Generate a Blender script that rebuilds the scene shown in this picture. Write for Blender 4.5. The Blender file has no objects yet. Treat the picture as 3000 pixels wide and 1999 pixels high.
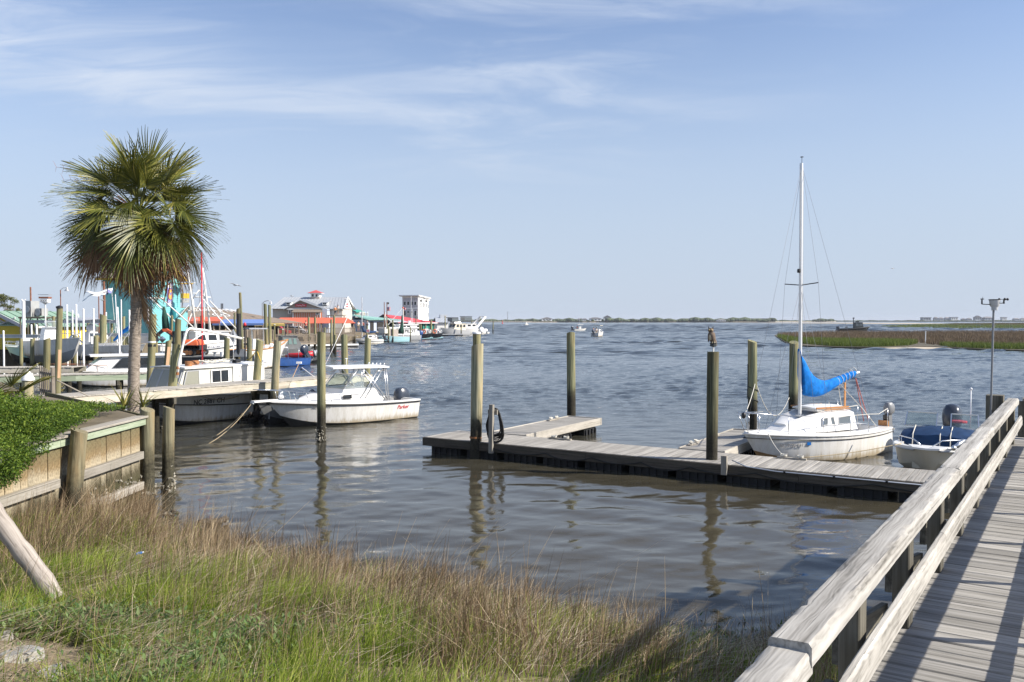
import bpy, bmesh, math, random
import numpy as np
from mathutils import Vector, Matrix, Euler
random.seed(7)
RNG = np.random.default_rng(11)
SC = bpy.context.scene
COL = SC.collection
# ------------------------------------------------------------------ camera
CAM_H = 3.95
F_PX = 2490.0
PITCH = math.radians(1.415)
cam_data = bpy.data.cameras.new("camera")
cam_data.sensor_width = 36.0
cam_data.lens = F_PX / 3000.0 * 36.0
cam_data.clip_start = 0.1
cam_data.clip_end = 20000.0
cam = bpy.data.objects.new("camera", cam_data)
COL.objects.link(cam)
cam.location = (0, 0, CAM_H)
cam.rotation_euler = (math.pi / 2 - PITCH, 0, 0)
SC.camera = cam
# ------------------------------------------------------------------ sun, sky, exposure
SUN_EL = math.radians(34.5)
SUN_DIR = Vector((math.cos(math.radians(12)) * math.cos(SUN_EL),
                  -math.sin(math.radians(12)) * math.cos(SUN_EL), math.sin(SUN_EL)))
sun_data = bpy.data.lights.new("sun", 'SUN')
sun_data.energy = 4.1
sun_data.angle = math.radians(0.55)
sun_data.color = (1.0, 0.93, 0.83)
sun = bpy.data.objects.new("sun", sun_data)
COL.objects.link(sun)
sun.rotation_euler = SUN_DIR.to_track_quat('Z', 'Y').to_euler()
world = bpy.data.worlds.new("World")
SC.world = world
world.use_nodes = True
wn = world.node_tree
for n in list(wn.nodes):
 wn.nodes.remove(n)
def N(nt, kind, **kw):
 n = nt.nodes.new(kind)
 for k, v in kw.items():
  if k in n.inputs:
   n.inputs[k].default_value = v
  else:
   setattr(n, k, v)
 return n
def math_n(nt, op, a, b=None, clamp=False):
 n = nt.nodes.new('ShaderNodeMath')
 n.operation = op
 n.use_clamp = clamp
 for i, s in enumerate((a, b)):
  if s is None:
   continue
  if isinstance(s, (int, float)):
   n.inputs[i].default_value = s
  else:
   nt.links.new(s, n.inputs[i])
 return n.outputs[0]
def mixc(nt, fac, a, b, mode='MIX'):
 n = nt.nodes.new('ShaderNodeMix')
 n.data_type = 'RGBA'
 n.blend_type = mode
 for key, s in (('Factor', fac), ('A', a), ('B', b)):
  if isinstance(s, (int, float)):
   n.inputs[key].default_value = s
  elif isinstance(s, (tuple, list)):
   n.inputs[key].default_value = (s[0], s[1], s[2], 1)
  else:
   nt.links.new(s, n.inputs[key])
 return n.outputs['Result']
sky = N(wn, 'ShaderNodeTexSky', sky_type='NISHITA', sun_disc=False)
sky.sun_elevation = SUN_EL
sky.sun_rotation = math.radians(102)
sky.altitude = 0
sky.air_density = 1.0
sky.dust_density = 0.4
sky.ozone_density = 2.6
tc = N(wn, 'ShaderNodeTexCoord')
sep = N(wn, 'ShaderNodeSeparateXYZ')
wn.links.new(tc.outputs['Generated'], sep.inputs[0])
zc = math_n(wn, 'MAXIMUM', sep.outputs['Z'], 0.01)
den = math_n(wn, 'ADD', zc, 0.16)
cu = math_n(wn, 'DIVIDE', sep.outputs['X'], den)
cv = math_n(wn, 'DIVIDE', sep.outputs['Y'], den)
comb = N(wn, 'ShaderNodeCombineXYZ')
wn.links.new(cu, comb.inputs[0])
wn.links.new(cv, comb.inputs[1])
mp = N(wn, 'ShaderNodeMapping')
mp.inputs['Rotation'].default_value = (0, 0, math.radians(-20))
mp.inputs['Location'].default_value = (0.3, 3.1, 0)
mp.inputs['Scale'].default_value = (0.75, 2.1, 1)
wn.links.new(comb.outputs[0], mp.inputs[0])
warp = N(wn, 'ShaderNodeTexNoise', Scale=0.9, Detail=3.0)
wn.links.new(mp.outputs[0], warp.inputs['Vector'])
wmix = N(wn, 'ShaderNodeVectorMath', operation='MULTIPLY_ADD')
wmix.inputs[1].default_value = (1.5, 1.5, 0)
wn.links.new(warp.outputs['Color'], wmix.inputs[0])
wn.links.new(mp.outputs[0], wmix.inputs[2])
cn = N(wn, 'ShaderNodeTexNoise', Scale=1.5, Detail=9.0, Roughness=0.6)
wn.links.new(wmix.outputs[0], cn.inputs['Vector'])
cov = N(wn, 'ShaderNodeTexNoise', Scale=0.55, Detail=2.0)
wn.links.new(comb.outputs[0], cov.inputs['Vector'])
cr = N(wn, 'ShaderNodeMapRange', interpolation_type='SMOOTHSTEP')
cr.inputs['From Min'].default_value = 0.40
cr.inputs['From Max'].default_value = 0.78
wn.links.new(cn.outputs['Fac'], cr.inputs['Value'])
cm = N(wn, 'ShaderNodeMapRange', interpolation_type='SMOOTHSTEP')
cm.inputs['From Min'].default_value = 0.36
cm.inputs['From Max'].default_value = 0.58
wn.links.new(cov.outputs['Fac'], cm.inputs['Value'])
hz = N(wn, 'ShaderNodeMapRange', interpolation_type='SMOOTHSTEP')
hz.inputs['From Min'].default_value = 0.12
hz.inputs['From Max'].default_value = 0.24
wn.links.new(sep.outputs['Z'], hz.inputs['Value'])
cf = math_n(wn, 'MULTIPLY', math_n(wn, 'MULTIPLY', cr.outputs[0], cm.outputs[0]), hz.outputs[0])
edge = N(wn, 'ShaderNodeMapRange', interpolation_type='SMOOTHSTEP')
edge.inputs['From Min'].default_value = 1.15
edge.inputs['From Max'].default_value = -0.25
wn.links.new(cu, edge.inputs['Value'])
cf = math_n(wn, 'MULTIPLY', math_n(wn, 'MULTIPLY', cf, edge.outputs[0]), 1.15, clamp=True)
cmix = N(wn, 'ShaderNodeMix', data_type='RGBA')
wn.links.new(cf, cmix.inputs['Factor'])
soft = mixc(wn, 1.0, sky.outputs[0], (1.06, 1.0, 1.05), 'MULTIPLY')
wn.links.new(soft, cmix.inputs['A'])
cmix.inputs['B'].default_value = (5.2, 5.6, 6.3, 1)
bg = N(wn, 'ShaderNodeBackground', Strength=0.089)
wo = N(wn, 'ShaderNodeOutputWorld')
hb = N(wn, 'ShaderNodeMapRange', interpolation_type='SMOOTHERSTEP')
hb.inputs['From Min'].default_value = -0.02
hb.inputs['From Max'].default_value = 0.46
hb.inputs['To Min'].default_value = 0.92
hb.inputs['To Max'].default_value = 0.0
wn.links.new(sep.outputs['Z'], hb.inputs['Value'])
hmix = N(wn, 'ShaderNodeMix', data_type='RGBA')
wn.links.new(hb.outputs[0], hmix.inputs['Factor'])
wn.links.new(cmix.outputs['Result'], hmix.inputs['A'])
hmix.inputs['B'].default_value = (3.4, 4.0, 4.95, 1)
wn.links.new(hmix.outputs['Result'], bg.inputs['Color'])
wn.links.new(bg.outputs[0], wo.inputs[0])
SC.view_settings.view_transform = 'Standard'
SC.view_settings.look = 'None'
SC.view_settings.exposure = 0.85
SC.view_settings.gamma = 1.0
SC.cycles.use_denoising = True
SC.cycles.max_bounces = 7
SC.cycles.diffuse_bounces = 3
SC.cycles.glossy_bounces = 3
SC.cycles.transmission_bounces = 4
SC.cycles.transparent_max_bounces = 8
SC.cycles.caustics_reflective = False
SC.cycles.caustics_refractive = False
SC.cycles.sample_clamp_indirect = 6.0
_fw = Vector((0, math.cos(PITCH), -math.sin(PITCH)))
_up = Vector((0, math.sin(PITCH), math.cos(PITCH)))
def _ray(px, py):
 return Vector((1, 0, 0)) * ((px - 1500) / F_PX) + _up * (-(py - 999.5) / F_PX) + _fw
def W(px, py, z=0.0):
 d = _ray(px, py)
 t = (z - CAM_H) / d.z
 return Vector((0, 0, CAM_H)) + d * t
def D(px, py, y):
 d = _ray(px, py)
 t = y / d.y
 return Vector((0, 0, CAM_H)) + d * t
# ------------------------------------------------------------------ materials
MATS = {}
def new_mat(name):
 m = bpy.data.materials.new(name)
 m.use_nodes = True
 nt = m.node_tree
 b = nt.nodes['Principled BSDF']
 MATS[name] = m
 return m, nt, b
def ramp(nt, stops, fac):
 r = nt.nodes.new('ShaderNodeValToRGB')
 els = r.color_ramp.elements
 while len(els) < len(stops):
  els.new(0.5)
 for e, (p, c) in zip(els, stops):
  e.position = p
  e.color = (c[0], c[1], c[2], 1)
 nt.links.new(fac, r.inputs[0])
 return r.outputs[0]
def noise(nt, scale, detail=4.0, rough=0.55, coord='Object', stretch=None, dist=0.0, loc=None):
 t = N(nt, 'ShaderNodeTexCoord')
 src = t.outputs[coord]
 if coord == 'World':
  pass
 if stretch or loc:
  mpn = N(nt, 'ShaderNodeMapping')
  if stretch:
   mpn.inputs['Scale'].default_value = stretch
  nt.links.new(src, mpn.inputs[0])
  src = mpn.outputs[0]
 n = N(nt, 'ShaderNodeTexNoise', Scale=scale, Detail=detail, Roughness=rough, Distortion=dist)
 nt.links.new(src, n.inputs['Vector'])
 return n.outputs['Fac']
def bump(nt, b, height, strength=0.3, dist=0.02):
 bn = N(nt, 'ShaderNodeBump', Strength=strength, Distance=dist)
 nt.links.new(height, bn.inputs['Height'])
 nt.links.new(bn.outputs[0], b.inputs['Normal'])
def plain(name, c, rough=0.5, metal=0.0, var=0.12, scale=3.0, spec=0.5, rand=0.0, bmp=0.0, dirt=None):
 m, nt, b = new_mat(name)
 f = noise(nt, scale, 5.0)
 lo = tuple(max(0, x * (1 - var)) for x in c)
 hi = tuple(min(1, x * (1 + var)) for x in c)
 col = ramp(nt, [(0.3, lo), (0.7, hi)], f)
 if dirt:
  f2 = noise(nt, scale * 0.7, 6.0, 0.7, stretch=(1, 1, 0.35))
  mr = N(nt, 'ShaderNodeMapRange')
  mr.inputs['From Min'].default_value = 0.52
  mr.inputs['From Max'].default_value = 0.75
  nt.links.new(f2, mr.inputs['Value'])
  col = mixc(nt, math_n(nt, 'MULTIPLY', mr.outputs[0], dirt[1]), col, dirt[0])
 if rand:
  oi = N(nt, 'ShaderNodeObjectInfo')
  mr = N(nt, 'ShaderNodeMapRange')
  mr.inputs['To Min'].default_value = 1 - rand
  mr.inputs['To Max'].default_value = 1 + rand
  nt.links.new(oi.outputs['Random'], mr.inputs['Value'])
  col = mixc(nt, 1.0, col, mr.outputs[0], 'MULTIPLY')
 nt.links.new(col, b.inputs['Base Color'])
 b.inputs['Roughness'].default_value = rough
 b.inputs['Metallic'].default_value = metal
 b.inputs['Specular IOR Level'].default_value = spec
 if bmp:
  bump(nt, b, noise(nt, scale * 8, 4.0), bmp, 0.01)
 return m
def wood(name, lo, mid, hi, rough=0.85, rand=0.16, grain=1.0, knots=True, bmp=0.5, stain=None):
 m, nt, b = new_mat(name)
 oi = N(nt, 'ShaderNodeObjectInfo')
 t = N(nt, 'ShaderNodeTexCoord')
 off = N(nt, 'ShaderNodeVectorMath', operation='MULTIPLY_ADD')
 offc = N(nt, 'ShaderNodeCombineXYZ')
 for i in range(3):
  nt.links.new(oi.outputs['Random'], offc.inputs[i])
 nt.links.new(offc.outputs[0], off.inputs[0])
 off.inputs[1].default_value = (37, 11, 5)
 nt.links.new(t.outputs['Object'], off.inputs[2])
 mpn = N(nt, 'ShaderNodeMapping')
 mpn.inputs['Scale'].default_value = (0.5 * grain, 30 * grain, 30 * grain)
 nt.links.new(off.outputs[0], mpn.inputs[0])
 n1 = N(nt, 'ShaderNodeTexNoise', Scale=1.0, Detail=5.0, Roughness=0.6, Distortion=0.15)
 nt.links.new(mpn.outputs[0], n1.inputs['Vector'])
 mp2 = N(nt, 'ShaderNodeMapping')
 mp2.inputs['Scale'].default_value = (0.9, 3.5, 3.5)
 nt.links.new(off.outputs[0], mp2.inputs[0])
 n2 = N(nt, 'ShaderNodeTexNoise', Scale=1.6, Detail=4.0)
 nt.links.new(mp2.outputs[0], n2.inputs['Vector'])
 wv = N(nt, 'ShaderNodeTexWave', wave_type='BANDS', bands_direction='Y')
 wv.inputs['Scale'].default_value = 9.0
 wv.inputs['Distortion'].default_value = 14.0
 wv.inputs['Detail'].default_value = 2.0
 wv.inputs['Detail Scale'].default_value = 0.9
 mp3 = N(nt, 'ShaderNodeMapping')
 mp3.inputs['Scale'].default_value = (0.35 * grain, 1.6 * grain, 1.6 * grain)
 nt.links.new(off.outputs[0], mp3.inputs[0])
 nt.links.new(mp3.outputs[0], wv.inputs['Vector'])
 f = math_n(nt, 'ADD', math_n(nt, 'MULTIPLY', n1.outputs['Fac'], 0.62),
               math_n(nt, 'ADD', math_n(nt, 'MULTIPLY', n2.outputs['Fac'], 0.32), math_n(nt, 'MULTIPLY', wv.outputs['Fac'], 0.06)))
 col = ramp(nt, [(0.30, lo), (0.47, mid), (0.66, hi)], f)
 mp4 = N(nt, 'ShaderNodeMapping')
 mp4.inputs['Scale'].default_value = (0.8 * grain, 60 * grain, 60 * grain)
 nt.links.new(off.outputs[0], mp4.inputs[0])
 n4 = N(nt, 'ShaderNodeTexNoise', Scale=1.0, Detail=2.0)
 nt.links.new(mp4.outputs[0], n4.inputs['Vector'])
 ck = N(nt, 'ShaderNodeMapRange')
 ck.inputs['From Min'].default_value = 0.66
 ck.inputs['From Max'].default_value = 0.72
 nt.links.new(n4.outputs['Fac'], ck.inputs['Value'])
 col = mixc(nt, math_n(nt, 'MULTIPLY', ck.outputs[0], 0.55), col, tuple(x * 0.25 for x in lo))
 if stain:
  sf = noise(nt, 1.3, 5.0, 0.6)
  mr = N(nt, 'ShaderNodeMapRange')
  mr.inputs['From Min'].default_value = 0.5
  mr.inputs['From Max'].default_value = 0.7
  nt.links.new(sf, mr.inputs['Value'])
  col = mixc(nt, math_n(nt, 'MULTIPLY', mr.outputs[0], stain[1]), col, stain[0])
 mr = N(nt, 'ShaderNodeMapRange')
 mr.inputs['To Min'].default_value = 1 - rand
 mr.inputs['To Max'].default_value = 1 + rand
 nt.links.new(oi.outputs['Random'], mr.inputs['Value'])
 col = mixc(nt, 1.0, col, mr.outputs[0], 'MULTIPLY')
 nt.links.new(col, b.inputs['Base Color'])
 b.inputs['Roughness'].default_value = rough
 b.inputs['Specular IOR Level'].default_value = 0.25
 hgt = math_n(nt, 'SUBTRACT', f, math_n(nt, 'MULTIPLY', ck.outputs[0], 0.8))
 bump(nt, b, hgt, bmp, 0.012)
 return m
wood('deck_wood', (0.12, 0.112, 0.098), (0.30, 0.285, 0.255), (0.45, 0.43, 0.395), rand=0.22)
wood('rail_wood', (0.12, 0.112, 0.096), (0.36, 0.342, 0.308), (0.54, 0.52, 0.475), rand=0.05, bmp=0.3, grain=1.2)
wood('post_wood', (0.05, 0.045, 0.035), (0.12, 0.11, 0.085), (0.20, 0.185, 0.15))
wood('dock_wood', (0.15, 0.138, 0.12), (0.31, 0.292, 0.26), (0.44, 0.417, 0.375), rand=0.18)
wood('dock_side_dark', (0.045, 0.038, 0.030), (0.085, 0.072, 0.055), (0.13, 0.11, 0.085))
wood('pier_wood', (0.25, 0.225, 0.19), (0.42, 0.39, 0.335), (0.53, 0.49, 0.43), rand=0.12)
wood('pier_beam', (0.34, 0.29, 0.22), (0.52, 0.47, 0.38), (0.66, 0.61, 0.52), stain=((0.28, 0.30, 0.19), 0.5))
wood('green_beam', (0.22, 0.27, 0.18), (0.34, 0.40, 0.28), (0.45, 0.50, 0.38))
wood('grey_board', (0.17, 0.15, 0.12), (0.30, 0.275, 0.23), (0.40, 0.37, 0.32))
wood('gate_wood', (0.14, 0.115, 0.09), (0.25, 0.215, 0.175), (0.34, 0.30, 0.25))
wood('new_pine', (0.45, 0.27, 0.15), (0.58, 0.37, 0.22), (0.66, 0.45, 0.28))
wood('teak', (0.33, 0.15, 0.06), (0.46, 0.22, 0.09), (0.55, 0.29, 0.13))
wood('driftwood', (0.10, 0.085, 0.07), (0.33, 0.29, 0.25), (0.48, 0.43, 0.38), grain=0.8)
def bulkhead_mat():
 m, nt, b = new_mat('bulkhead_board')
 oi = N(nt, 'ShaderNodeObjectInfo')
 geo = N(nt, 'ShaderNodeNewGeometry')
 sp = N(nt, 'ShaderNodeSeparateXYZ')
 nt.links.new(geo.outputs['Position'], sp.inputs[0])
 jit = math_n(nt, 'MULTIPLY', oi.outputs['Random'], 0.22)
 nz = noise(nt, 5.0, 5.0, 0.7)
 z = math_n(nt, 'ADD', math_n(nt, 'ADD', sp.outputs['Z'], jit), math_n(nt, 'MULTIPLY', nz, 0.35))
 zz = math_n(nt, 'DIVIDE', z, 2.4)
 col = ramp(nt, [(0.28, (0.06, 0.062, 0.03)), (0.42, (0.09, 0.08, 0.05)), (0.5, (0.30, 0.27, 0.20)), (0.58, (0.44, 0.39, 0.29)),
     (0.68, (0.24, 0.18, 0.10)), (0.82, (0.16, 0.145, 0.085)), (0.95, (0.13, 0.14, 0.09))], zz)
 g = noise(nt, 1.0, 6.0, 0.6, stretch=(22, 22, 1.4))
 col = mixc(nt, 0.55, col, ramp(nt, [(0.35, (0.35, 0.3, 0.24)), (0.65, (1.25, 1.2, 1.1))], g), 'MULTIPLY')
 mr = N(nt, 'ShaderNodeMapRange')
 mr.inputs['To Min'].default_value = 0.8
 mr.inputs['To Max'].default_value = 1.2
 nt.links.new(oi.outputs['Random'], mr.inputs['Value'])
 col = mixc(nt, 1.0, col, mr.outputs[0], 'MULTIPLY')
 nt.links.new(col, b.inputs['Base Color'])
 b.inputs['Roughness'].default_value = 0.85
 b.inputs['Specular IOR Level'].default_value = 0.2
 bump(nt, b, g, 0.5, 0.01)
bulkhead_mat()
def pile_mat(name, top, mid, wet, tide=0.95, band=0.35):
 m, nt, b = new_mat(name)
 oi = N(nt, 'ShaderNodeObjectInfo')
 geo = N(nt, 'ShaderNodeNewGeometry')
 sp = N(nt, 'ShaderNodeSeparateXYZ')
 nt.links.new(geo.outputs['Position'], sp.inputs[0])
 g = noise(nt, 1.0, 6.0, 0.6, stretch=(24, 24, 0.9))
 big = noise(nt, 1.0, 3.0, 0.6, stretch=(3, 3, 0.5))
 col = ramp(nt, [(0.32, tuple(x * 0.45 for x in mid)), (0.5, mid), (0.68, top)], g)
 col = mixc(nt, ramp(nt, [(0.42, (0, 0, 0)), (0.62, (0.7, 0.7, 0.7))], big), col, (mid[0] * 1.55, mid[1] * 1.18, mid[2] * 0.95))
 mr = N(nt, 'ShaderNodeMapRange')
 mr.inputs['To Min'].default_value = 0.82
 mr.inputs['To Max'].default_value = 1.18
 nt.links.new(oi.outputs['Random'], mr.inputs['Value'])
 col = mixc(nt, 1.0, col, mr.outputs[0], 'MULTIPLY')
 zz = math_n(nt, 'ADD', sp.outputs['Z'], math_n(nt, 'MULTIPLY', math_n(nt, 'SUBTRACT', noise(nt, 3.0, 6.0, 0.7), 0.5), 0.9))
 tm = N(nt, 'ShaderNodeMapRange', interpolation_type='SMOOTHSTEP')
 tm.inputs['From Min'].default_value = tide - band
 tm.inputs['From Max'].default_value = tide + band
 tm.inputs['To Min'].default_value = 1.0
 tm.inputs['To Max'].default_value = 0.0
 nt.links.new(zz, tm.inputs['Value'])
 wetc = ramp(nt, [(0.35, tuple(x * 0.5 for x in wet)), (0.65, tuple(x * 1.6 for x in wet))], noise(nt, 18.0, 5.0, 0.7))
 col = mixc(nt, tm.outputs[0], col, wetc)
 nt.links.new(col, b.inputs['Base Color'])
 b.inputs['Roughness'].default_value = 0.8
 b.inputs['Specular IOR Level'].default_value = 0.25
 bump(nt, b, g, 0.6, 0.02)
pile_mat('pile', (0.32, 0.32, 0.19), (0.19, 0.195, 0.11), (0.034, 0.030, 0.02), tide=1.15)
pile_mat('pile_pale', (0.42, 0.39, 0.27), (0.27, 0.265, 0.175), (0.04, 0.035, 0.024), tide=1.15)
pile_mat('pile_dark', (0.17, 0.17, 0.10), (0.095, 0.095, 0.055), (0.03, 0.027, 0.018), tide=1.2, band=0.5)
pile_mat('pile_bulkhead', (0.31, 0.29, 0.19), (0.19, 0.18, 0.115), (0.055, 0.05, 0.032), tide=1.05, band=0.3)
plain('gelcoat', (0.80, 0.79, 0.76), 0.28, var=0.03, scale=1.5, dirt=((0.60, 0.55, 0.45), 0.25))
plain('gelcoat_grey', (0.42, 0.43, 0.44), 0.4, var=0.05, dirt=((0.25, 0.23, 0.2), 0.3))
def hull_mat():
 m, nt, b = new_mat('hull_white')
 t = N(nt, 'ShaderNodeTexCoord')
 sp = N(nt, 'ShaderNodeSeparateXYZ')
 nt.links.new(t.outputs['Object'], sp.inputs[0])
 st = noise(nt, 1.0, 6.0, 0.7, stretch=(7, 7, 0.7))
 lv = math_n(nt, 'ADD', sp.outputs['Z'], math_n(nt, 'MULTIPLY', math_n(nt, 'SUBTRACT', st, 0.5), 0.5))
 scum = N(nt, 'ShaderNodeMapRange', interpolation_type='SMOOTHSTEP')
 scum.inputs['From Min'].default_value = 0.26
 scum.inputs['From Max'].default_value = 0.03
 nt.links.new(lv, scum.inputs['Value'])
 col = ramp(nt, [(0.35, (0.66, 0.64, 0.59)), (0.6, (0.78, 0.77, 0.74))], st)
 col = mixc(nt, math_n(nt, 'MULTIPLY', scum.outputs[0], 0.75), col, (0.40, 0.31, 0.17))
 nt.links.new(col, b.inputs['Base Color'])
 b.inputs['Roughness'].default_value = 0.32
hull_mat()
plain('hull_mint', (0.45, 0.66, 0.58), 0.35, var=0.04)
plain('hull_cyan', (0.36, 0.60, 0.66), 0.4, var=0.06, dirt=((0.6, 0.62, 0.6), 0.4))
plain('hull_blue', (0.03, 0.09, 0.28), 0.4, var=0.15, dirt=((0.1, 0.12, 0.16), 0.5))
plain('hull_black', (0.012, 0.013, 0.016), 0.3, var=0.2)
plain('hull_grey', (0.16, 0.165, 0.165), 0.45, var=0.12)
plain('hull_cream', (0.62, 0.57, 0.46), 0.35, var=0.04)
plain('antifoul', (0.05, 0.05, 0.05), 0.7, var=0.3, scale=6)
plain('rust_line', (0.38, 0.24, 0.12), 0.7, var=0.3, scale=8)
plain('cabin_old', (0.60, 0.60, 0.54), 0.5, var=0.08, scale=2, dirt=((0.38, 0.37, 0.30), 0.6))
plain('black_rubber', (0.015, 0.015, 0.016), 0.55, var=0.2)
plain('black_metal', (0.02, 0.02, 0.022), 0.4, var=0.2)
plain('engine', (0.045, 0.055, 0.075), 0.25, var=0.1)
plain('engine_grey', (0.22, 0.225, 0.23), 0.35, var=0.1)
plain('steel', (0.62, 0.63, 0.64), 0.22, metal=1.0, var=0.05)
plain('aluminium', (0.72, 0.73, 0.74), 0.35, metal=1.0, var=0.05)
plain('mast_alu', (0.78, 0.78, 0.77), 0.42, metal=0.4, var=0.04)
plain('galvanised', (0.42, 0.44, 0.45), 0.5, metal=0.7, var=0.12)
plain('white_paint', (0.80, 0.80, 0.78), 0.45, var=0.04)
plain('white_pipe', (0.76, 0.75, 0.71), 0.45, var=0.06, dirt=((0.4, 0.25, 0.15), 0.35))
plain('white_plastic', (0.85, 0.85, 0.85), 0.4, var=0.02)
plain('grey_plastic', (0.55, 0.56, 0.55), 0.5, var=0.05)
plain('blue_canvas', (0.010, 0.17, 0.55), 0.85, var=0.35, scale=6, spec=0.15, bmp=0.9)
plain('navy_canvas', (0.016, 0.045, 0.11), 0.85, var=0.2, scale=5, spec=0.2, bmp=0.3)
plain('grey_canvas', (0.34, 0.36, 0.40), 0.85, var=0.1)
plain('black_canvas', (0.025, 0.026, 0.03), 0.85, var=0.15)
plain('rope_white', (0.66, 0.63, 0.55), 0.9, var=0.15, scale=30)
plain('rope_tan', (0.42, 0.34, 0.21), 0.9, var=0.2, scale=30)
plain('rope_yellow', (0.62, 0.42, 0.06), 0.8, var=0.15, scale=30)
plain('rope_red', (0.45, 0.13, 0.10), 0.85, var=0.15, scale=30)
plain('rope_dark', (0.03, 0.028, 0.025), 0.8, var=0.3, scale=30)
plain('wire', (0.26, 0.26, 0.28), 0.6, var=0.05)
plain('conduit', (0.62, 0.64, 0.66), 0.35, metal=0.6, var=0.05)
plain('rusty', (0.30, 0.13, 0.05), 0.85, var=0.4, scale=10, bmp=0.4)
plain('rust_pole', (0.24, 0.10, 0.06), 0.8, var=0.3, scale=6)
plain('red_paint', (0.62, 0.025, 0.035), 0.4, var=0.08)
plain('orange_paint', (0.72, 0.14, 0.045), 0.45, var=0.1)
plain('lettering_black', (0.02, 0.02, 0.022), 0.6, var=0.05)
plain('lettering_blue', (0.03, 0.05, 0.16), 0.6, var=0.05)
plain('lettering_red', (0.60, 0.03, 0.05), 0.5, var=0.05)
plain('lettering_grey', (0.32, 0.31, 0.31), 0.6, var=0.05)
plain('lettering_white', (0.85, 0.85, 0.85), 0.6, var=0.03)
plain('owl_brown', (0.16, 0.115, 0.08), 0.8, var=0.5, scale=28, bmp=0.5)
plain('owl_pale', (0.50, 0.42, 0.28), 0.8, var=0.4, scale=30)
plain('owl_dark', (0.025, 0.02, 0.016), 0.8, var=0.3)
plain('owl_base', (0.06, 0.065, 0.065), 0.8, var=0.3, scale=10)
plain('eye_yellow', (0.75, 0.50, 0.05), 0.3, var=0.05)
plain('oyster', (0.28, 0.26, 0.21), 0.85, var=0.5, scale=25, bmp=0.6)
plain('oyster_pale', (0.55, 0.50, 0.42), 0.8, var=0.3, scale=20)
plain('mud', (0.075, 0.06, 0.042), 0.7, var=0.35, scale=2.5, bmp=0.6)
plain('concrete', (0.36, 0.35, 0.32), 0.9, var=0.15, scale=4, bmp=0.4)
plain('skin', (0.50, 0.30, 0.20), 0.6, var=0.05)
def glass_mat(name, c, rough=0.06):
 m, nt, b = new_mat(name)
 b.inputs['Base Color'].default_value = (*c, 1)
 b.inputs['Roughness'].default_value = rough
 b.inputs['Specular IOR Level'].default_value = 0.7
glass_mat('glass_dark', (0.02, 0.024, 0.028))
glass_mat('glass_grey', (0.12, 0.14, 0.15))
glass_mat('glass_dirty', (0.27, 0.27, 0.22), 0.3)
glass_mat('glass_green', (0.18, 0.27, 0.25), 0.1)
m_, nt_, b_ = new_mat('glass_clear')
b_.inputs['Base Color'].default_value = (0.80, 0.88, 0.86, 1)
b_.inputs['Roughness'].default_value = 0.05
b_.inputs['Transmission Weight'].default_value = 0.85
b_.inputs['IOR'].default_value = 1.12
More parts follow.
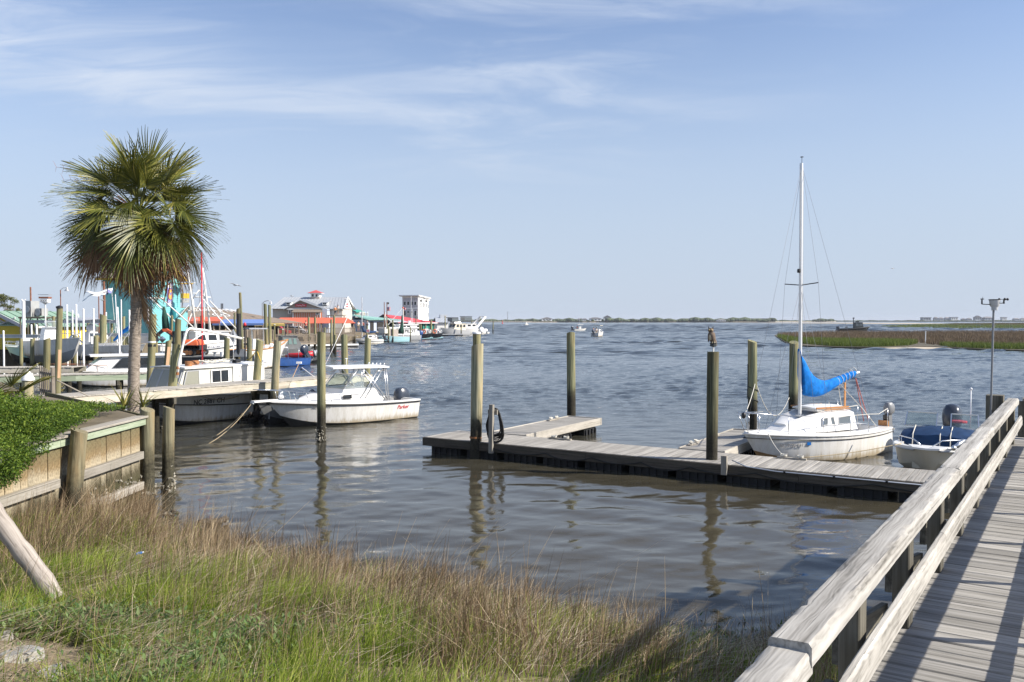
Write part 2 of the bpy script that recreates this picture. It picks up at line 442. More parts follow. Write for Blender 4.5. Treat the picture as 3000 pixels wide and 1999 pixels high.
# ------------------------------------------------------------------ mesh builder
def basis(x):
 x = Vector(x).normalized()
 a = Vector((0, 0, 1)) if abs(x.z) < 0.95 else Vector((0, 1, 0))
 y = a.cross(x).normalized()
 z = x.cross(y)
 return x, y, z
class MB:
 def __init__(self):
  self.v, self.f = [], []
 def add(self, vs, fs):
  o = len(self.v)
  self.v += [tuple(p) for p in vs]
  self.f += [tuple(i + o for i in q) for q in fs]
  return self
 def box(self, c, s, rz=0.0, rot=None, taper=1.0):
  M = rot if rot is not None else Matrix.Rotation(rz, 3, 'Z')
  c = Vector(c)
  vs = []
  for dz in (-1, 1):
   k = taper if dz > 0 else 1.0
   for dx, dy in ((-1, -1), (1, -1), (1, 1), (-1, 1)):
    vs.append(c + M @ Vector((dx * s[0] / 2 * k, dy * s[1] / 2 * k, dz * s[2] / 2)))
  return self.add(vs, [(3, 2, 1, 0), (4, 5, 6, 7), (0, 1, 5, 4), (1, 2, 6, 5), (2, 3, 7, 6), (3, 0, 4, 7)])
 def bar(self, p0, p1, w, h):
  p0, p1 = Vector(p0), Vector(p1)
  x, y, z = basis(p1 - p0)
  M = Matrix((x, y, z)).transposed()
  return self.box((p0 + p1) / 2, ((p1 - p0).length, w, h), rot=M)
 def tube(self, pts, r, n=8, caps=True):
  pts = [Vector(p) for p in pts]
  m = len(pts)
  rs = r if isinstance(r, (list, tuple)) else [r] * m
  vs, fs = [], []
  prev = None
  for i, p in enumerate(pts):
   d = (pts[min(i + 1, m - 1)] - pts[max(i - 1, 0)])
   if d.length < 1e-9:
    d = Vector((0, 0, 1))
   d.normalize()
   if prev is None:
    _, y, z = basis(d)
   else:
    y = prev - d * prev.dot(d)
    if y.length < 1e-6:
     _, y, _z = basis(d)
    y.normalize()
    z = d.cross(y)
   prev = y
   for k in range(n):
    a = 2 * math.pi * k / n
    vs.append(p + (y * math.cos(a) + z * math.sin(a)) * rs[i])
  for i in range(m - 1):
   for k in range(n):
    k2 = (k + 1) % n
    fs.append((i * n + k, i * n + k2, (i + 1) * n + k2, (i + 1) * n + k))
  if caps:
   fs.append(tuple(range(n - 1, -1, -1)))
   fs.append(tuple((m - 1) * n + k for k in range(n)))
  return self.add(vs, fs)
 def lathe(self, prof, c=(0, 0, 0), n=12, sx=1.0, sy=1.0):
  c = Vector(c)
  vs, fs = [], []
  for (r, z) in prof:
   for k in range(n):
    a = 2 * math.pi * k / n
    vs.append(c + Vector((r * sx * math.cos(a), r * sy * math.sin(a), z)))
  for i in range(len(prof) - 1):
   for k in range(n):
    k2 = (k + 1) % n
    fs.append((i * n + k, i * n + k2, (i + 1) * n + k2, (i + 1) * n + k))
  fs.append(tuple(range(n - 1, -1, -1)))
  fs.append(tuple((len(prof) - 1) * n + k for k in range(n)))
  return self.add(vs, fs)
 def ball(self, c, r, n=10, m=6, s=(1, 1, 1)):
  prof = []
  c = Vector(c)
  vs, fs = [], []
  for i in range(m + 1):
   th = math.pi * i / m - math.pi / 2
   for k in range(n):
    a = 2 * math.pi * k / n
    rr = max(math.cos(th), 0.02) * r
    vs.append(c + Vector((rr * math.cos(a) * s[0], rr * math.sin(a) * s[1], math.sin(th) * r * s[2])))
  for i in range(m):
   for k in range(n):
    k2 = (k + 1) % n
    fs.append((i * n + k, i * n + k2, (i + 1) * n + k2, (i + 1) * n + k))
  fs.append(tuple(range(n - 1, -1, -1)))
  fs.append(tuple(m * n + k for k in range(n)))
  return self.add(vs, fs)
 def prism(self, poly, d):
  d = Vector(d)
  n = len(poly)
  vs = [Vector(p) for p in poly] + [Vector(p) + d for p in poly]
  fs = [tuple(range(n - 1, -1, -1)), tuple(range(n, 2 * n))]
  fs += [(k, (k + 1) % n, n + (k + 1) % n, n + k) for k in range(n)]
  return self.add(vs, fs)
 def sheet(self, rows, thick=0.0):
  m, n = len(rows), len(rows[0])
  vs = [Vector(p) for r in rows for p in r]
  fs = [(i * n + k, i * n + k + 1, (i + 1) * n + k + 1, (i + 1) * n + k) for i in range(m - 1) for k in range(n - 1)]
  self.add(vs, fs)
  if thick:
   self.add([v - Vector((0, 0, thick)) for v in vs], [tuple(reversed(q)) for q in fs])
   o = len(self.v) - 2 * m * n
   edge = [(0, k) for k in range(n)] + [(i, n - 1) for i in range(1, m)] + [(m - 1, k) for k in range(n - 2, -1, -1)] + [(i, 0) for i in range(m - 2, 0, -1)]
   for a, b in zip(edge, edge[1:] + edge[:1]):
    i0, i1 = a[0] * n + a[1], b[0] * n + b[1]
    self.f.append((o + i1, o + i0, o + m * n + i0, o + m * n + i1))
  return self
 def mesh(self, name, mat, smooth=False, off=None):
  me = bpy.data.meshes.new(name)
  vs = self.v if off is None else [(p[0] - off[0], p[1] - off[1], p[2] - off[2]) for p in self.v]
  me.from_pydata(vs, [], self.f)
  if mat:
   me.materials.append(MATS[mat] if isinstance(mat, str) else mat)
  if smooth:
   me.polygons.foreach_set('use_smooth', [True] * len(me.polygons))
   if smooth == 'auto':
    me.set_sharp_from_angle(angle=math.radians(38))
  me.update()
  return me
 def build(self, name, mat, parent=None, smooth=False, off=None, loc=None):
  return link(name, self.mesh(name, mat, smooth, off), parent, loc)
def link(name, me, parent=None, loc=None, rot=None):
 o = bpy.data.objects.new(name, me)
 COL.objects.link(o)
 if parent is not None:
  o.parent = parent
 if loc is not None:
  o.location = loc
 if rot is not None:
  o.rotation_euler = rot
 return o
def tag(o, label, cat, group=None):
 o['label'] = label
 o['category'] = cat
 if group:
  o['group'] = group
 return o
def thing(name, label, cat, loc=(0, 0, 0), rz=0.0, group=None):
 o = bpy.data.objects.new(name, None)
 o.empty_display_size = 0.2
 COL.objects.link(o)
 o.location = loc
 o.rotation_euler = (0, 0, rz)
 return tag(o, label, cat, group)
def struct(o, kind='structure'):
 o['kind'] = kind
 return o
_BOX = {}
def board(name, p0, p1, w, t, mat, parent=None, off=(0, 0, 0), roll=0.0, end_jit=0.0):
 p0, p1 = Vector(p0), Vector(p1)
 L = (p1 - p0).length + random.uniform(-end_jit, end_jit)
 key = (round(L, 2), round(w, 3), round(t, 3), mat)
 if key not in _BOX:
  b = MB()
  L2, w2, t2 = key[0] / 2, w / 2, t / 2
  c = min(0.006, w * 0.08, t * 0.2)
  prof = [(-w2 + c, -t2), (w2 - c, -t2), (w2, -t2 + c), (w2, t2 - c), (w2 - c, t2), (-w2 + c, t2), (-w2, t2 - c), (-w2, -t2 + c)]
  b.prism([(-L2, y, z) for y, z in prof], (2 * L2, 0, 0))
  _BOX[key] = b.mesh(name, mat)
 x, y, z = basis(p1 - p0)
 M = Matrix((x, y, z)).transposed()
 if roll:
  M = M @ Matrix.Rotation(roll, 3, 'X')
 o = bpy.data.objects.new(name, _BOX[key])
 COL.objects.link(o)
 if parent is not None:
  o.parent = parent
 o.location = (p0 + p1) / 2 - Vector(off)
 o.rotation_euler = M.to_euler()
 return o
def text_part(name, s, mat, parent, loc, rot, size, depth=0.004, align='CENTER', sx=1.0, shear=0.0):
 cu_ = bpy.data.curves.new(name, 'FONT')
 cu_.body = s
 cu_.size = size
 cu_.extrude = depth
 cu_.align_x = align
 cu_.align_y = 'CENTER'
 cu_.shear = shear
 cu_.resolution_u = 3
 tmp = bpy.data.objects.new(name + '_tmp', cu_)
 COL.objects.link(tmp)
 dg = bpy.context.evaluated_depsgraph_get()
 me = bpy.data.meshes.new_from_object(tmp.evaluated_get(dg))
 bpy.data.objects.remove(tmp)
 bpy.data.curves.remove(cu_)
 me.materials.clear()
 me.materials.append(MATS[mat])
 o = link(name, me, parent, loc, rot)
 o.scale = (sx, 1, 1)
 return o
def catenary(p0, p1, sag, n=10):
 p0, p1 = Vector(p0), Vector(p1)
 return [p0.lerp(p1, i / n) - Vector((0, 0, sag * 4 * (i / n) * (1 - i / n))) for i in range(n + 1)]
# ------------------------------------------------------------------ water
def np_mesh(name, verts, faces4, mat, smooth=False, attrs=None):
 me = bpy.data.meshes.new(name)
 nv, nf, k = len(verts), len(faces4), faces4.shape[1]
 me.vertices.add(nv)
 me.vertices.foreach_set('co', verts.astype(np.float32).ravel())
 me.loops.add(nf * k)
 me.loops.foreach_set('vertex_index', faces4.astype(np.int32).ravel())
 me.polygons.add(nf)
 me.polygons.foreach_set('loop_start', np.arange(0, nf * k, k, dtype=np.int32))
 me.polygons.foreach_set('loop_total', np.full(nf, k, dtype=np.int32))
 if smooth:
  me.polygons.foreach_set('use_smooth', np.ones(nf, dtype=bool))
 if attrs:
  for an, av in attrs.items():
   a = me.attributes.new(an, 'FLOAT', 'POINT')
   a.data.foreach_set('value', av.astype(np.float32))
 me.materials.append(MATS[mat] if isinstance(mat, str) else mat)
 me.update(calc_edges=True)
 me.validate()
 return me
def sstep(a, b, x):
 t = np.clip((x - a) / (b - a), 0, 1)
 return t * t * (3 - 2 * t)
def water_mat():
 m, nt, b = new_mat('water')
 geo = N(nt, 'ShaderNodeNewGeometry')
 b.inputs['IOR'].default_value = 1.333
 b.inputs['Specular IOR Level'].default_value = 0.44
 mp_ = N(nt, 'ShaderNodeMapping')
 mp_.inputs['Scale'].default_value = (0.6, 1.0, 1.0)
 nt.links.new(geo.outputs['Position'], mp_.inputs[0])
 big = N(nt, 'ShaderNodeTexNoise', Scale=0.05, Detail=3.0)
 nt.links.new(mp_.outputs[0], big.inputs['Vector'])
 col = ramp(nt, [(0.35, (0.048, 0.041, 0.026)), (0.65, (0.072, 0.062, 0.040))], big.outputs['Fac'])
 spz = N(nt, 'ShaderNodeSeparateXYZ')
 nt.links.new(geo.outputs['Position'], spz.inputs[0])
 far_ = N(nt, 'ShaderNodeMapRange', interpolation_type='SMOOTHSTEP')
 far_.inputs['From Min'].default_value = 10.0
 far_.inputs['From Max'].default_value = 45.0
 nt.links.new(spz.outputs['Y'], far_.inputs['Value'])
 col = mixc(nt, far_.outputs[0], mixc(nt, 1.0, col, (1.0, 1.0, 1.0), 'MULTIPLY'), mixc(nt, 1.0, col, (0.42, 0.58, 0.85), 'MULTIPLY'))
 nt.links.new(col, b.inputs['Base Color'])
 n1 = N(nt, 'ShaderNodeTexNoise', Scale=3.0, Detail=5.0, Roughness=0.6)
 n2 = N(nt, 'ShaderNodeTexNoise', Scale=0.45, Detail=4.0, Roughness=0.5)
 nt.links.new(mp_.outputs[0], n1.inputs['Vector'])
 nt.links.new(mp_.outputs[0], n2.inputs['Vector'])
 wnd = N(nt, 'ShaderNodeMapRange', interpolation_type='SMOOTHSTEP')
 wnd.inputs['From Min'].default_value = 22.0
 wnd.inputs['From Max'].default_value = 42.0
 wnd.inputs['To Min'].default_value = 0.10
 wnd.inputs['To Max'].default_value = 0.75
 nt.links.new(spz.outputs['Y'], wnd.inputs['Value'])
 far2 = N(nt, 'ShaderNodeMapRange', interpolation_type='SMOOTHSTEP')
 far2.inputs['From Min'].default_value = 60.0
 far2.inputs['From Max'].default_value = 160.0
 nt.links.new(spz.outputs['Y'], far2.inputs['Value'])
 b1 = N(nt, 'ShaderNodeBump', Distance=0.08)
 nt.links.new(wnd.outputs[0], b1.inputs['Strength'])
 nt.links.new(n1.outputs['Fac'], b1.inputs['Height'])
 b2 = N(nt, 'ShaderNodeBump', Distance=0.9)
 nt.links.new(math_n(nt, 'MULTIPLY', far2.outputs[0], 0.5), b2.inputs['Strength'])
 nt.links.new(n2.outputs['Fac'], b2.inputs['Height'])
 nt.links.new(b1.outputs[0], b2.inputs['Normal'])
 nt.links.new(b2.outputs[0], b.inputs['Normal'])
 rg = N(nt, 'ShaderNodeMapRange')
 rg.inputs['From Min'].default_value = 30.0
 rg.inputs['From Max'].default_value = 300.0
 rg.inputs['To Min'].default_value = 0.02
 rg.inputs['To Max'].default_value = 0.10
 nt.links.new(spz.outputs['Y'], rg.inputs['Value'])
 nt.links.new(rg.outputs[0], b.inputs['Roughness'])
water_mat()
def make_water():
 ys = [4.0]
 while ys[-1] < 900:
  ys.append(ys[-1] * 1.0068)
 while ys[-1] < 9000:
  ys.append(ys[-1] * 1.07)
 ys = np.array(ys)
 rat = np.concatenate([np.linspace(-3.2, -0.72, 12)[:-1], np.linspace(-0.72, 0.72, 480), np.linspace(0.72, 3.2, 12)[1:]])
 X = ys[:, None] * rat[None, :]
 Y = np.repeat(ys[:, None], len(rat), 1)
 Z = np.zeros_like(X)
 rng = np.random.default_rng(5)
 calm = sstep(21, 40, Y + 0.45 * X)
 fade = 1 - sstep(70, 120, Y)
 def spec(lams, rms, ang0, spread):
  z = np.zeros_like(X)
  for lam in lams:
   th = ang0 + rng.normal(0, spread)
   k = 2 * math.pi / lam
   a = rms * math.sqrt(2.0 / len(lams)) / k
   ph = k * (X * math.cos(th) + Y * math.sin(th)) + rng.uniform(0, 6.28)
   z += a * np.sin(ph + 0.35 * np.sin(ph))
  return z
 basin = spec(np.exp(rng.uniform(math.log(0.28), math.log(1.9), 30)), 0.05, math.radians(100), 0.55)
 lamo = np.exp(rng.uniform(math.log(0.32), math.log(1.9), 48))
 outer = spec(lamo, 0.215, math.radians(80), 0.6)
 swell = spec(np.exp(rng.uniform(math.log(2.6), math.log(6.0), 20)), 0.19, math.radians(80), 0.5) * sstep(60, 120, Y) * (1 - sstep(230, 330, Y))
 roll = spec(np.exp(rng.uniform(math.log(7.0), math.log(16.0), 16)), 0.17, math.radians(82), 0.45) * sstep(220, 330, Y) * (1 - sstep(700, 880, Y))
 gust = 0.75 + 0.45 * np.sin(X * 0.11 + 1.3 * np.sin(Y * 0.07)) * np.sin(Y * 0.13 + 0.7 * np.sin(X * 0.09))
 Z = (basin * (1 - calm) + outer * calm * gust) * fade + swell * gust + roll
 n = len(rat)
 V = np.stack([X.ravel(), Y.ravel(), Z.ravel()], 1)
 i = np.arange(len(ys) - 1)[:, None] * n + np.arange(n - 1)[None, :]
 i = i.ravel()
 Fq = np.stack([i, i + 1, i + n + 1, i + n], 1)
 return struct(link('water', np_mesh('water', V, Fq, 'water', True)))
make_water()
# ------------------------------------------------------------------ marsh bank
EDGE = [(-9.2, 17.4), (-7.6, 17.0), (-6.5, 15.9), (-5.1, 14.6), (-3.4, 13.5), (-1.6, 12.4), (0.0, 11.5), (0.9, 10.9), (1.8, 10.35), (2.8, 10.0),
  (3.6, 9.9), (5.5, 9.4), (9.0, 8.6), (16, 7.0)]
def edge_dist(x, y):
 best = np.full_like(x, 1e9)
 sgn = np.ones_like(x)
 for (x0, y0), (x1, y1) in zip(EDGE, EDGE[1:]):
  dx, dy = x1 - x0, y1 - y0
  t = np.clip(((x - x0) * dx + (y - y0) * dy) / (dx * dx + dy * dy), 0, 1)
  px, py = x0 + t * dx, y0 + t * dy
  d = np.hypot(x - px, y - py)
  s = np.sign((x - x0) * dy - (y - y0) * dx)
  m = d < best
  best = np.where(m, d, best)
  sgn = np.where(m, s, sgn)
 return best * sgn
def vnoise(x, y, s, seed=0):
 r = np.random.default_rng(seed)
 z = np.zeros_like(x)
 for k in range(7):
  th = r.uniform(0, 6.28)
  f = s * r.uniform(0.6, 1.8)
  z += np.sin(f * (x * math.cos(th) + y * math.sin(th)) + r.uniform(0, 6.28))
 return z / 4.0
def bank_z(x, y):
 d = edge_dist(x, y)
 up = 0.95 * (1 - np.exp(-np.maximum(d, 0) * 0.24)) + 0.02
 dn = -0.16 * np.maximum(-d, 0)
 z = np.where(d > 0, up, dn + 0.02)
 z = z + 0.05 * vnoise(x, y, 2.2, 3) * sstep(0, 1.0, d)
 z = z + 0.55 * sstep(-3.6, -5.6, x) * sstep(9.0, 6.4, y)
 return z
def bank_mat():
 m, nt, b = new_mat('bank_soil')
 geo = N(nt, 'ShaderNodeNewGeometry')
 sp = N(nt, 'ShaderNodeSeparateXYZ')
 nt.links.new(geo.outputs['Position'], sp.inputs[0])
 f = noise(nt, 9.0, 6.0, 0.7)
 wet = ramp(nt, [(0.3, (0.045, 0.036, 0.026)), (0.7, (0.09, 0.074, 0.052))], f)
 dry = ramp(nt, [(0.3, (0.10, 0.075, 0.045)), (0.55, (0.24, 0.19, 0.12)), (0.75, (0.36, 0.30, 0.20))], noise(nt, 14.0, 7.0, 0.75))
 mr = N(nt, 'ShaderNodeMapRange')
 mr.inputs['From Min'].default_value = 0.08
 mr.inputs['From Max'].default_value = 0.32
 nt.links.new(sp.outputs['Z'], mr.inputs['Value'])
 nt.links.new(mixc(nt, mr.outputs[0], wet, dry), b.inputs['Base Color'])
 b.inputs['Roughness'].default_value = 0.85
 bump(nt, b, f, 0.6, 0.03)
bank_mat()
def make_bank():
 xs = np.linspace(-16, 14, 160)
 ysb = np.linspace(0.5, 21.5, 140)
 X, Y = np.meshgrid(xs, ysb)
 Z = np.maximum(bank_z(X, Y), -0.9)
 n = len(xs)
 V = np.stack([X.ravel(), Y.ravel(), Z.ravel()], 1)
 i = (np.arange(len(ysb) - 1)[:, None] * n + np.arange(n - 1)[None, :]).ravel()
 return struct(link('marsh_bank', np_mesh('marsh_bank', V, np.stack([i, i + 1, i + n + 1, i + n], 1), 'bank_soil', True)))
make_bank()
def leafy_mat(name, stops, trans=0.35, rough=0.6):
 m, nt, b = new_mat(name)
 at = N(nt, 'ShaderNodeAttribute', attribute_name='tint')
 col = ramp(nt, stops, at.outputs['Fac'])
 nt.links.new(col, b.inputs['Base Color'])
 b.inputs['Roughness'].default_value = rough
 b.inputs['Specular IOR Level'].default_value = 0.3
 tr = N(nt, 'ShaderNodeBsdfTranslucent')
 nt.links.new(col, tr.inputs[0])
 mx = N(nt, 'ShaderNodeMixShader')
 mx.inputs[0].default_value = trans
 nt.links.new(b.outputs[0], mx.inputs[1])
 nt.links.new(tr.outputs[0], mx.inputs[2])
 out = nt.nodes['Material Output']
 nt.links.new(mx.outputs[0], out.inputs[0])
leafy_mat('grass_brown', [(0.0, (0.075, 0.045, 0.026)), (0.35, (0.19, 0.13, 0.075)), (0.7, (0.37, 0.28, 0.165)), (1.0, (0.58, 0.48, 0.33))], 0.2, 0.75)
leafy_mat('grass_green', [(0.0, (0.06, 0.105, 0.018)), (0.35, (0.17, 0.25, 0.03)), (0.7, (0.33, 0.42, 0.055)), (1.0, (0.58, 0.55, 0.17))], 0.45)
leafy_mat('grass_straw', [(0.0, (0.22, 0.15, 0.09)), (0.5, (0.42, 0.33, 0.21)), (1.0, (0.60, 0.52, 0.38))], 0.15, 0.8)
leafy_mat('leaf_green', [(0.0, (0.06, 0.12, 0.035)), (0.5, (0.14, 0.22, 0.065)), (1.0, (0.27, 0.34, 0.14))], 0.35)
leafy_mat('leaf_vine', [(0.0, (0.022, 0.050, 0.008)), (0.5, (0.085, 0.155, 0.018)), (1.0, (0.25, 0.33, 0.045))], 0.38)
leafy_mat('palm_green', [(0.0, (0.026, 0.040, 0.010)), (0.45, (0.088, 0.105, 0.022)), (0.8, (0.22, 0.215, 0.042)), (1.0, (0.46, 0.38, 0.12))], 0.22, 0.4)
leafy_mat('palm_dead', [(0.0, (0.12, 0.06, 0.03)), (0.5, (0.27, 0.16, 0.085)), (1.0, (0.48, 0.35, 0.21))], 0.25, 0.75)
def blades(n, pos, h, wid, lean, bend, tint, segs=3, rng=RNG, az=None):
 az = rng.uniform(0, 2 * math.pi, n) if az is None else az
 fac = rng.uniform(0, 2 * math.pi, n)
 dx, dy = np.cos(az), np.sin(az)
 sx, sy = np.cos(fac), np.sin(fac)
 V = np.zeros((n, (segs + 1) * 2, 3))
 T = np.zeros((n, (segs + 1) * 2))
 for s in range(segs + 1):
  t = s / segs
  out = lean * t + bend * t * t
  zz = h * (t - 0.28 * np.minimum(bend / np.maximum(h, 1e-3), 1.6) * t * t)
  w = wid * (1 - t) ** 0.7 * 0.5 + 0.0008
  cx, cy = pos[:, 0] + dx * out, pos[:, 1] + dy * out
  for side, sg in ((0, -1), (1, 1)):
   V[:, s * 2 + side, 0] = cx + sg * sx * w
   V[:, s * 2 + side, 1] = cy + sg * sy * w
   V[:, s * 2 + side, 2] = pos[:, 2] + zz
   T[:, s * 2 + side] = tint
 base = np.arange(n)[:, None] * ((segs + 1) * 2)
 Fs = []
 for s in range(segs):
  q = np.array([s * 2, s * 2 + 1, s * 2 + 3, s * 2 + 2])
  Fs.append(base + q[None, :])
 return V.reshape(-1, 3), np.concatenate(Fs), T.ravel()
def scatter(n, x0, x1, y0, y1, prob, rng=RNG):
 x = rng.uniform(x0, x1, n)
 y = rng.uniform(y0, y1, n)
 d = edge_dist(x, y)
 p = prob(x, y, d)
 p = np.where(np.abs(x) > 0.64 * y + 0.3, 0, p)
 p = np.where((x < -8.15) & (y > 12.5), 0, p)
 p = np.where(((x + 4.65) / 0.95) ** 2 + ((y - 7.6) / 0.72) ** 2 < 1, p * 0.05, p)
 k = rng.uniform(0, 1, n) < p
 x, y, d = x[k], y[k], d[k]
 return np.stack([x, y, bank_z(x, y) - 0.01], 1), d
def make_grass():
 rng = RNG
 def pb(x, y, d):
  m = vnoise(x, y, 1.3, 21)
  near = sstep(-0.15, 0.12, d) * (1 - 0.82 * sstep(1.2, 3.0, d + 0.5 * m))
  bulk = sstep(-5.4, -7.0, x) * sstep(9.5, 12.5, y) * sstep(-0.1, 0.15, d)
  mid = 0.95 * sstep(-2.2, -0.2, x) * sstep(2.1, 1.4, x) * (d > 0) * sstep(7.6, 8.6, y)
  right = 1 - 0.8 * sstep(0.55, 1.3, x) * sstep(2.6, 0.4, d)
  tuft = 0.25 + 0.75 * sstep(-0.25, 0.35, vnoise(x, y, 5.5, 61) + 0.4 * vnoise(x, y, 13.0, 62))
  return np.clip(np.maximum(np.maximum(near, bulk), mid) * right * tuft, 0, 1)
 P, d = scatter(150000, -9.5, 4.2, 5.6, 19.5, pb)
 n = len(P)
 cl = vnoise(P[:, 0], P[:, 1], 5.5, 61)
 h = rng.uniform(0.2, 0.62, n) * (1 + 0.3 * cl) * (1 + 0.2 * sstep(-6.0, -7.2, P[:, 0]))
 azb = 2.2 * vnoise(P[:, 0], P[:, 1], 1.7, 81) + rng.normal(0, 0.9, n)
 brk = rng.uniform(0, 1, n) < 0.22
 tall = rng.uniform(0, 1, n) < 0.025 * sstep(1.4, 0.3, d)
 h = np.where(tall, rng.uniform(0.8, 1.12, n), h)
 V, Fq, T = blades(n, P, h, np.where(tall, 0.008, rng.uniform(0.004, 0.009, n)), np.where(brk, rng.uniform(0.4, 1.3, n), rng.uniform(0, 0.2, n)) * h, rng.uniform(0, 0.45, n) ** 2 * h * 2,
                      np.clip(rng.normal(0.45, 0.22, n) + 0.18 * brk + 0.1 * vnoise(P[:, 0], P[:, 1], 2.0, 83), 0, 1), az=azb)
 o = struct(link('brown_marsh_grass', np_mesh('brown_marsh_grass', V, Fq, 'grass_brown', attrs={'tint': T})), 'stuff')
 tag(o, 'tall brown dead marsh grass along the water edge', 'grass')
 def pg(x, y, d):
  m = vnoise(x, y, 1.5, 33)
  base = 1.3 * sstep(0.9, 2.4, d + 0.6 * m)
  base = np.maximum(base, 0.9 * sstep(-6.2, -4.8, x) * sstep(1.0, 2.0, d))
  rightg = sstep(0.5, 1.2, x) * sstep(-0.12, 0.1, d)
  low = 0.22 * (d > 0.1)
  mid = 1 - 0.66 * sstep(-1.8, -0.2, x) * sstep(1.9, 1.2, x)
  tuft = 0.18 + 0.82 * sstep(-0.25, 0.4, vnoise(x, y, 4.5, 71) + 0.4 * vnoise(x, y, 11.0, 72))
  return np.clip(np.maximum(np.maximum(base * mid, rightg), low) * tuft, 0, 1)
 P, d = scatter(190000, -8.5, 4.2, 5.6, 17.0, pg)
 n = len(P)
 clump = vnoise(P[:, 0], P[:, 1], 2.4, 5)
 h = rng.uniform(0.12, 0.42, n) * (1 + 0.35 * clump) * (1 - 0.25 * sstep(0.8, 1.6, P[:, 0]))
 azb = 2.5 * vnoise(P[:, 0], P[:, 1], 1.4, 91) + rng.normal(0, 0.8, n)
 V, Fq, T = blades(n, P, h, rng.uniform(0.005, 0.012, n), rng.uniform(0, 0.5, n) * h, rng.uniform(0, 0.9, n) ** 2 * h,
                      np.clip(rng.normal(0.52, 0.2, n) + 0.16 * clump, 0, 1), az=azb)
 o = struct(link('green_marsh_grass', np_mesh('green_marsh_grass', V, Fq, 'grass_green', attrs={'tint': T})), 'stuff')
 tag(o, 'bright green marsh grass growing over the bank', 'grass')
 def ps(x, y, d):
  a = np.exp(-(((x + 4.3) / 1.3) ** 2 + ((y - 12.0) / 1.5) ** 2))
  a = np.maximum(a, 0.9 * np.exp(-(((x + 2.0) / 1.8) ** 2 + ((y - 11.2) / 0.9) ** 2)))
  c = 6 * np.exp(-(((x + 4.6) / 0.9) ** 2 + ((y - 7.5) / 0.7) ** 2))
  w = 0.5 * np.exp(-((d - 1.0) / 1.2) ** 2) * (0.4 + 0.6 * sstep(-0.2, 0.4, vnoise(x, y, 2.6, 95)))
  return np.clip(np.maximum(np.maximum(a, 0.8 * c), w) + 0.10, 0, 6) * (d > 0)
 P, d = scatter(70000, -8.0, 3.2, 5.6, 15.5, ps)
 n = len(P)
 P[:, 2] += rng.uniform(0.0, 0.2, n)
 L = rng.uniform(0.25, 0.7, n)
 az = rng.normal(0.45, 0.75, n)
 V, Fq, T = blades(n, P, rng.uniform(0.02, 0.16, n), rng.uniform(0.004, 0.010, n), L, rng.uniform(0, 0.12, n), rng.uniform(0, 1, n), segs=2, az=az)
 o = struct(link('flattened_straw', np_mesh('flattened_straw', V, Fq, 'grass_straw', attrs={'tint': T})), 'stuff')
 tag(o, 'pale flattened dead straw lying across the bank', 'straw')
 def pl(x, y, d):
  a = sstep(-2.2, -3.4, x) * sstep(9.6, 8.4, y)
  return np.clip(a + 0.35 * sstep(-1.4, -2.6, x) * sstep(9.5, 8.6, y), 0, 1) * (0.55 + 0.45 * vnoise(x, y, 3.0, 9))
 P, d = scatter(9000, -6.5, -0.6, 5.6, 10.0, pl)
 allV, allF, allT, o_ = [], [], [], 0
 n = len(P)
 for lv in range(7):
  az = rng.uniform(0, 2 * math.pi, n)
  up = P.copy()
  up[:, 2] += rng.uniform(0.06, 0.30, n) * (0.4 + 0.6 * (lv + 1) / 7)
  up[:, :2] += rng.normal(0, 0.02, (n, 2))
  L = rng.uniform(0.05, 0.10, n)
  wv = L * 0.36
  el = rng.uniform(0.1, 1.1, n)
  dx, dy, dz = np.cos(az) * np.cos(el), np.sin(az) * np.cos(el), np.sin(el)
  sx, sy = -np.sin(az), np.cos(az)
  v0 = up
  v1 = up + np.stack([dx * L * .55 + sx * wv * .5, dy * L * .55 + sy * wv * .5, dz * L * .55], 1)
  v2 = up + np.stack([dx * L, dy * L, dz * L * 0.9], 1)
  v3 = up + np.stack([dx * L * .55 - sx * wv * .5, dy * L * .55 - sy * wv * .5, dz * L * .55], 1)
  V = np.stack([v0, v1, v2, v3], 1).reshape(-1, 3)
  allV.append(V)
  allF.append(np.arange(n * 4).reshape(-1, 4) + o_)
  allT.append(np.repeat(np.clip(rng.normal(0.5, 0.22, n), 0, 1), 4))
  o_ += n * 4
 o = struct(link('leafy_ground_cover', np_mesh('leafy_ground_cover', np.concatenate(allV), np.concatenate(allF), 'leaf_green', attrs={'tint': np.concatenate(allT)})), 'stuff')
 tag(o, 'small oval leaved green plants in the near left corner', 'plants')
make_grass()
def make_algae():
 rng = np.random.default_rng(8)
 n = 2600
 x = rng.normal(2.9, 0.7, n)
 y = rng.normal(9.75, 0.45, n)
 P = np.stack([x, y, np.maximum(bank_z(x, y), 0.0) + 0.015], 1)
 V, Fq, T = blades(n, P, rng.uniform(0.01, 0.07, n), rng.uniform(0.01, 0.03, n), rng.uniform(0.01, 0.06, n), rng.uniform(0, 0.03, n), rng.uniform(0, 0.5, n), segs=2, rng=rng)
 o = struct(link('shore_weed', np_mesh('shore_weed', V, Fq, 'leaf_green', attrs={'tint': T})), 'stuff')
 tag(o, 'dark green weed mat at the water edge by the rail', 'weed')
make_algae()
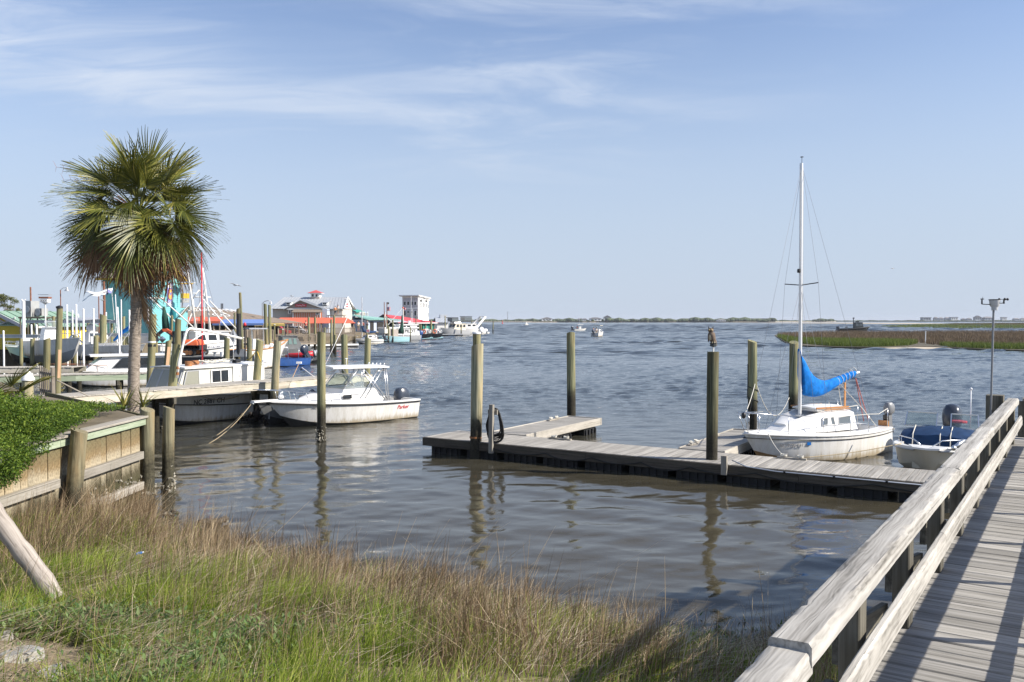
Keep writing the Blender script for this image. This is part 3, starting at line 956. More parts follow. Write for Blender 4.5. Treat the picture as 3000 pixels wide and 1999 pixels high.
# ------------------------------------------------------------------ boardwalk
DECK = 2.30
RD = Vector((0.674, 1.0, 0)).normalized()
RN = Vector((RD.y, -RD.x, 0))
R0 = Vector((0.858 - 0.674 * 2.83, 0, 0))
def RP(y, off=0.0, z=0.0):
 p = R0 + RD * (y / RD.y)
 return Vector((p.x, p.y, 0)) + RN * off + Vector((0, 0, z))
def worn_beam(name, p0, p1, w, h, mat, parent, seed, chips=0.012):
 r = np.random.default_rng(seed)
 p0, p1 = Vector(p0), Vector(p1)
 L = (p1 - p0).length
 ns = max(8, int(L / 0.045))
 prof = []
 c = 0.012
 for (sy, sz) in ((-1, -1), (1, -1), (1, 1), (-1, 1)):
  pass
 ring = [(-w / 2 + c, -h / 2), (0, -h / 2), (w / 2 - c, -h / 2), (w / 2, -h / 2 + c), (w / 2, 0), (w / 2, h / 2 - c), (w / 2 - c, h / 2), (w / 4, h / 2), (0, h / 2), (-w / 4, h / 2),
   (-w / 2 + c, h / 2), (-w / 2, h / 2 - c), (-w / 2, 0), (-w / 2, -h / 2 + c)]
 k = len(ring)
 vs, fs = [], []
 wob = np.cumsum(r.normal(0, 0.00022, ns + 1))
 wob -= np.linspace(wob[0], wob[-1], ns + 1)
 ch = r.uniform(0, 1, (ns + 1, k))
 for i in range(ns + 1):
  x = -L / 2 + L * i / ns
  for j, (y, z) in enumerate(ring):
   s = 1.0
   corner = j in (2, 3, 5, 6, 10, 11)
   nick = -chips * (ch[i, j] ** 9) * (1.3 if corner else 0.06)
   rr = math.hypot(y, z)
   yy = y * (1 + nick / max(rr, 1e-3)) + wob[i]
   zz = z * (1 + nick / max(rr, 1e-3)) + r.normal(0, 0.0003)
   vs.append((x + (r.normal(0, 0.004) if i in (0, ns) else 0), yy, zz))
 for i in range(ns):
  for j in range(k):
   j2 = (j + 1) % k
   fs.append((i * k + j, (i + 1) * k + j, (i + 1) * k + j2, i * k + j2))
 fs.append(tuple(range(k)))
 fs.append(tuple(ns * k + j for j in range(k - 1, -1, -1)))
 b = MB()
 b.add(vs, fs)
 o = b.build(name, mat, parent, smooth='auto')
 x, y, z = basis(p1 - p0)
 o.location = (p0 + p1) / 2 - parent.location
 o.rotation_euler = Matrix((x, y, z)).transposed().to_euler()
 return o
def make_boardwalk():
 root = struct(bpy.data.objects.new('boardwalk', None))
 COL.objects.link(root)
 root.location = RP(6, 0.5, DECK)
 y = 1.2
 k = 0
 while y < 13.6:
  w = 0.132 + random.uniform(-0.004, 0.004)
  jl = random.uniform(-0.012, 0.012)
  a = RP(y, 0.015 + jl, DECK - 0.019 + random.uniform(-0.002, 0.002))
  b_ = RP(y, 1.06 + random.uniform(-0.01, 0.01), DECK - 0.019 + random.uniform(-0.002, 0.002))
  board('plank', a, b_, w, 0.038, 'deck_wood', root, root.location)
  y += 0.144 * RD.y
  k += 1
 for off in (0.10, 0.55, 1.0):
  board('joist', RP(1.0, off, DECK - 0.16), RP(13.6, off, DECK - 0.16), 0.045, 0.22, 'post_wood', root, root.location)
 for yy in (3.0, 6.0, 9.0, 12.0):
  for off in (0.16, 0.96):
   p = RP(yy, off, 0)
   b = MB().tube([(p.x, p.y, -1), (p.x, p.y, DECK - 0.27)], 0.13, 12)
   b.build('pile', 'pile_dark', root, 'auto', off=root.location)
  board('cross_beam', RP(yy + 0.2, -0.02, DECK - 0.38), RP(yy + 0.2, 1.12, DECK - 0.38), 0.06, 0.2, 'post_wood', root, root.location)
 return root
make_boardwalk()
def make_rail():
 rail = thing('guard_rail', 'weathered grey timber guard rail with thick cap running beside the boardwalk', 'railing', RP(6, 0.07, DECK))
 zc = DECK + 0.540
 worn_beam('cap_rail', RP(0.9, 0.075, zc - 0.03), RP(2.86, 0.066, zc - 0.028), 0.145, 0.09, 'rail_wood', rail, 1, 0.02)
 worn_beam('cap_rail', RP(2.845, 0.07, zc), RP(6.15, 0.07, zc), 0.145, 0.09, 'rail_wood', rail, 2)
 worn_beam('cap_rail', RP(6.155, 0.072, zc), RP(8.5, 0.068, zc), 0.142, 0.088, 'rail_wood', rail, 3)
 worn_beam('cap_rail', RP(8.505, 0.068, zc), RP(11.62, 0.07, zc), 0.142, 0.088, 'rail_wood', rail, 4)
 worn_beam('lower_rail', RP(0.9, 0.165, DECK + 0.28), RP(5.25, 0.165, DECK + 0.285), 0.042, 0.135, 'rail_wood', rail, 5)
 worn_beam('lower_rail', RP(5.255, 0.165, DECK + 0.285), RP(8.9, 0.165, DECK + 0.285), 0.042, 0.135, 'rail_wood', rail, 6)
 worn_beam('lower_rail', RP(8.905, 0.165, DECK + 0.285), RP(11.6, 0.165, DECK + 0.285), 0.042, 0.135, 'rail_wood', rail, 7)
 ys = [1.7, 2.68, 3.67, 4.67, 5.68, 6.62, 7.58, 8.45, 9.4, 10.3, 11.38]
 for yb in ys:
  yb -= 0.06
  board('post', RP(yb, 0.071, DECK + 0.002), RP(yb, 0.071, DECK + 0.492), 0.135, 0.085, 'post_wood', rail, rail.location,
              roll=math.atan2(RD.y, RD.x))
 for ya, yb in zip(ys, ys[1:]):
  board('brace', RP(ya + 0.05, -0.024, DECK + 0.20), RP(yb - 0.05, -0.024, DECK + 0.02), 0.036, 0.15, 'post_wood', rail, rail.location)
 r2 = thing('opposite_guard_rail', 'grey timber guard rail on the far right side of the boardwalk', 'railing', RP(5, 0.95, DECK))
 worn_beam('upper_rail', RP(0.8, 0.90, DECK + 0.54), RP(11.4, 0.90, DECK + 0.54), 0.04, 0.09, 'rail_wood', r2, 8)
 worn_beam('lower_rail', RP(0.8, 0.90, DECK + 0.25), RP(11.4, 0.90, DECK + 0.25), 0.04, 0.06, 'rail_wood', r2, 9)
 for yb in (1.82, 2.79, 3.76, 4.73, 5.7, 6.65, 7.6, 8.6, 9.55, 10.5, 11.4):
  board('post', RP(yb, 0.945, DECK + 0.002), RP(yb, 0.945, DECK + 0.58), 0.05, 0.05, 'post_wood', r2, r2.location, roll=math.atan2(RD.y, RD.x))
make_rail()
def make_end_posts():
 p = RP(11.15, -0.10, 0)
 o = MB()
 t = thing('mooring_post', 'square dark green timber post standing at the far end of the guard rail', 'post', (p.x, p.y, 0))
 board('timber', (p.x, p.y, -0.6), (p.x, p.y, DECK + 0.66), 0.22, 0.2, 'post_wood', t, t.location, roll=math.atan2(RD.y, RD.x))
 q = D(2994, 1288, 12.0)
 t = thing('gate_post', 'short grey timber post at the right edge beyond the rail end', 'post', (q.x, q.y, DECK))
 board('timber', (q.x, q.y, DECK + 0.002), (q.x, q.y, DECK + 0.50), 0.12, 0.1, 'post_wood', t, t.location, roll=math.atan2(RD.y, RD.x))
 board('cap', (q.x, q.y, DECK + 0.525), (q.x + 0.7, q.y - 0.45, DECK + 0.525), 0.12, 0.045, 'grey_board', t, t.location)
 b0 = D(2897, 1225, 11.0)
 t0 = D(2911, 905, 11.05)
 t = thing('weather_station', 'weather station with wind cups and vane on a slim pole', 'weather station', (b0.x, b0.y, DECK - 0.3))
 L = t.location
 MB().tube([(b0.x, b0.y, 0.9), (t0.x, t0.y, t0.z)], 0.013, 10).build('pole', 'engine_grey', t, 'auto', off=L)
 h = Vector((t0.x + 0.012, t0.y, t0.z - 0.02))
 MB().lathe([(0.038, 0.0), (0.04, 0.004), (0.04, 0.008), (0.034, 0.010), (0.034, 0.016), (0.042, 0.018), (0.042, 0.024), (0.034, 0.026), (0.034, 0.032), (0.043, 0.034), (0.043, 0.040), (0.036, 0.043)], h, 14).build('radiation_shield', 'grey_plastic', t, 'auto', off=L)
 MB().lathe([(0.045, 0.0), (0.058, 0.02), (0.066, 0.085)], h + Vector((0, 0, 0.045)), 16).build('rain_funnel', 'grey_plastic', t, 'auto', off=L)
 MB().lathe([(0.068, 0), (0.068, 0.012)], h + Vector((-0.004, 0, 0.131)), 16).build('funnel_rim', 'black_metal', t, 'auto', off=L)
 a0 = h + Vector((-0.055, 0, 0.075))
 a1 = h + Vector((-0.165, 0, 0.08))
 arm = MB().tube([a0, a1], 0.006, 6).build('vane_arm', 'black_metal', t, off=L)
 MB().tube([a1, a1 + Vector((0, 0, 0.06)), a1 + Vector((0, 0, 0.061)), a1 + Vector((0.012, 0, 0.095))], [0.011, 0.009, 0.004, 0.002], 8).box(a1 + Vector((0.004, 0, 0.066)), (0.045, 0.004, 0.012)).build('wind_vane', 'black_metal', t, off=L)
 c0 = h + Vector((0.12, 0, 0.085))
 MB().tube([c0, c0 + Vector((0, 0, 0.055))], [0.012, 0.009], 8).build('cup_stem', 'black_metal', t, off=L)
 MB().tube([h + Vector((0.055, 0, 0.09)), c0 + Vector((0, 0, 0.01))], 0.006, 6).build('cup_arm', 'black_metal', t, off=L)
 for k in range(3):
  a = k * 2.094 + 0.2
  e = c0 + Vector((math.cos(a) * 0.055, math.sin(a) * 0.055, 0.058))
  MB().tube([c0 + Vector((0, 0, 0.058)), e], 0.003, 5).ball(e, 0.017, 8, 6).build('wind_cup', 'black_metal', t, True, off=L)
make_end_posts()
# ------------------------------------------------------------------ floating dock
DK = 0.46
MD = Vector((0.85, -0.53, 0)).normalized()
MN = Vector((0.53, 0.85, 0)).normalized()
MC = Vector((-2.62, 25.35, 0))
def DP(a, b, z=0.0):
 return MC + MD * a + MN * b + Vector((0, 0, z))
def make_dock():
 main = thing('floating_dock', 'long weathered floating dock crossing the basin to the boardwalk', 'dock', DP(7, 0.85, DK))
 L0 = main.location
 a, k = 0.07, 0
 while a < 16.4:
  board('plank', DP(a, 0.0, DK - 0.018 + random.uniform(-0.002, 0.002)), DP(a, 1.72 + random.uniform(-0.008, 0.008), DK - 0.018), 0.138, 0.036, 'dock_wood', main, L0)
  a += 0.143
 for b0 in (-0.022, 1.745):
  for s0, s1 in ((0.0, 5.4), (5.405, 10.9), (10.905, 16.4)):
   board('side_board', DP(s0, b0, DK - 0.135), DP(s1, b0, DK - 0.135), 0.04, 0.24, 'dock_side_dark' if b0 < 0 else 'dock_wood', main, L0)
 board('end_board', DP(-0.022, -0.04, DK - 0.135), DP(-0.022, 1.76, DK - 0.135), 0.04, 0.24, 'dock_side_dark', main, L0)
 for s in [0.75 + 1.28 * i for i in range(13)]:
  fl = MB()
  c = DP(s, 0.86, 0.0)
  rz = math.atan2(MD.y, MD.x)
  fl.box((c.x, c.y, -0.02), (1.05, 1.6, 0.44), rz=rz)
  for q in (-0.4, -0.2, 0, 0.2, 0.4):
   cc = DP(s + q, 0.04, 0)
   fl.box((cc.x, cc.y, -0.03), (0.06, 0.06, 0.4), rz=rz)
  fl.build('float_tub', 'black_rubber', main, off=L0)
 def finger(name, label, a0, length, width, first_b=1.77):
  t = thing(name, label, 'dock', DP(a0, first_b + length / 2, DK))
  L = t.location
  b = first_b + 0.08
  zt = DK + 0.02
  while b < first_b + length - 0.05:
   board('plank', DP(a0, b, zt - 0.018 + random.uniform(-0.002, 0.002)), DP(a0 + width, b, zt - 0.018), 0.138, 0.036, 'dock_wood', t, L)
   b += 0.143
  board('side_board', DP(a0 + width + 0.022, first_b, zt - 0.105), DP(a0 + width + 0.022, first_b + length, zt - 0.105), 0.042, 0.25, 'pier_wood', t, L)
  board('side_board', DP(a0 - 0.022, first_b, zt - 0.105), DP(a0 - 0.022, first_b + length, zt - 0.105), 0.042, 0.25, 'pier_wood', t, L)
  board('end_board', DP(a0 - 0.06, first_b + length + 0.022, zt - 0.105), DP(a0 + width + 0.06, first_b + length + 0.022, zt - 0.105), 0.042, 0.25, 'pier_wood', t, L)
  rz = math.atan2(MD.y, MD.x)
  for s in (0.9, length * 0.5, length - 0.7):
   c = DP(a0 + width / 2, first_b + s, 0)
   fl = MB().box((c.x, c.y, -0.02), (width - 0.06, 0.9, 0.46), rz=rz)
   for q in (-0.36, -0.12, 0.12, 0.36):
    cc = DP(a0 + width - 0.01, first_b + s + q, 0)
    fl.box((cc.x, cc.y, -0.03), (0.06, 0.06, 0.42), rz=rz)
   fl.build('float_tub', 'black_rubber', t, off=L)
  return t
 finger('finger_dock', 'short grey finger dock on the left ending at a tall round pile', 1.20, 5.1, 1.25)
 finger('finger_dock', 'finger dock reaching out just left of the sailboat bow', 7.35, 4.7, 1.2)
 return main
make_dock()
def cleat_line(name, label, a, b, along, z, rope=True, seed=1, grp=None):
 t = thing(name, label, 'cleat', DP(a, b, z), 0, grp)
 d = MD if along == 'a' else MN
 p0, p1 = DP(a, b, z + 0.022) - d * 0.36, DP(a, b, z + 0.022) + d * 0.36
 board('pad', p0, p1, 0.09, 0.042, 'grey_board', t, t.location)
 r = random.Random(seed)
 for s in (-0.2, 0.2):
  c = DP(a, b, z + 0.045) + d * s
  MB().tube([c - d * 0.1 + Vector((0, 0, 0.045)), c - d * 0.03 + Vector((0, 0, 0.035)), c + d * 0.03 + Vector((0, 0, 0.035)), c + d * 0.1 + Vector((0, 0, 0.045))],
                  [0.008, 0.014, 0.014, 0.008], 6).tube([c, c + Vector((0, 0, 0.035))], 0.02, 6).build('cleat_horn', 'galvanised', t, 'auto', off=t.location)
  if rope:
   pts = []
   for i in range(22):
    an = i * 0.9
    pts.append(c + d * (0.085 * math.cos(an)) + d.cross(Vector((0, 0, 1))) * (0.05 * math.sin(an) * r.uniform(0.6, 1.3)) + Vector((0, 0, 0.012 + 0.05 * (i / 22) + r.uniform(0, 0.015))))
   MB().tube(pts, 0.010, 5).build('rope_turns', 'rope_white', t, True, off=t.location)
 return t
cleat_line('dock_cleat', 'cleat pad with pale rope at the back edge behind the hose post', 3.75, 1.6, 'a', DK, seed=1)
cleat_line('dock_cleat', 'cleat pad with rope beside the sailboat hull', 10.35, 1.62, 'a', DK, seed=2)
cleat_line('dock_cleat', 'cleat pad with rope on the left edge of the far finger near the owl pile', 7.43, 2.6, 'b', DK + 0.02, seed=3)
cleat_line('dock_cleat', 'farther cleat pad with rope on the finger beside the sailboat bow', 7.43, 4.35, 'b', DK + 0.02, seed=4)
cleat_line('dock_cleat', 'cleat pad near the outer end of the left finger dock', 1.3, 5.6, 'b', DK + 0.02, seed=5)
def make_hose_post():
 base = DP(2.45, -0.10, DK)
 t = thing('hose_post', 'timber post with cross bar on the front edge of the dock', 'post', (base.x, base.y, 0.2))
 L = t.location
 top = 1.56
 board('upright', (base.x, base.y, 0.18), (base.x + 0.02, base.y, top), 0.13, 0.10, 'grey_board', t, L, roll=math.atan2(MD.y, MD.x))
 board('cross_bar', Vector((base.x, base.y, 1.34)) + MN * 0.09 - MD * 0.15, Vector((base.x, base.y, 1.34)) + MN * 0.09 + MD * 0.16, 0.05, 0.14, 'grey_board', t, L)
 h = thing('garden_hose', 'dark water hose coiled in hanging loops on the dock post', 'hose', (base.x, base.y, DK))
 c0 = Vector((base.x, base.y, 0)) + MN * 0.14
 r = random.Random(4)
 for k in range(11):
  w = 0.23 + r.uniform(-0.05, 0.06)
  drop = 0.86 + r.uniform(-0.14, 0.12)
  y0 = r.uniform(-0.02, 0.05)
  pts = []
  for i in range(25):
   a = 2 * math.pi * i / 24
   sx = math.sin(a)
   q = (1 - math.cos(a)) / 2
   x = sx * w * (0.55 + 0.75 * q) + r.uniform(-0.006, 0.006) + (0.03 if k % 2 else -0.01)
   z = 1.44 - drop * q + r.uniform(-0.008, 0.008)
   pts.append(c0 + MD * (x + 0.04) + MN * (y0 + 0.02 * math.sin(3 * a)) + Vector((0, 0, z)))
  MB().tube(pts, 0.018, 6, caps=False).build('hose_loop', 'rope_dark', h, True, off=h.location)
make_hose_post()
def make_cables():
 pts = []
 z = DK - 0.14
 prev = DP(2.5, -0.06, z)
 spots = [2.5, 4.2, 5.6, 7.0, 8.3, 9.9, 12.5, 16]
 for i, (s0, s1) in enumerate(zip(spots, spots[1:])):
  pts += catenary(DP(s0, -0.07, z), DP(s1, -0.07, z), 0.10 + 0.04 * (i % 2), 8)[:-1]
 o = thing('power_cable', 'dark power cable drooping along the front of the dock', 'cable', DP(9, -0.07, z))
 MB().tube(pts, 0.014, 6).build('sheath', 'rope_dark', o, True, off=o.location)
 o = thing('metal_conduit', 'bright metal conduit pipe clipped to the dock front', 'conduit', DP(12, -0.06, DK - 0.06))
 MB().tube([DP(9.35, -0.05, DK + 0.12), DP(9.7, -0.065, DK - 0.0), DP(10.4, -0.065, DK - 0.05), DP(16.3, -0.065, DK - 0.05)], 0.016, 8).build('pipe', 'conduit', o, True, off=o.location)
 for s in (10.6, 11.7, 12.8, 13.9, 15.0):
  MB().box(DP(s, -0.07, DK - 0.05), (0.05, 0.05, 0.05), rz=math.atan2(MD.y, MD.x)).build('clip', 'black_metal', o, off=o.location)
 p = DP(9.18, -0.10, 0)
 t = thing('dock_post', 'short square timber stub on the dock front right of the owl pile', 'post', (p.x, p.y, 0.25))
 board('stub', (p.x, p.y, 0.22), (p.x, p.y, DK + 0.22), 0.14, 0.1, 'grey_board', t, t.location, roll=math.atan2(MD.y, MD.x))
make_cables()
# ------------------------------------------------------------------ round piles
def pile(label, base, top, r, mat='pile', cap=None, bands=(), seed=0, rt=None, oysters=0, name='wooden_pile', rope=None, slant=True):
 base, top = Vector(base), Vector(top)
 rr = random.Random(seed)
 t = thing(name, label, 'pile', base)
 n = 18
 H = (top - base).length
 segs = 9
 rt = rt or r * 0.93
 pts, vs, fs = [], [], []
 ph = [rr.uniform(0, 6.28) for _ in range(4)]
 for i in range(segs + 1):
  f = i / segs
  p = base.lerp(top, f) + Vector((0.012 * math.sin(3 * f + ph[0]), 0.012 * math.sin(2.4 * f + ph[1]), 0))
  rad = (r + (rt - r) * f)
  for k in range(n):
   a = 2 * math.pi * k / n
   rk = rad * (1 + 0.02 * math.sin(3 * a + ph[2]) + 0.015 * math.sin(5 * a + ph[3] + 2 * f))
   dz = (0.05 * r / 0.15 * math.cos(a + ph[0])) if (i == segs and slant) else 0
   vs.append(p + Vector((rk * math.cos(a), rk * math.sin(a), dz)))
 for i in range(segs):
  for k in range(n):
   k2 = (k + 1) % n
   fs.append((i * n + k, i * n + k2, (i + 1) * n + k2, (i + 1) * n + k))
 fs.append(tuple(range(n - 1, -1, -1)))
 fs.append(tuple(segs * n + k for k in range(n)))
 MB().add(vs, fs).build('shaft', mat, t, 'auto', off=base)
 if cap == 'cone':
  MB().lathe([(rt * 1.16, 0), (rt * 1.18, 0.04), (rt * 0.5, 0.17), (0.005, 0.24)], top - Vector((0, 0, 0.02)), 18).build('cone_cap', 'white_plastic', t, 'auto', off=base)
 elif cap == 'flat':
  MB().lathe([(rt * 1.1, -0.03), (rt * 1.1, 0.02), (rt * 0.9, 0.04)], top, 18).build('cap', 'white_plastic', t, 'auto', off=base)
 elif cap == 'black':
  MB().lathe([(rt * 1.12, -0.05), (rt * 1.12, 0.02), (0.01, 0.06)], top, 18).build('cap', 'black_rubber', t, 'auto', off=base)
 for (f, mt, hh) in bands:
  p = base.lerp(top, f)
  rad = (r + (rt - r) * f)
  MB().lathe([(rad * 1.05, -hh / 2), (rad * 1.07, -hh / 2), (rad * 1.07, hh / 2), (rad * 1.05, hh / 2)], p, 18).build('band', mt, t, 'auto', off=base)
 if oysters:
  b = MB()
  for _ in range(oysters):
   a = rr.uniform(0, 6.28)
   z = abs(rr.gauss(0, 0.22)) + 0.02
   p = base + Vector((math.cos(a) * r * 1.03, math.sin(a) * r * 1.03, z - min(0, base.z)))
   M = Euler((rr.uniform(0, 3), rr.uniform(0, 3), rr.uniform(0, 3))).to_matrix()
   b.box(p, (rr.uniform(0.03, 0.08), rr.uniform(0.015, 0.03), rr.uniform(0.04, 0.10)), rot=M, taper=0.5)
  o = b.build('oyster_crust', 'oyster', t, off=base)
  o['kind'] = 'stuff'
 return t
def pile_px(label, bx, by, tx, ty, wpx, mat='pile', z=0.0, y=None, **kw):
 if y is None:
  b = W(bx, by, z)
  y = b.y
 else:
  b = D(bx, by, y)
 t = D(tx, ty, y)
 foot = b + (b - t) * (0.35 / max(0.1, (t - b).length)) if y < 60 else b
 r = wpx / F_PX * y / 2
 return pile(label, foot, t, r, mat, **kw)
pile_px('tall green grey pile rising through the dock left of the hose', 1392, 1340, 1400, 1012, 33, 'pile_pale', seed=1, rt=0.172, slant=True,
  bands=((0.26, 'rusty', 0.05),))
pile_px('pile with a flat white cap just behind the tall dock pile', 1396, 1300, 1396, 976, 25, 'pile', seed=2, cap='flat')
pile_px('tall pile at the outer end of the left finger dock', 1673, 1226, 1673, 977, 26, 'pile', seed=3)
owl_pile = pile_px('green stained pile carrying the owl decoy', 2083, 1400, 2090, 1031, 33, 'pile_dark', seed=4, rt=0.145, bands=((0.22, 'rusty', 0.06),), slant=False)
pile_px('pile with dark rope standing behind the sailboat bow', 2207, 1262, 2204, 1000, 28, 'pile', seed=5)
pile_px('pile hidden behind the sailboat mast', 2323, 1240, 2325, 1003, 27, 'pile', seed=6)
pile_px('tall barnacled pile standing before the white cabin fishing boat', 941, 1292, 943, 976, 26, 'pile', seed=7, oysters=70)
pile_px('short round pile beyond the fishing boat hardtop, left of two', 1010, 1150, 1009, 983, 20, 'pile', y=39.5, seed=8)
pile_px('pile at the outer end of the grey pier behind the hardtop', 1075, 1150, 1078, 990, 19, 'pile', y=38.6, seed=9)
pile('thick pile at the bulkhead corner, nearer of the pair', (-8.07, 18.75, -0.3), (-8.05, 18.75, 1.97), 0.155, 'pile_bulkhead', seed=10, oysters=40)
pile('round pile paired behind the bulkhead corner pile beside the water', (-7.86, 19.35, -0.3), (-7.82, 19.35, 1.95), 0.135, 'pile_bulkhead', seed=11, oysters=60)
pile('leaning pile set against the middle of the bulkhead boards', (-8.0, 15.35, -0.1), (-7.93, 15.55, 1.92), 0.15, 'pile_bulkhead', seed=12)
pile_px('leaning pile with a bent pipe bracket where the pier passes the palm', 490, 1270, 519, 1012, 26, 'pile', y=30.9, seed=13, oysters=90)
pile_px('pile left of the workboat windows with a dark rope around it', 440, 1130, 448, 925, 22, 'pile', y=34.8, seed=14, bands=((0.62, 'black_rubber', 0.10), (0.665, 'white_plastic', 0.06)))
pile_px('pile with a bright new plank nailed to its side', 484, 1120, 494, 998, 18, 'pile', y=36.2, seed=15)
pile_px('brown pile at the pier edge above the fishing boat bow', 800, 1240, 814, 1000, 23, 'pile_pale', y=32.6, seed=16)
pile_px('pile with a yellow rope beside the workboat cabin', 750, 1160, 761, 997, 23, 'pile', y=34.2, seed=17)
pile_px('grey pile with a white cone cap beside the garden gate', 82, 1228, 82, 1112, 33, 'pile_pale', y=18.4, seed=18, cap='cone', slant=False)
pile_px('tall pile with a black cap behind the garden gate', 170, 1170, 174, 900, 18, 'pile', y=30.0, seed=19, cap='black')
pile_px('shorter round pile just left of the tall black capped pile', 135, 1130, 137, 993, 20, 'pile', y=30.5, seed=20)
for i, (lab, bx, by, tx, ty, w, y, cap) in enumerate([
 ('stout pile right of the orange excavator rear', 664, 1075, 665, 990, 17, 46, None),
 ('stout pile beside the white diamond marker', 731, 1075, 731, 991, 15, 47, None),
 ('tall thin leaning pile above the workboat roof', 711, 1030, 703, 858, 8, 62, None),
 ('thick dark pile wrapped with a black sleeve', 698, 1060, 698, 905, 12, 60, None),
 ('left pile of the tall pair before the beige restaurant', 781, 1010, 777, 891, 10, 72, None),
 ('right pile of the tall pair before the beige restaurant', 791, 1010, 790, 895, 9, 71, None),
 ('slim pile before the blue awning', 688, 1000, 687, 917, 6, 85, None),
 ('stub pile in front of the shrimp trawler net', 521, 1000, 523, 936, 18, 52, None),
 ('slim pile between the excavator arm and the trawler', 503, 1000, 504, 925, 7, 75, None),
 ('capped pile at the railing of the restaurant deck', 804, 1020, 804, 951, 5, 95, 'flat'),
 ('low capped pile beside the deck railing', 828, 1030, 828, 965, 5, 93, 'flat'),
 ('left pile of the three pile cluster off the restaurant deck', 970, 1037, 971, 937, 7, 99, None),
 ('middle tall pile of the three pile cluster off the deck', 978, 1037, 979, 924, 6.5, 101, None),
 ('right short pile of the three pile cluster off the deck', 983, 1039, 982, 981, 7, 97, None),
 ('thick pile under the red awning, left of two', 905, 1026, 904, 930, 7, 113, None),
 ('thick pile under the red awning, right of two', 922, 1022, 923, 931, 7, 116, None),
 ('slim pile by the corner of the restaurant deck rail', 951, 1010, 951, 960, 6, 122, None),
 ('pile at the left end of the small moored sailboat', 1035, 1010, 1036, 957, 5, 134, None),
 ('pile with a red sign on it in front of the moored sailboat', 1076, 1000, 1076, 955, 5, 131, None),
 ('slim pile left of the cyan trawler stern, first of three', 1134, 1000, 1135, 948, 4.5, 150, None),
 ('slim pile left of the cyan trawler stern, second of three', 1138, 1006, 1139, 956, 5, 143, None),
 ('taller pile crossing the cyan trawler hull', 1151, 1003, 1151, 938, 4.5, 150, None),
 ('pile in front of the pilot boat transom', 1202, 1000, 1202, 958, 3.5, 158, None),
 ('pile between the pilot boat and the black hulls', 1229, 988, 1229, 950, 4, 176, None),
 ('second pile between the pilot boat and the black hulls', 1234, 988, 1233, 950, 3.5, 178, None),
 ('pile in front of the red roofed pavilion', 1219, 960, 1219, 929, 3, 190, None),
 ('thick pile under the right end of the red roof', 1263, 975, 1263, 939, 6, 200, None),
 ('tall pile left of the cabin cruiser', 1304, 981, 1304, 926, 3.2, 222, None),
 ('pile over the cabin cruiser window', 1317, 981, 1318, 949, 3, 221, None),
 ('thin pile over the cabin cruiser side', 1326, 980, 1326, 955, 2.6, 222, None),
 ('pile at the cabin cruiser stern', 1351, 984, 1351, 954, 3.2, 216, None),
 ('tall thin pile behind the arch yacht', 1382, 960, 1382, 931, 2.4, 270, None),
 ('lone pile at the end of the marina docks', 1409, 968, 1409, 946, 2.4, 262, None),
 ('lone channel pile standing in open water right of the marina', 1444, 976, 1445, 943, 3.2, 258, None)]):
 pile_px(lab, bx, by, tx, ty, w, 'pile_dark' if i in (3,) else 'pile', y=y, seed=40 + i, cap=cap)
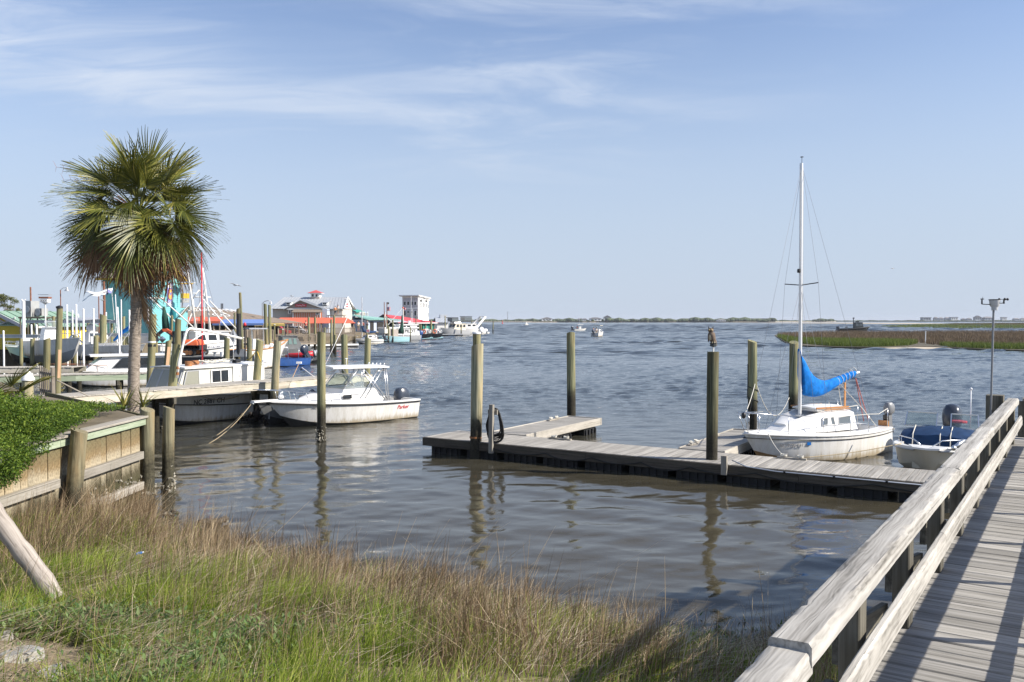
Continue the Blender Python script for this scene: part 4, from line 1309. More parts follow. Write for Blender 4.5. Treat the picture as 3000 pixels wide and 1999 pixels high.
# ------------------------------------------------------------------ land behind the bulkhead, town quay
plain('soil', (0.16, 0.13, 0.085), 0.95, var=0.35, scale=1.5, bmp=0.6)
plain('quay_ground', (0.30, 0.28, 0.25), 0.95, var=0.2, scale=0.6)
def land(name, poly, z0, z1, mat):
 b = MB().prism([(x, y, z0) for x, y in poly], (0, 0, z1 - z0))
 return struct(b.build(name, mat))
land('garden_ground', [(-8.45, 4.0), (-8.45, 12.5), (-8.22, 18.7), (-8.6, 19.4), (-10.3, 21.3), (-14.6, 25.4), (-18.5, 30.5), (-30, 34), (-30, 4)][::-1], -1.0, 1.78, 'soil')
land('town_ground', [(-80, 60), (-44, 65), (-38.5, 88), (-35.5, 110), (-33.5, 132), (-31, 150), (-26, 188), (-21.5, 246), (-30, 310), (-330, 310), (-330, 60)], -1.0, 1.5, 'soil')
def make_bulkhead():
 t = thing('timber_bulkhead', 'stained timber bulkhead wall of upright boards under the vine', 'bulkhead', (-8.2, 15.5, 0))
 L = t.location
 A, B = Vector((-8.36, 12.2, 0)), Vector((-8.13, 18.6, 0))
 d = (B - A).normalized()
 nrm = Vector((d.y, -d.x, 0))
 n = int((B - A).length / 0.202)
 for i in range(n):
  p = A + d * (0.1 + i * 0.202) + nrm * random.uniform(-0.012, 0.012)
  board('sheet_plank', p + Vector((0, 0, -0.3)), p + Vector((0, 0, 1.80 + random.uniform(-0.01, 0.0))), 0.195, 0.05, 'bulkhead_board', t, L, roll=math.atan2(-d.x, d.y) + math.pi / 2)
 for a0, a1 in ((0, 3.1), (3.11, 6.42)):
  board('cap_board', A + d * a0 + Vector((0, 0, 1.83)), A + d * a1 + Vector((0, 0, 1.83)), 0.30, 0.045, 'grey_board', t, L)
  board('fascia_board', A + d * a0 + nrm * 0.075 + Vector((0, 0, 1.73)), A + d * a1 + nrm * 0.075 + Vector((0, 0, 1.73)), 0.045, 0.15, 'green_beam', t, L)
 for a0, a1 in ((0, 3.0), (3.35, 6.2)):
  for z in (1.02, 0.36):
   board('wale', A + d * a0 + nrm * 0.09 + Vector((0, 0, z)), A + d * a1 + nrm * 0.09 + Vector((0, 0, z)), 0.11, 0.16, 'grey_board', t, L)
 C, E = Vector((-8.15, 18.95, 0)), Vector((-14.2, 25.6, 0))
 d2 = (E - C).normalized()
 for i in range(40):
  p = C + d2 * (0.1 + i * 0.222) + Vector((0.06, 0.05, 0))
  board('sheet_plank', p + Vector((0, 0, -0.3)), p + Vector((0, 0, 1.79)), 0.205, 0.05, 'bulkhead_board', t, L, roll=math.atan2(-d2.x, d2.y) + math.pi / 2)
 o = thing('oyster_cluster', 'pale oyster shells clinging to the bulkhead foot', 'oysters', (-8.0, 17.6, 0.3))
 r = random.Random(3)
 for k in range(46):
  p = A + d * r.uniform(3.6, 6.2) + nrm * (0.06 + r.uniform(0, 0.05)) + Vector((0, 0, 0.42 + abs(r.gauss(0, 0.12))))
  MB().box(p, (r.uniform(0.03, 0.05), r.uniform(0.012, 0.02), r.uniform(0.04, 0.07)), rot=Euler((r.uniform(0, 3), r.uniform(0, 3), r.uniform(0, 3))).to_matrix(), taper=0.45).build('oyster_shell', 'oyster', o, off=o.location)
make_bulkhead()
def leaf_cloud(name, blobs, n, size, mat, parent, seed=1, shell=0.55, off=None):
 rng = np.random.default_rng(seed)
 vol = np.array([b[1] * b[2] * b[3] for b in blobs]) ** 0.8
 pick = rng.choice(len(blobs), n, p=vol / vol.sum())
 C = np.array([list(b[0]) for b in blobs])[pick]
 R = np.array([[b[1], b[2], b[3]] for b in blobs])[pick]
 u = rng.normal(0, 1, (n, 3))
 u /= np.linalg.norm(u, axis=1)[:, None]
 rad = shell + (1 - shell) * rng.uniform(0, 1, n) ** 0.6
 rad *= 1 + 0.16 * np.sin(u[:, 0] * 7 + pick) * np.sin(u[:, 1] * 6 + 2 * pick) + rng.normal(0, 0.06, n)
 P = C + u * R * rad[:, None]
 a = rng.normal(0, 1, (n, 3)) + u * 0.8
 a /= np.linalg.norm(a, axis=1)[:, None]
 b_ = np.cross(a, rng.normal(0, 1, (n, 3)))
 b_ /= np.linalg.norm(b_, axis=1)[:, None]
 s = (size * rng.uniform(0.6, 1.4, n))[:, None]
 V = np.stack([P - a * s * 0.6, P + b_ * s * 0.3, P + a * s * 0.6, P - b_ * s * 0.3], 1).reshape(-1, 3)
 if off is not None:
  V = V - np.array(list(off))
 T = np.repeat(np.clip(rng.normal(0.5, 0.22, n) + 0.18 * u[:, 2], 0, 1), 4)
 return link(name, np_mesh(name, V, np.arange(n * 4).reshape(-1, 4), mat, attrs={'tint': T}), parent)
def make_vine():
 t = thing('vine_shrub', 'dense bright green vine spilling over the bulkhead top', 'shrub', (-8.9, 15.0, 1.78))
 L = t.location
 bl = [(D(40, 1235, 15.0), 1.0, 0.9, 0.42), (D(-30, 1230, 14.5), 0.8, 0.9, 0.5), (D(130, 1225, 16.4), 0.75, 0.8, 0.26), (D(195, 1214, 17.4), 0.5, 0.7, 0.18), (D(240, 1212, 17.9), 0.25, 0.4, 0.10),
          (D(55, 1285, 14.3), 0.48, 0.6, 0.42), (D(10, 1330, 13.7), 0.42, 0.5, 0.42), (D(-40, 1360, 13.2), 0.5, 0.5, 0.5), (D(95, 1268, 15.0), 0.34, 0.5, 0.26), (D(40, 1350, 13.9), 0.28, 0.3, 0.25), (D(270, 1196, 19.2), 0.7, 0.7, 0.08), (D(165, 1190, 18.6), 1.1, 0.8, 0.10)]
 leaf_cloud('foliage', bl, 52000, 0.036, 'leaf_vine', t, 4, 0.45, L)
 for k, (px, p0, p1, y) in enumerate([(150, 1262, 1320, 16.0), (172, 1250, 1330, 16.4), (214, 1268, 1316, 15.9), (120, 1280, 1350, 15.2)]):
  leaf_cloud('trailing_strand', [(D(px, p0 + (p1 - p0) * f, y) + Vector((0.1, 0, 0)), 0.05, 0.06, 0.08) for f in (0, .25, .5, .75, 1)], 240, 0.04, 'leaf_vine', t, 9 + k, 0.2, L)
 for k in range(6):
  a = D(20 + 40 * k, 1255, 14.6 + 0.6 * k)
  MB().tube([a + Vector((-0.5, 0.2, -0.35)), a + Vector((-0.1, 0, 0.05)), a + Vector((0.25, -0.1, -0.15))], [0.02, 0.014, 0.006], 5).build('stem', 'soil', t, off=L)
make_vine()
# ------------------------------------------------------------------ palms
def frond_mesh(name, lp, lb, nseg, spread, fold, droop, mat, seed, tint0=0.5, beta=0.2, wide=0.036):
 rng = np.random.default_rng(seed)
 V, Fc, T = [], [], []
 def addq(pts, t):
  o = len(V)
  V.extend(pts)
  T.extend([t] * len(pts))
  return o
 prev = None
 for i in range(6):
  f = i / 5
  p = np.array([lp * f, 0, -0.10 * lp * f * f])
  w = 0.022 * (1 - 0.5 * f) + 0.006
  o = addq([p + np.array([0, w, 0]), p + np.array([0, 0, -w]), p + np.array([0, -w, 0])], 0.62 if 'green' in mat else 0.5)
  if prev is not None:
   for j in range(3):
    j2 = (j + 1) % 3
    Fc.append((prev + j, prev + j2, o + j2, o + j))
  prev = o
 hub = np.array([lp, 0, -0.10 * lp])
 for s in range(nseg):
  u = (s + 0.5) / nseg * 2 - 1
  ang = u * spread
  ln = lb * (1.0 - 0.32 * abs(u) ** 1.6) * rng.uniform(0.88, 1.1)
  cb, sb = math.cos(beta), math.sin(beta)
  root = hub + np.array([cb, 0, -sb]) * 0.24 * lb * (1 - abs(u))
  d = np.array([math.cos(ang) * cb, math.sin(ang), -math.cos(ang) * sb])
  side = np.array([-math.sin(ang) * cb, math.cos(ang), math.sin(ang) * sb])
  nv = np.array([sb, 0, cb])
  up = fold * abs(math.sin(ang))
  tint = float(np.clip(rng.normal(tint0, 0.17), 0, 1))
  prev = None
  ns = 5
  dr = droop * rng.uniform(0.7, 1.35)
  sw = rng.normal(0, 0.05)
  for i in range(ns + 1):
   f = i / ns
   p = root + d * ln * f * (1 - 0.18 * dr * f * f) + side * sw * f * f * ln
   p = p + nv * up * ln * f
   p[2] -= dr * ln * 0.62 * f ** 2.4
   w = wide * (0.35 + 0.9 * f if f < 0.45 else 0.755 * (1 - (f - 0.45) / 0.55) ** 0.8 + 0.02) * lb
   o = addq([p - side * w * 0.5 + np.array([0, 0, 0.012 * lb]), p + side * w * 0.5], min(1.0, tint + (0.25 * f * f if rng.uniform() < 0.4 else 0)))
   if prev is not None:
    Fc.append((prev, prev + 1, o + 1, o))
   prev = o
 return np_mesh(name, np.array(V), np.array(Fc), mat, attrs={'tint': np.array(T)})
FRONDS = [frond_mesh('frond', 0.80, 1.05, 48, 2.0, 0.30, 0.30, 'palm_green', 1, 0.55, 0.15),
          frond_mesh('frond', 0.90, 1.0, 46, 1.9, 0.36, 0.26, 'palm_green', 2, 0.62, 0.3),
          frond_mesh('frond', 0.90, 1.02, 48, 2.1, 0.25, 0.38, 'palm_green', 3, 0.50, 0.55),
          frond_mesh('frond', 0.95, 1.0, 48, 2.1, 0.20, 0.38, 'palm_green', 4, 0.42, 0.8),
          frond_mesh('frond', 1.0, 0.98, 48, 2.0, 0.22, 0.35, 'palm_green', 5, 0.36, 0.95)]
DEADS = [frond_mesh('dead_frond', 0.95, 0.92, 36, 1.6, 0.12, 0.40, 'palm_dead', 6, 0.36, 0.95),
         frond_mesh('dead_frond', 0.70, 0.95, 26, 0.60, 0.05, 0.30, 'palm_dead', 7, 0.60, 0.4),
         frond_mesh('dead_frond', 1.0, 0.9, 38, 1.7, 0.15, 0.42, 'palm_dead', 8, 0.28, 0.85)]
def trunk_mat():
 m, nt, b = new_mat('palm_trunk')
 f = noise(nt, 1.0, 6.0, 0.65, stretch=(9, 9, 26))
 g = noise(nt, 3.0, 4.0)
 col = ramp(nt, [(0.32, (0.10, 0.080, 0.062)), (0.5, (0.27, 0.225, 0.18)), (0.68, (0.42, 0.36, 0.30))], math_n(nt, 'ADD', math_n(nt, 'MULTIPLY', f, 0.75), math_n(nt, 'MULTIPLY', g, 0.25)))
 nt.links.new(col, b.inputs['Base Color'])
 b.inputs['Roughness'].default_value = 0.9
 bump(nt, b, f, 0.8, 0.03)
trunk_mat()
def make_palm():
 Y = 20.8
 base = D(390, 1200, Y)
 t = thing('palm_tree', 'tall cabbage palm with a shaggy round crown on the bulkhead corner', 'palm tree', (base.x, base.y, 1.70))
 L = t.location
 path = [(390, 1215, 17), (391, 1150, 16), (393, 1060, 16), (396, 980, 15.5), (400, 900, 16), (404, 850, 18), (408, 800, 21), (411, 750, 21), (409, 690, 18), (408, 620, 12)]
 rng = random.Random(2)
 pts, rs = [], []
 for (a, b_), (px, py, r) in [((0, 0), p) for p in path]:
  pts.append(D(px, py, Y))
  rs.append(r / F_PX * Y)
 P2, R2 = [], []
 for i in range(len(pts) - 1):
  for k in range(8):
   f = k / 8
   P2.append(pts[i].lerp(pts[i + 1], f))
   R2.append((rs[i] + (rs[i + 1] - rs[i]) * f) * (1 + (0.05 if k % 2 else -0.03) + rng.uniform(-0.02, 0.02)))
 MB().tube(P2, R2, 18).build('trunk', 'palm_trunk', t, 'auto', off=L)
 for k in range(18):
  a = rng.uniform(0, 6.28)
  f = rng.uniform(0, 1)
  c = D(409, 800 - 110 * f, Y) + Vector((math.cos(a) * 0.17, math.sin(a) * 0.17, 0))
  MB().bar(c, c + Vector((math.cos(a) * 0.12, math.sin(a) * 0.12, 0.22)), 0.07, 0.02).build('leaf_base', 'palm_trunk', t, off=L)
 top = D(408, 628, Y) - L
 rr = random.Random(12)
 def put(me, name, az, el, sc, roll=0.0, dz=0.0):
  o = link(name, me, t)
  d = Vector((math.cos(az) * math.cos(el), math.sin(az) * math.cos(el), math.sin(el)))
  z = Vector((0, 0, 1))
  y = z.cross(d)
  if y.length < 1e-3:
   y = Vector((0, 1, 0))
  y.normalize()
  z = d.cross(y)
  M = Matrix((d, y, z)).transposed() @ Matrix.Rotation(roll, 3, 'X')
  o.rotation_euler = M.to_euler()
  o.location = top + d * 0.08 + Vector((0, 0, dz))
  o.scale = (sc, sc, sc)
  return o
 k = 0
 for (el, cnt, sc, lo, var) in ((76, 4, 1.0, 0.05, (0, 1)), (54, 8, 1.02, 0.02, (1, 0)), (34, 11, 1.0, -0.05, (1, 2, 0)), (17, 12, 1.0, -0.08, (2, 1, 3)), (2, 13, 1.0, -0.12, (2, 3)), (-12, 13, 1.0, -0.16, (3, 4))):
  for i in range(cnt):
   az = 2 * math.pi * (i + 0.37 * k) / cnt + rr.uniform(-0.25, 0.25)
   put(FRONDS[var[i % len(var)]], 'frond', az, math.radians(el + rr.uniform(-13, 13)), sc * rr.uniform(0.8, 1.1), rr.uniform(-0.9, 0.9), lo)
  k += 1
 for (el, cnt, lo, var) in ((-16, 11, -0.25, (0, 2)), (-30, 13, -0.26, (2, 0)), (-52, 9, -0.30, (0, 2, 1))):
  for i in range(cnt):
   az = 2 * math.pi * (i + 0.3 * k) / cnt + rr.uniform(-0.25, 0.25)
   put(DEADS[var[i % len(var)]], 'dead_frond', az, math.radians(el + rr.uniform(-9, 9)), rr.uniform(0.85, 1.08), rr.uniform(-0.6, 0.6), lo)
  k += 1
 put(DEADS[1], 'dead_frond', math.radians(-115), math.radians(-80), 1.12, 0.3, -0.95)
 put(DEADS[0], 'dead_frond', math.radians(-100), math.radians(-84), 1.0, -0.2, -0.6)
 for j in range(3):
  e = D(165 + 22 * j, 490 + 38 * j, Y - 0.2) - L
  m = top.lerp(e, 0.55) + Vector((0, 0, 0.45))
  pts = [top.lerp(m, f).lerp(m.lerp(e, f), f) for f in [i / 10 for i in range(11)]]
  b = MB().tube(pts, [0.012 - 0.0009 * i for i in range(11)], 4)
  for i in range(5, 11):
   for s in (-1, 1):
    q = pts[i] + Vector((rr.uniform(-0.18, 0.0), rr.uniform(-0.1, 0.1), s * rr.uniform(0.06, 0.2)))
    b.tube([pts[i], pts[i].lerp(q, 0.6) + Vector((0, 0, 0.02)), q], [0.004, 0.003, 0.0015], 3)
  b.build('flower_stalk', 'rust_pole', t)
make_palm()
def make_small_plants():
 r = random.Random(5)
 for lab, px, py, y, n, s in (('spiky yucca clump on the left of the palm foot', 362, 1195, 20.4, 26, 0.55), ('spiky yucca fan on the right of the palm foot', 418, 1192, 20.5, 16, 0.5)):
  p = D(px, py, y)
  t = thing('yucca_plant', lab, 'plant', (p.x, p.y, 1.78))
  for k in range(n):
   a = r.uniform(0, 6.28)
   el = r.uniform(0.3, 1.45)
   L = s * r.uniform(0.7, 1.2)
   P = np.array([[0.0, 0.0, 0.12 * r.random()]])
   V, Fq, T = blades(1, P, np.array([L * math.sin(el)]), np.array([0.045]), np.array([L * math.cos(el)]), np.array([0.06]), np.array([r.uniform(0.3, 0.95)]), segs=3, az=np.array([a]))
   link('leaf', np_mesh('leaf', V, Fq, 'palm_green', attrs={'tint': T}), t)
 p = D(-15, 1165, 17.0)
 t = thing('fan_palm', 'small fan palm with yellowing leaves at the left edge', 'palm', (p.x, p.y, 1.78))
 for k, (az, el, sc) in enumerate(((0.3, 0.75, 0.62), (-0.5, 0.35, 0.6), (0.9, 0.2, 0.6), (-0.1, -0.1, 0.55), (2.0, 0.6, 0.6), (-1.2, 0.8, 0.55), (0.1, 1.1, 0.6))):
  o = link('frond', FRONDS[k % 5], t)
  d = Vector((math.cos(az) * math.cos(el), math.sin(az) * math.cos(el), math.sin(el)))
  y = Vector((0, 0, 1)).cross(d).normalized()
  o.rotation_euler = Matrix((d, y, d.cross(y))).transposed().to_euler()
  o.location = (0, 0, 0.35)
  o.scale = (sc, sc, sc)
 MB().tube([(0, 0, 0), (0, 0, 0.4)], [0.09, 0.07], 8).build('trunk', 'palm_trunk', t)
make_small_plants()
# ------------------------------------------------------------------ piers on piles
def pier(name, label, A, B, width, z, nrm, mats=('pier_wood', 'pier_beam'), plank_w=0.138, beam_h=0.26, splits=2, posts=()):
 A, B, nrm = Vector(A), Vector(B), Vector(nrm)
 t = thing(name, label, 'pier', (A + B) / 2 + Vector((0, 0, z)))
 L = t.location
 d = (B - A).normalized()
 ln = (B - A).length
 n = int(ln / (plank_w + 0.006))
 for i in range(n):
  s = (i + 0.5) * (plank_w + 0.006)
  j = random.uniform(-0.012, 0.012)
  board('plank', A + d * s + nrm * (-0.05 + j) + Vector((0, 0, z - 0.018)), A + d * s + nrm * (width + 0.05) + Vector((0, 0, z - 0.018 + random.uniform(-0.002, 0.002))), plank_w, 0.036, mats[0], t, L)
 for off in (0.0, width):
  for k in range(splits):
   a0, a1 = ln * k / splits + 0.002, ln * (k + 1) / splits - 0.002
   board('stringer', A + d * a0 + nrm * off + Vector((0, 0, z - 0.045 - beam_h / 2)), A + d * a1 + nrm * off + Vector((0, 0, z - 0.045 - beam_h / 2)), 0.05, beam_h, mats[1], t, L)
 for s in posts:
  for off in (0.15, width - 0.15):
   p = A + d * s + nrm * off
   MB().tube([(p.x, p.y, -0.8), (p.x, p.y, z - 0.32)], 0.13, 10).build('pile', 'pile_dark', t, 'auto', off=L)
  board('cross_beam', A + d * s + nrm * -0.15 + Vector((0, 0, z - 0.42)), A + d * s + nrm * (width + 0.15) + Vector((0, 0, z - 0.42)), 0.1, 0.22, 'post_wood', t, L)
 return t
PA, PB = Vector((-14.2, 26.3, 0)), Vector((-6.2, 37.6, 0))
PN = Vector((-(PB - PA).y, (PB - PA).x, 0)).normalized()
pier('narrow_pier', 'narrow plank pier leading from the garden gate past the palm to the moored boats', PA, PB, 1.2, 1.55, PN, splits=3, posts=(4.07, 8.44, 12.6))
A2, B2 = W(-60, 1103, 1.5), W(485, 1092, 1.5)
pier('grey_pier', 'greenish beam pier in front of the long windowed white boat', (A2.x, A2.y, 0), (B2.x, B2.y, 0), 1.2, 1.5, Vector((-(B2 - A2).y, (B2 - A2).x, 0)).normalized(), mats=('pier_wood', 'green_beam'), splits=2, posts=(2.5, 5.5))
A3, B3 = W(-60, 1078, 1.35), W(215, 1076, 1.35)
pier('lift_pier', 'low plank pier under the boats on lifts at the left edge', (A3.x, A3.y, 0), (B3.x, B3.y, 0), 1.4, 1.35, (0, 1, 0), splits=2, posts=(1.5, 4.5))
def make_gate():
 A, B = D(117, 1153, 26.6), D(156, 1168, 25.4)
 A.z = B.z = 1.60
 t = thing('garden_gate', 'small weathered picket gate at the start of the narrow pier', 'gate', B)
 L = t.location
 d = (B - A)
 n = 7
 for i in range(n):
  p = A + d * (i / (n - 1) * 0.86 + 0.02)
  board('picket', p + Vector((0, 0, 0.03)), p + Vector((0, 0, 0.93 - 0.02 * i)), 0.075, 0.022, 'gate_wood', t, L, roll=math.atan2(d.y, d.x))
 off = Vector((d.y, -d.x, 0)).normalized() * -0.03
 for z in (0.18, 0.72):
  board('rail', A + off + Vector((0, 0, z)), A + d * 0.9 + off + Vector((0, 0, z)), 0.035, 0.08, 'gate_wood', t, L)
 board('post', B + Vector((0, 0, -0.05)), B + Vector((0, 0, 0.93)), 0.10, 0.10, 'gate_wood', t, L, roll=math.atan2(d.y, d.x))
 board('brace', B + Vector((0.05, 0.1, 0.55)), B + Vector((0.62, 0.85, 0.0)), 0.05, 0.035, 'grey_board', t, L)
 board('brace', A + Vector((-0.05, 0, 0.45)), A + Vector((-0.55, -0.1, 0.0)), 0.05, 0.035, 'grey_board', t, L)
 t2 = thing('timber_step', 'grey timber landing step at the foot of the gate', 'step', (B.x, B.y - 0.3, 1.45))
 for k in range(3):
  board('plank', A + Vector((-0.1, -0.15 - 0.15 * k, -0.07)), B + Vector((0.15, -0.25 - 0.15 * k, -0.07)), 0.14, 0.04, 'grey_board', t2, t2.location)
 t3 = thing('plank', 'bright new pine plank nailed upright to a pile left of the workboat', 'plank', D(486, 1110, 35.9))
 board('board', D(486, 1112, 35.9), D(495, 1017, 35.9), 0.13, 0.04, 'new_pine', t3, t3.location, roll=0.6)
 t4 = thing('plank', 'long orange tinted plank nailed to the tall black capped pile', 'plank', D(171, 1105, 29.7))
 board('board', D(172, 1108, 29.7), D(175, 1025, 29.7), 0.10, 0.04, 'new_pine', t4, t4.location, roll=0.6)
make_gate()
def make_foreground_bits():
 a, b = D(165, 1758, 9.75), D(-60, 1440, 10.0)
 t = thing('leaning_log', 'bleached log leaning out of the grass at the left edge', 'log', a)
 pts = [a.lerp(b, f) + Vector((0.01 * math.sin(9 * f), 0, 0.015 * math.sin(5 * f))) for f in [i / 12 for i in range(13)]]
 o = MB().tube([p - a for p in pts], [0.105 + 0.008 * math.sin(4 * i) for i in range(13)], 14).build('shaft', 'driftwood', t, 'auto')
 x, y, z = basis(b - a)
 M = Matrix((x, y, z)).transposed()
 o.data.transform(M.inverted().to_4x4())
 o.rotation_euler = M.to_euler()
 r = random.Random(9)
 for lab, px, py, y, s in (('flat pale concrete slab fragment in the bottom left corner', 62, 1915, 6.9, (0.50, 0.34, 0.07)),
                              ('pointed pale concrete lump lowest in the bottom left corner', 150, 1978, 6.5, (0.24, 0.2, 0.10)),
                              ('grey concrete chunk cut by the left edge above the slab', 2, 1868, 7.3, (0.2, 0.24, 0.12))):
  p = W(px, py, 1.3)
  for _ in range(6):
   p = W(px, py, float(bank_z(np.array([p.x]), np.array([p.y]))[0]) + 0.02)
  b = MB()
  n = 9
  lo, hi = [], []
  for k in range(n):
   a = 2 * math.pi * k / n
   q = r.uniform(0.8, 1.15)
   lo.append(Vector((math.cos(a) * s[0] / 2 * q * 1.1, math.sin(a) * s[1] / 2 * q * 1.1, -s[2])))
   hi.append(Vector((math.cos(a) * s[0] / 2 * q, math.sin(a) * s[1] / 2 * q, s[2] / 2 * r.uniform(0.6, 1.3))))
  b.add(lo + hi, [tuple(range(n - 1, -1, -1)), tuple(range(n, 2 * n))] + [(k, (k + 1) % n, n + (k + 1) % n, n + k) for k in range(n)])
  o = b.build('concrete_rubble', 'concrete', None, loc=p)
  o.rotation_euler = (r.uniform(-0.2, 0.2), r.uniform(-0.2, 0.2), r.uniform(0, 3))
  tag(o, lab, 'concrete')
 p = W(410, 1622, 0.62)
 t = thing('plastic_bottle', 'small blue and white plastic bottle lying in the straw', 'bottle', p, 0.6)
 t.scale = (0.6, 0.6, 0.6)
 MB().tube([(-0.09, 0, 0), (-0.085, 0, 0), (0.03, 0, 0.015), (0.055, 0, 0.018)], [0.02, 0.03, 0.03, 0.014], 10).build('body', 'blue_canvas', t, 'auto')
 MB().tube([(0.055, 0, 0.018), (0.085, 0, 0.022)], 0.018, 10).build('cap', 'white_plastic', t, 'auto')
 for lab, px, py, s in (('dark mud and oyster lump at the water edge', 625, 1540, 0.26), ('small dark lump in the shallows right of the bulkhead piles', 497, 1510, 0.13)):
  p = W(px, py, 0.03)
  t = thing('mud_lump', lab, 'mud lump', p)
  b = MB()
  for k in range(14):
   c = Vector((r.gauss(0, s * 0.5), r.gauss(0, s * 0.4), abs(r.gauss(0, s * 0.25))))
   b.ball(c, s * r.uniform(0.25, 0.45), 7, 5, (1, r.uniform(0.6, 1.1), r.uniform(0.5, 0.9)))
  b.build('lump', 'mud', t)
  sh = MB()
  for k in range(10):
   c = Vector((r.gauss(0, s * 0.5), r.gauss(0, s * 0.4), s * 0.3))
   MB().box(c, (0.05, 0.02, 0.07), rot=Euler((r.uniform(0, 3), r.uniform(0, 3), 0)).to_matrix(), taper=0.4).build('oyster_shell', 'oyster', t)
make_foreground_bits()
def pier_oysters():
 r = random.Random(15)
 for lab, px, py, y, s in (('dark oyster crusted mass around the pier piles left of the fishing boat bow', 775, 1232, 33.0, 0.42), ('black oyster lump hanging at the pier pile beside the workboat', 738, 1222, 33.3, 0.26)):
  p = D(px, py, y)
  t = thing('oyster_mass', lab, 'oysters', (p.x, p.y, 0))
  b = MB()
  for k in range(60):
   c = Vector((r.gauss(0, s), r.gauss(0, s * 0.6), abs(r.gauss(0.1, s * 0.8)) - 0.1))
   b.ball(c, s * r.uniform(0.12, 0.26), 6, 4, (1, r.uniform(0.5, 1), r.uniform(0.6, 1.3)))
  o = b.build('crust', 'owl_dark', t)
  o['kind'] = 'stuff'
pier_oysters()
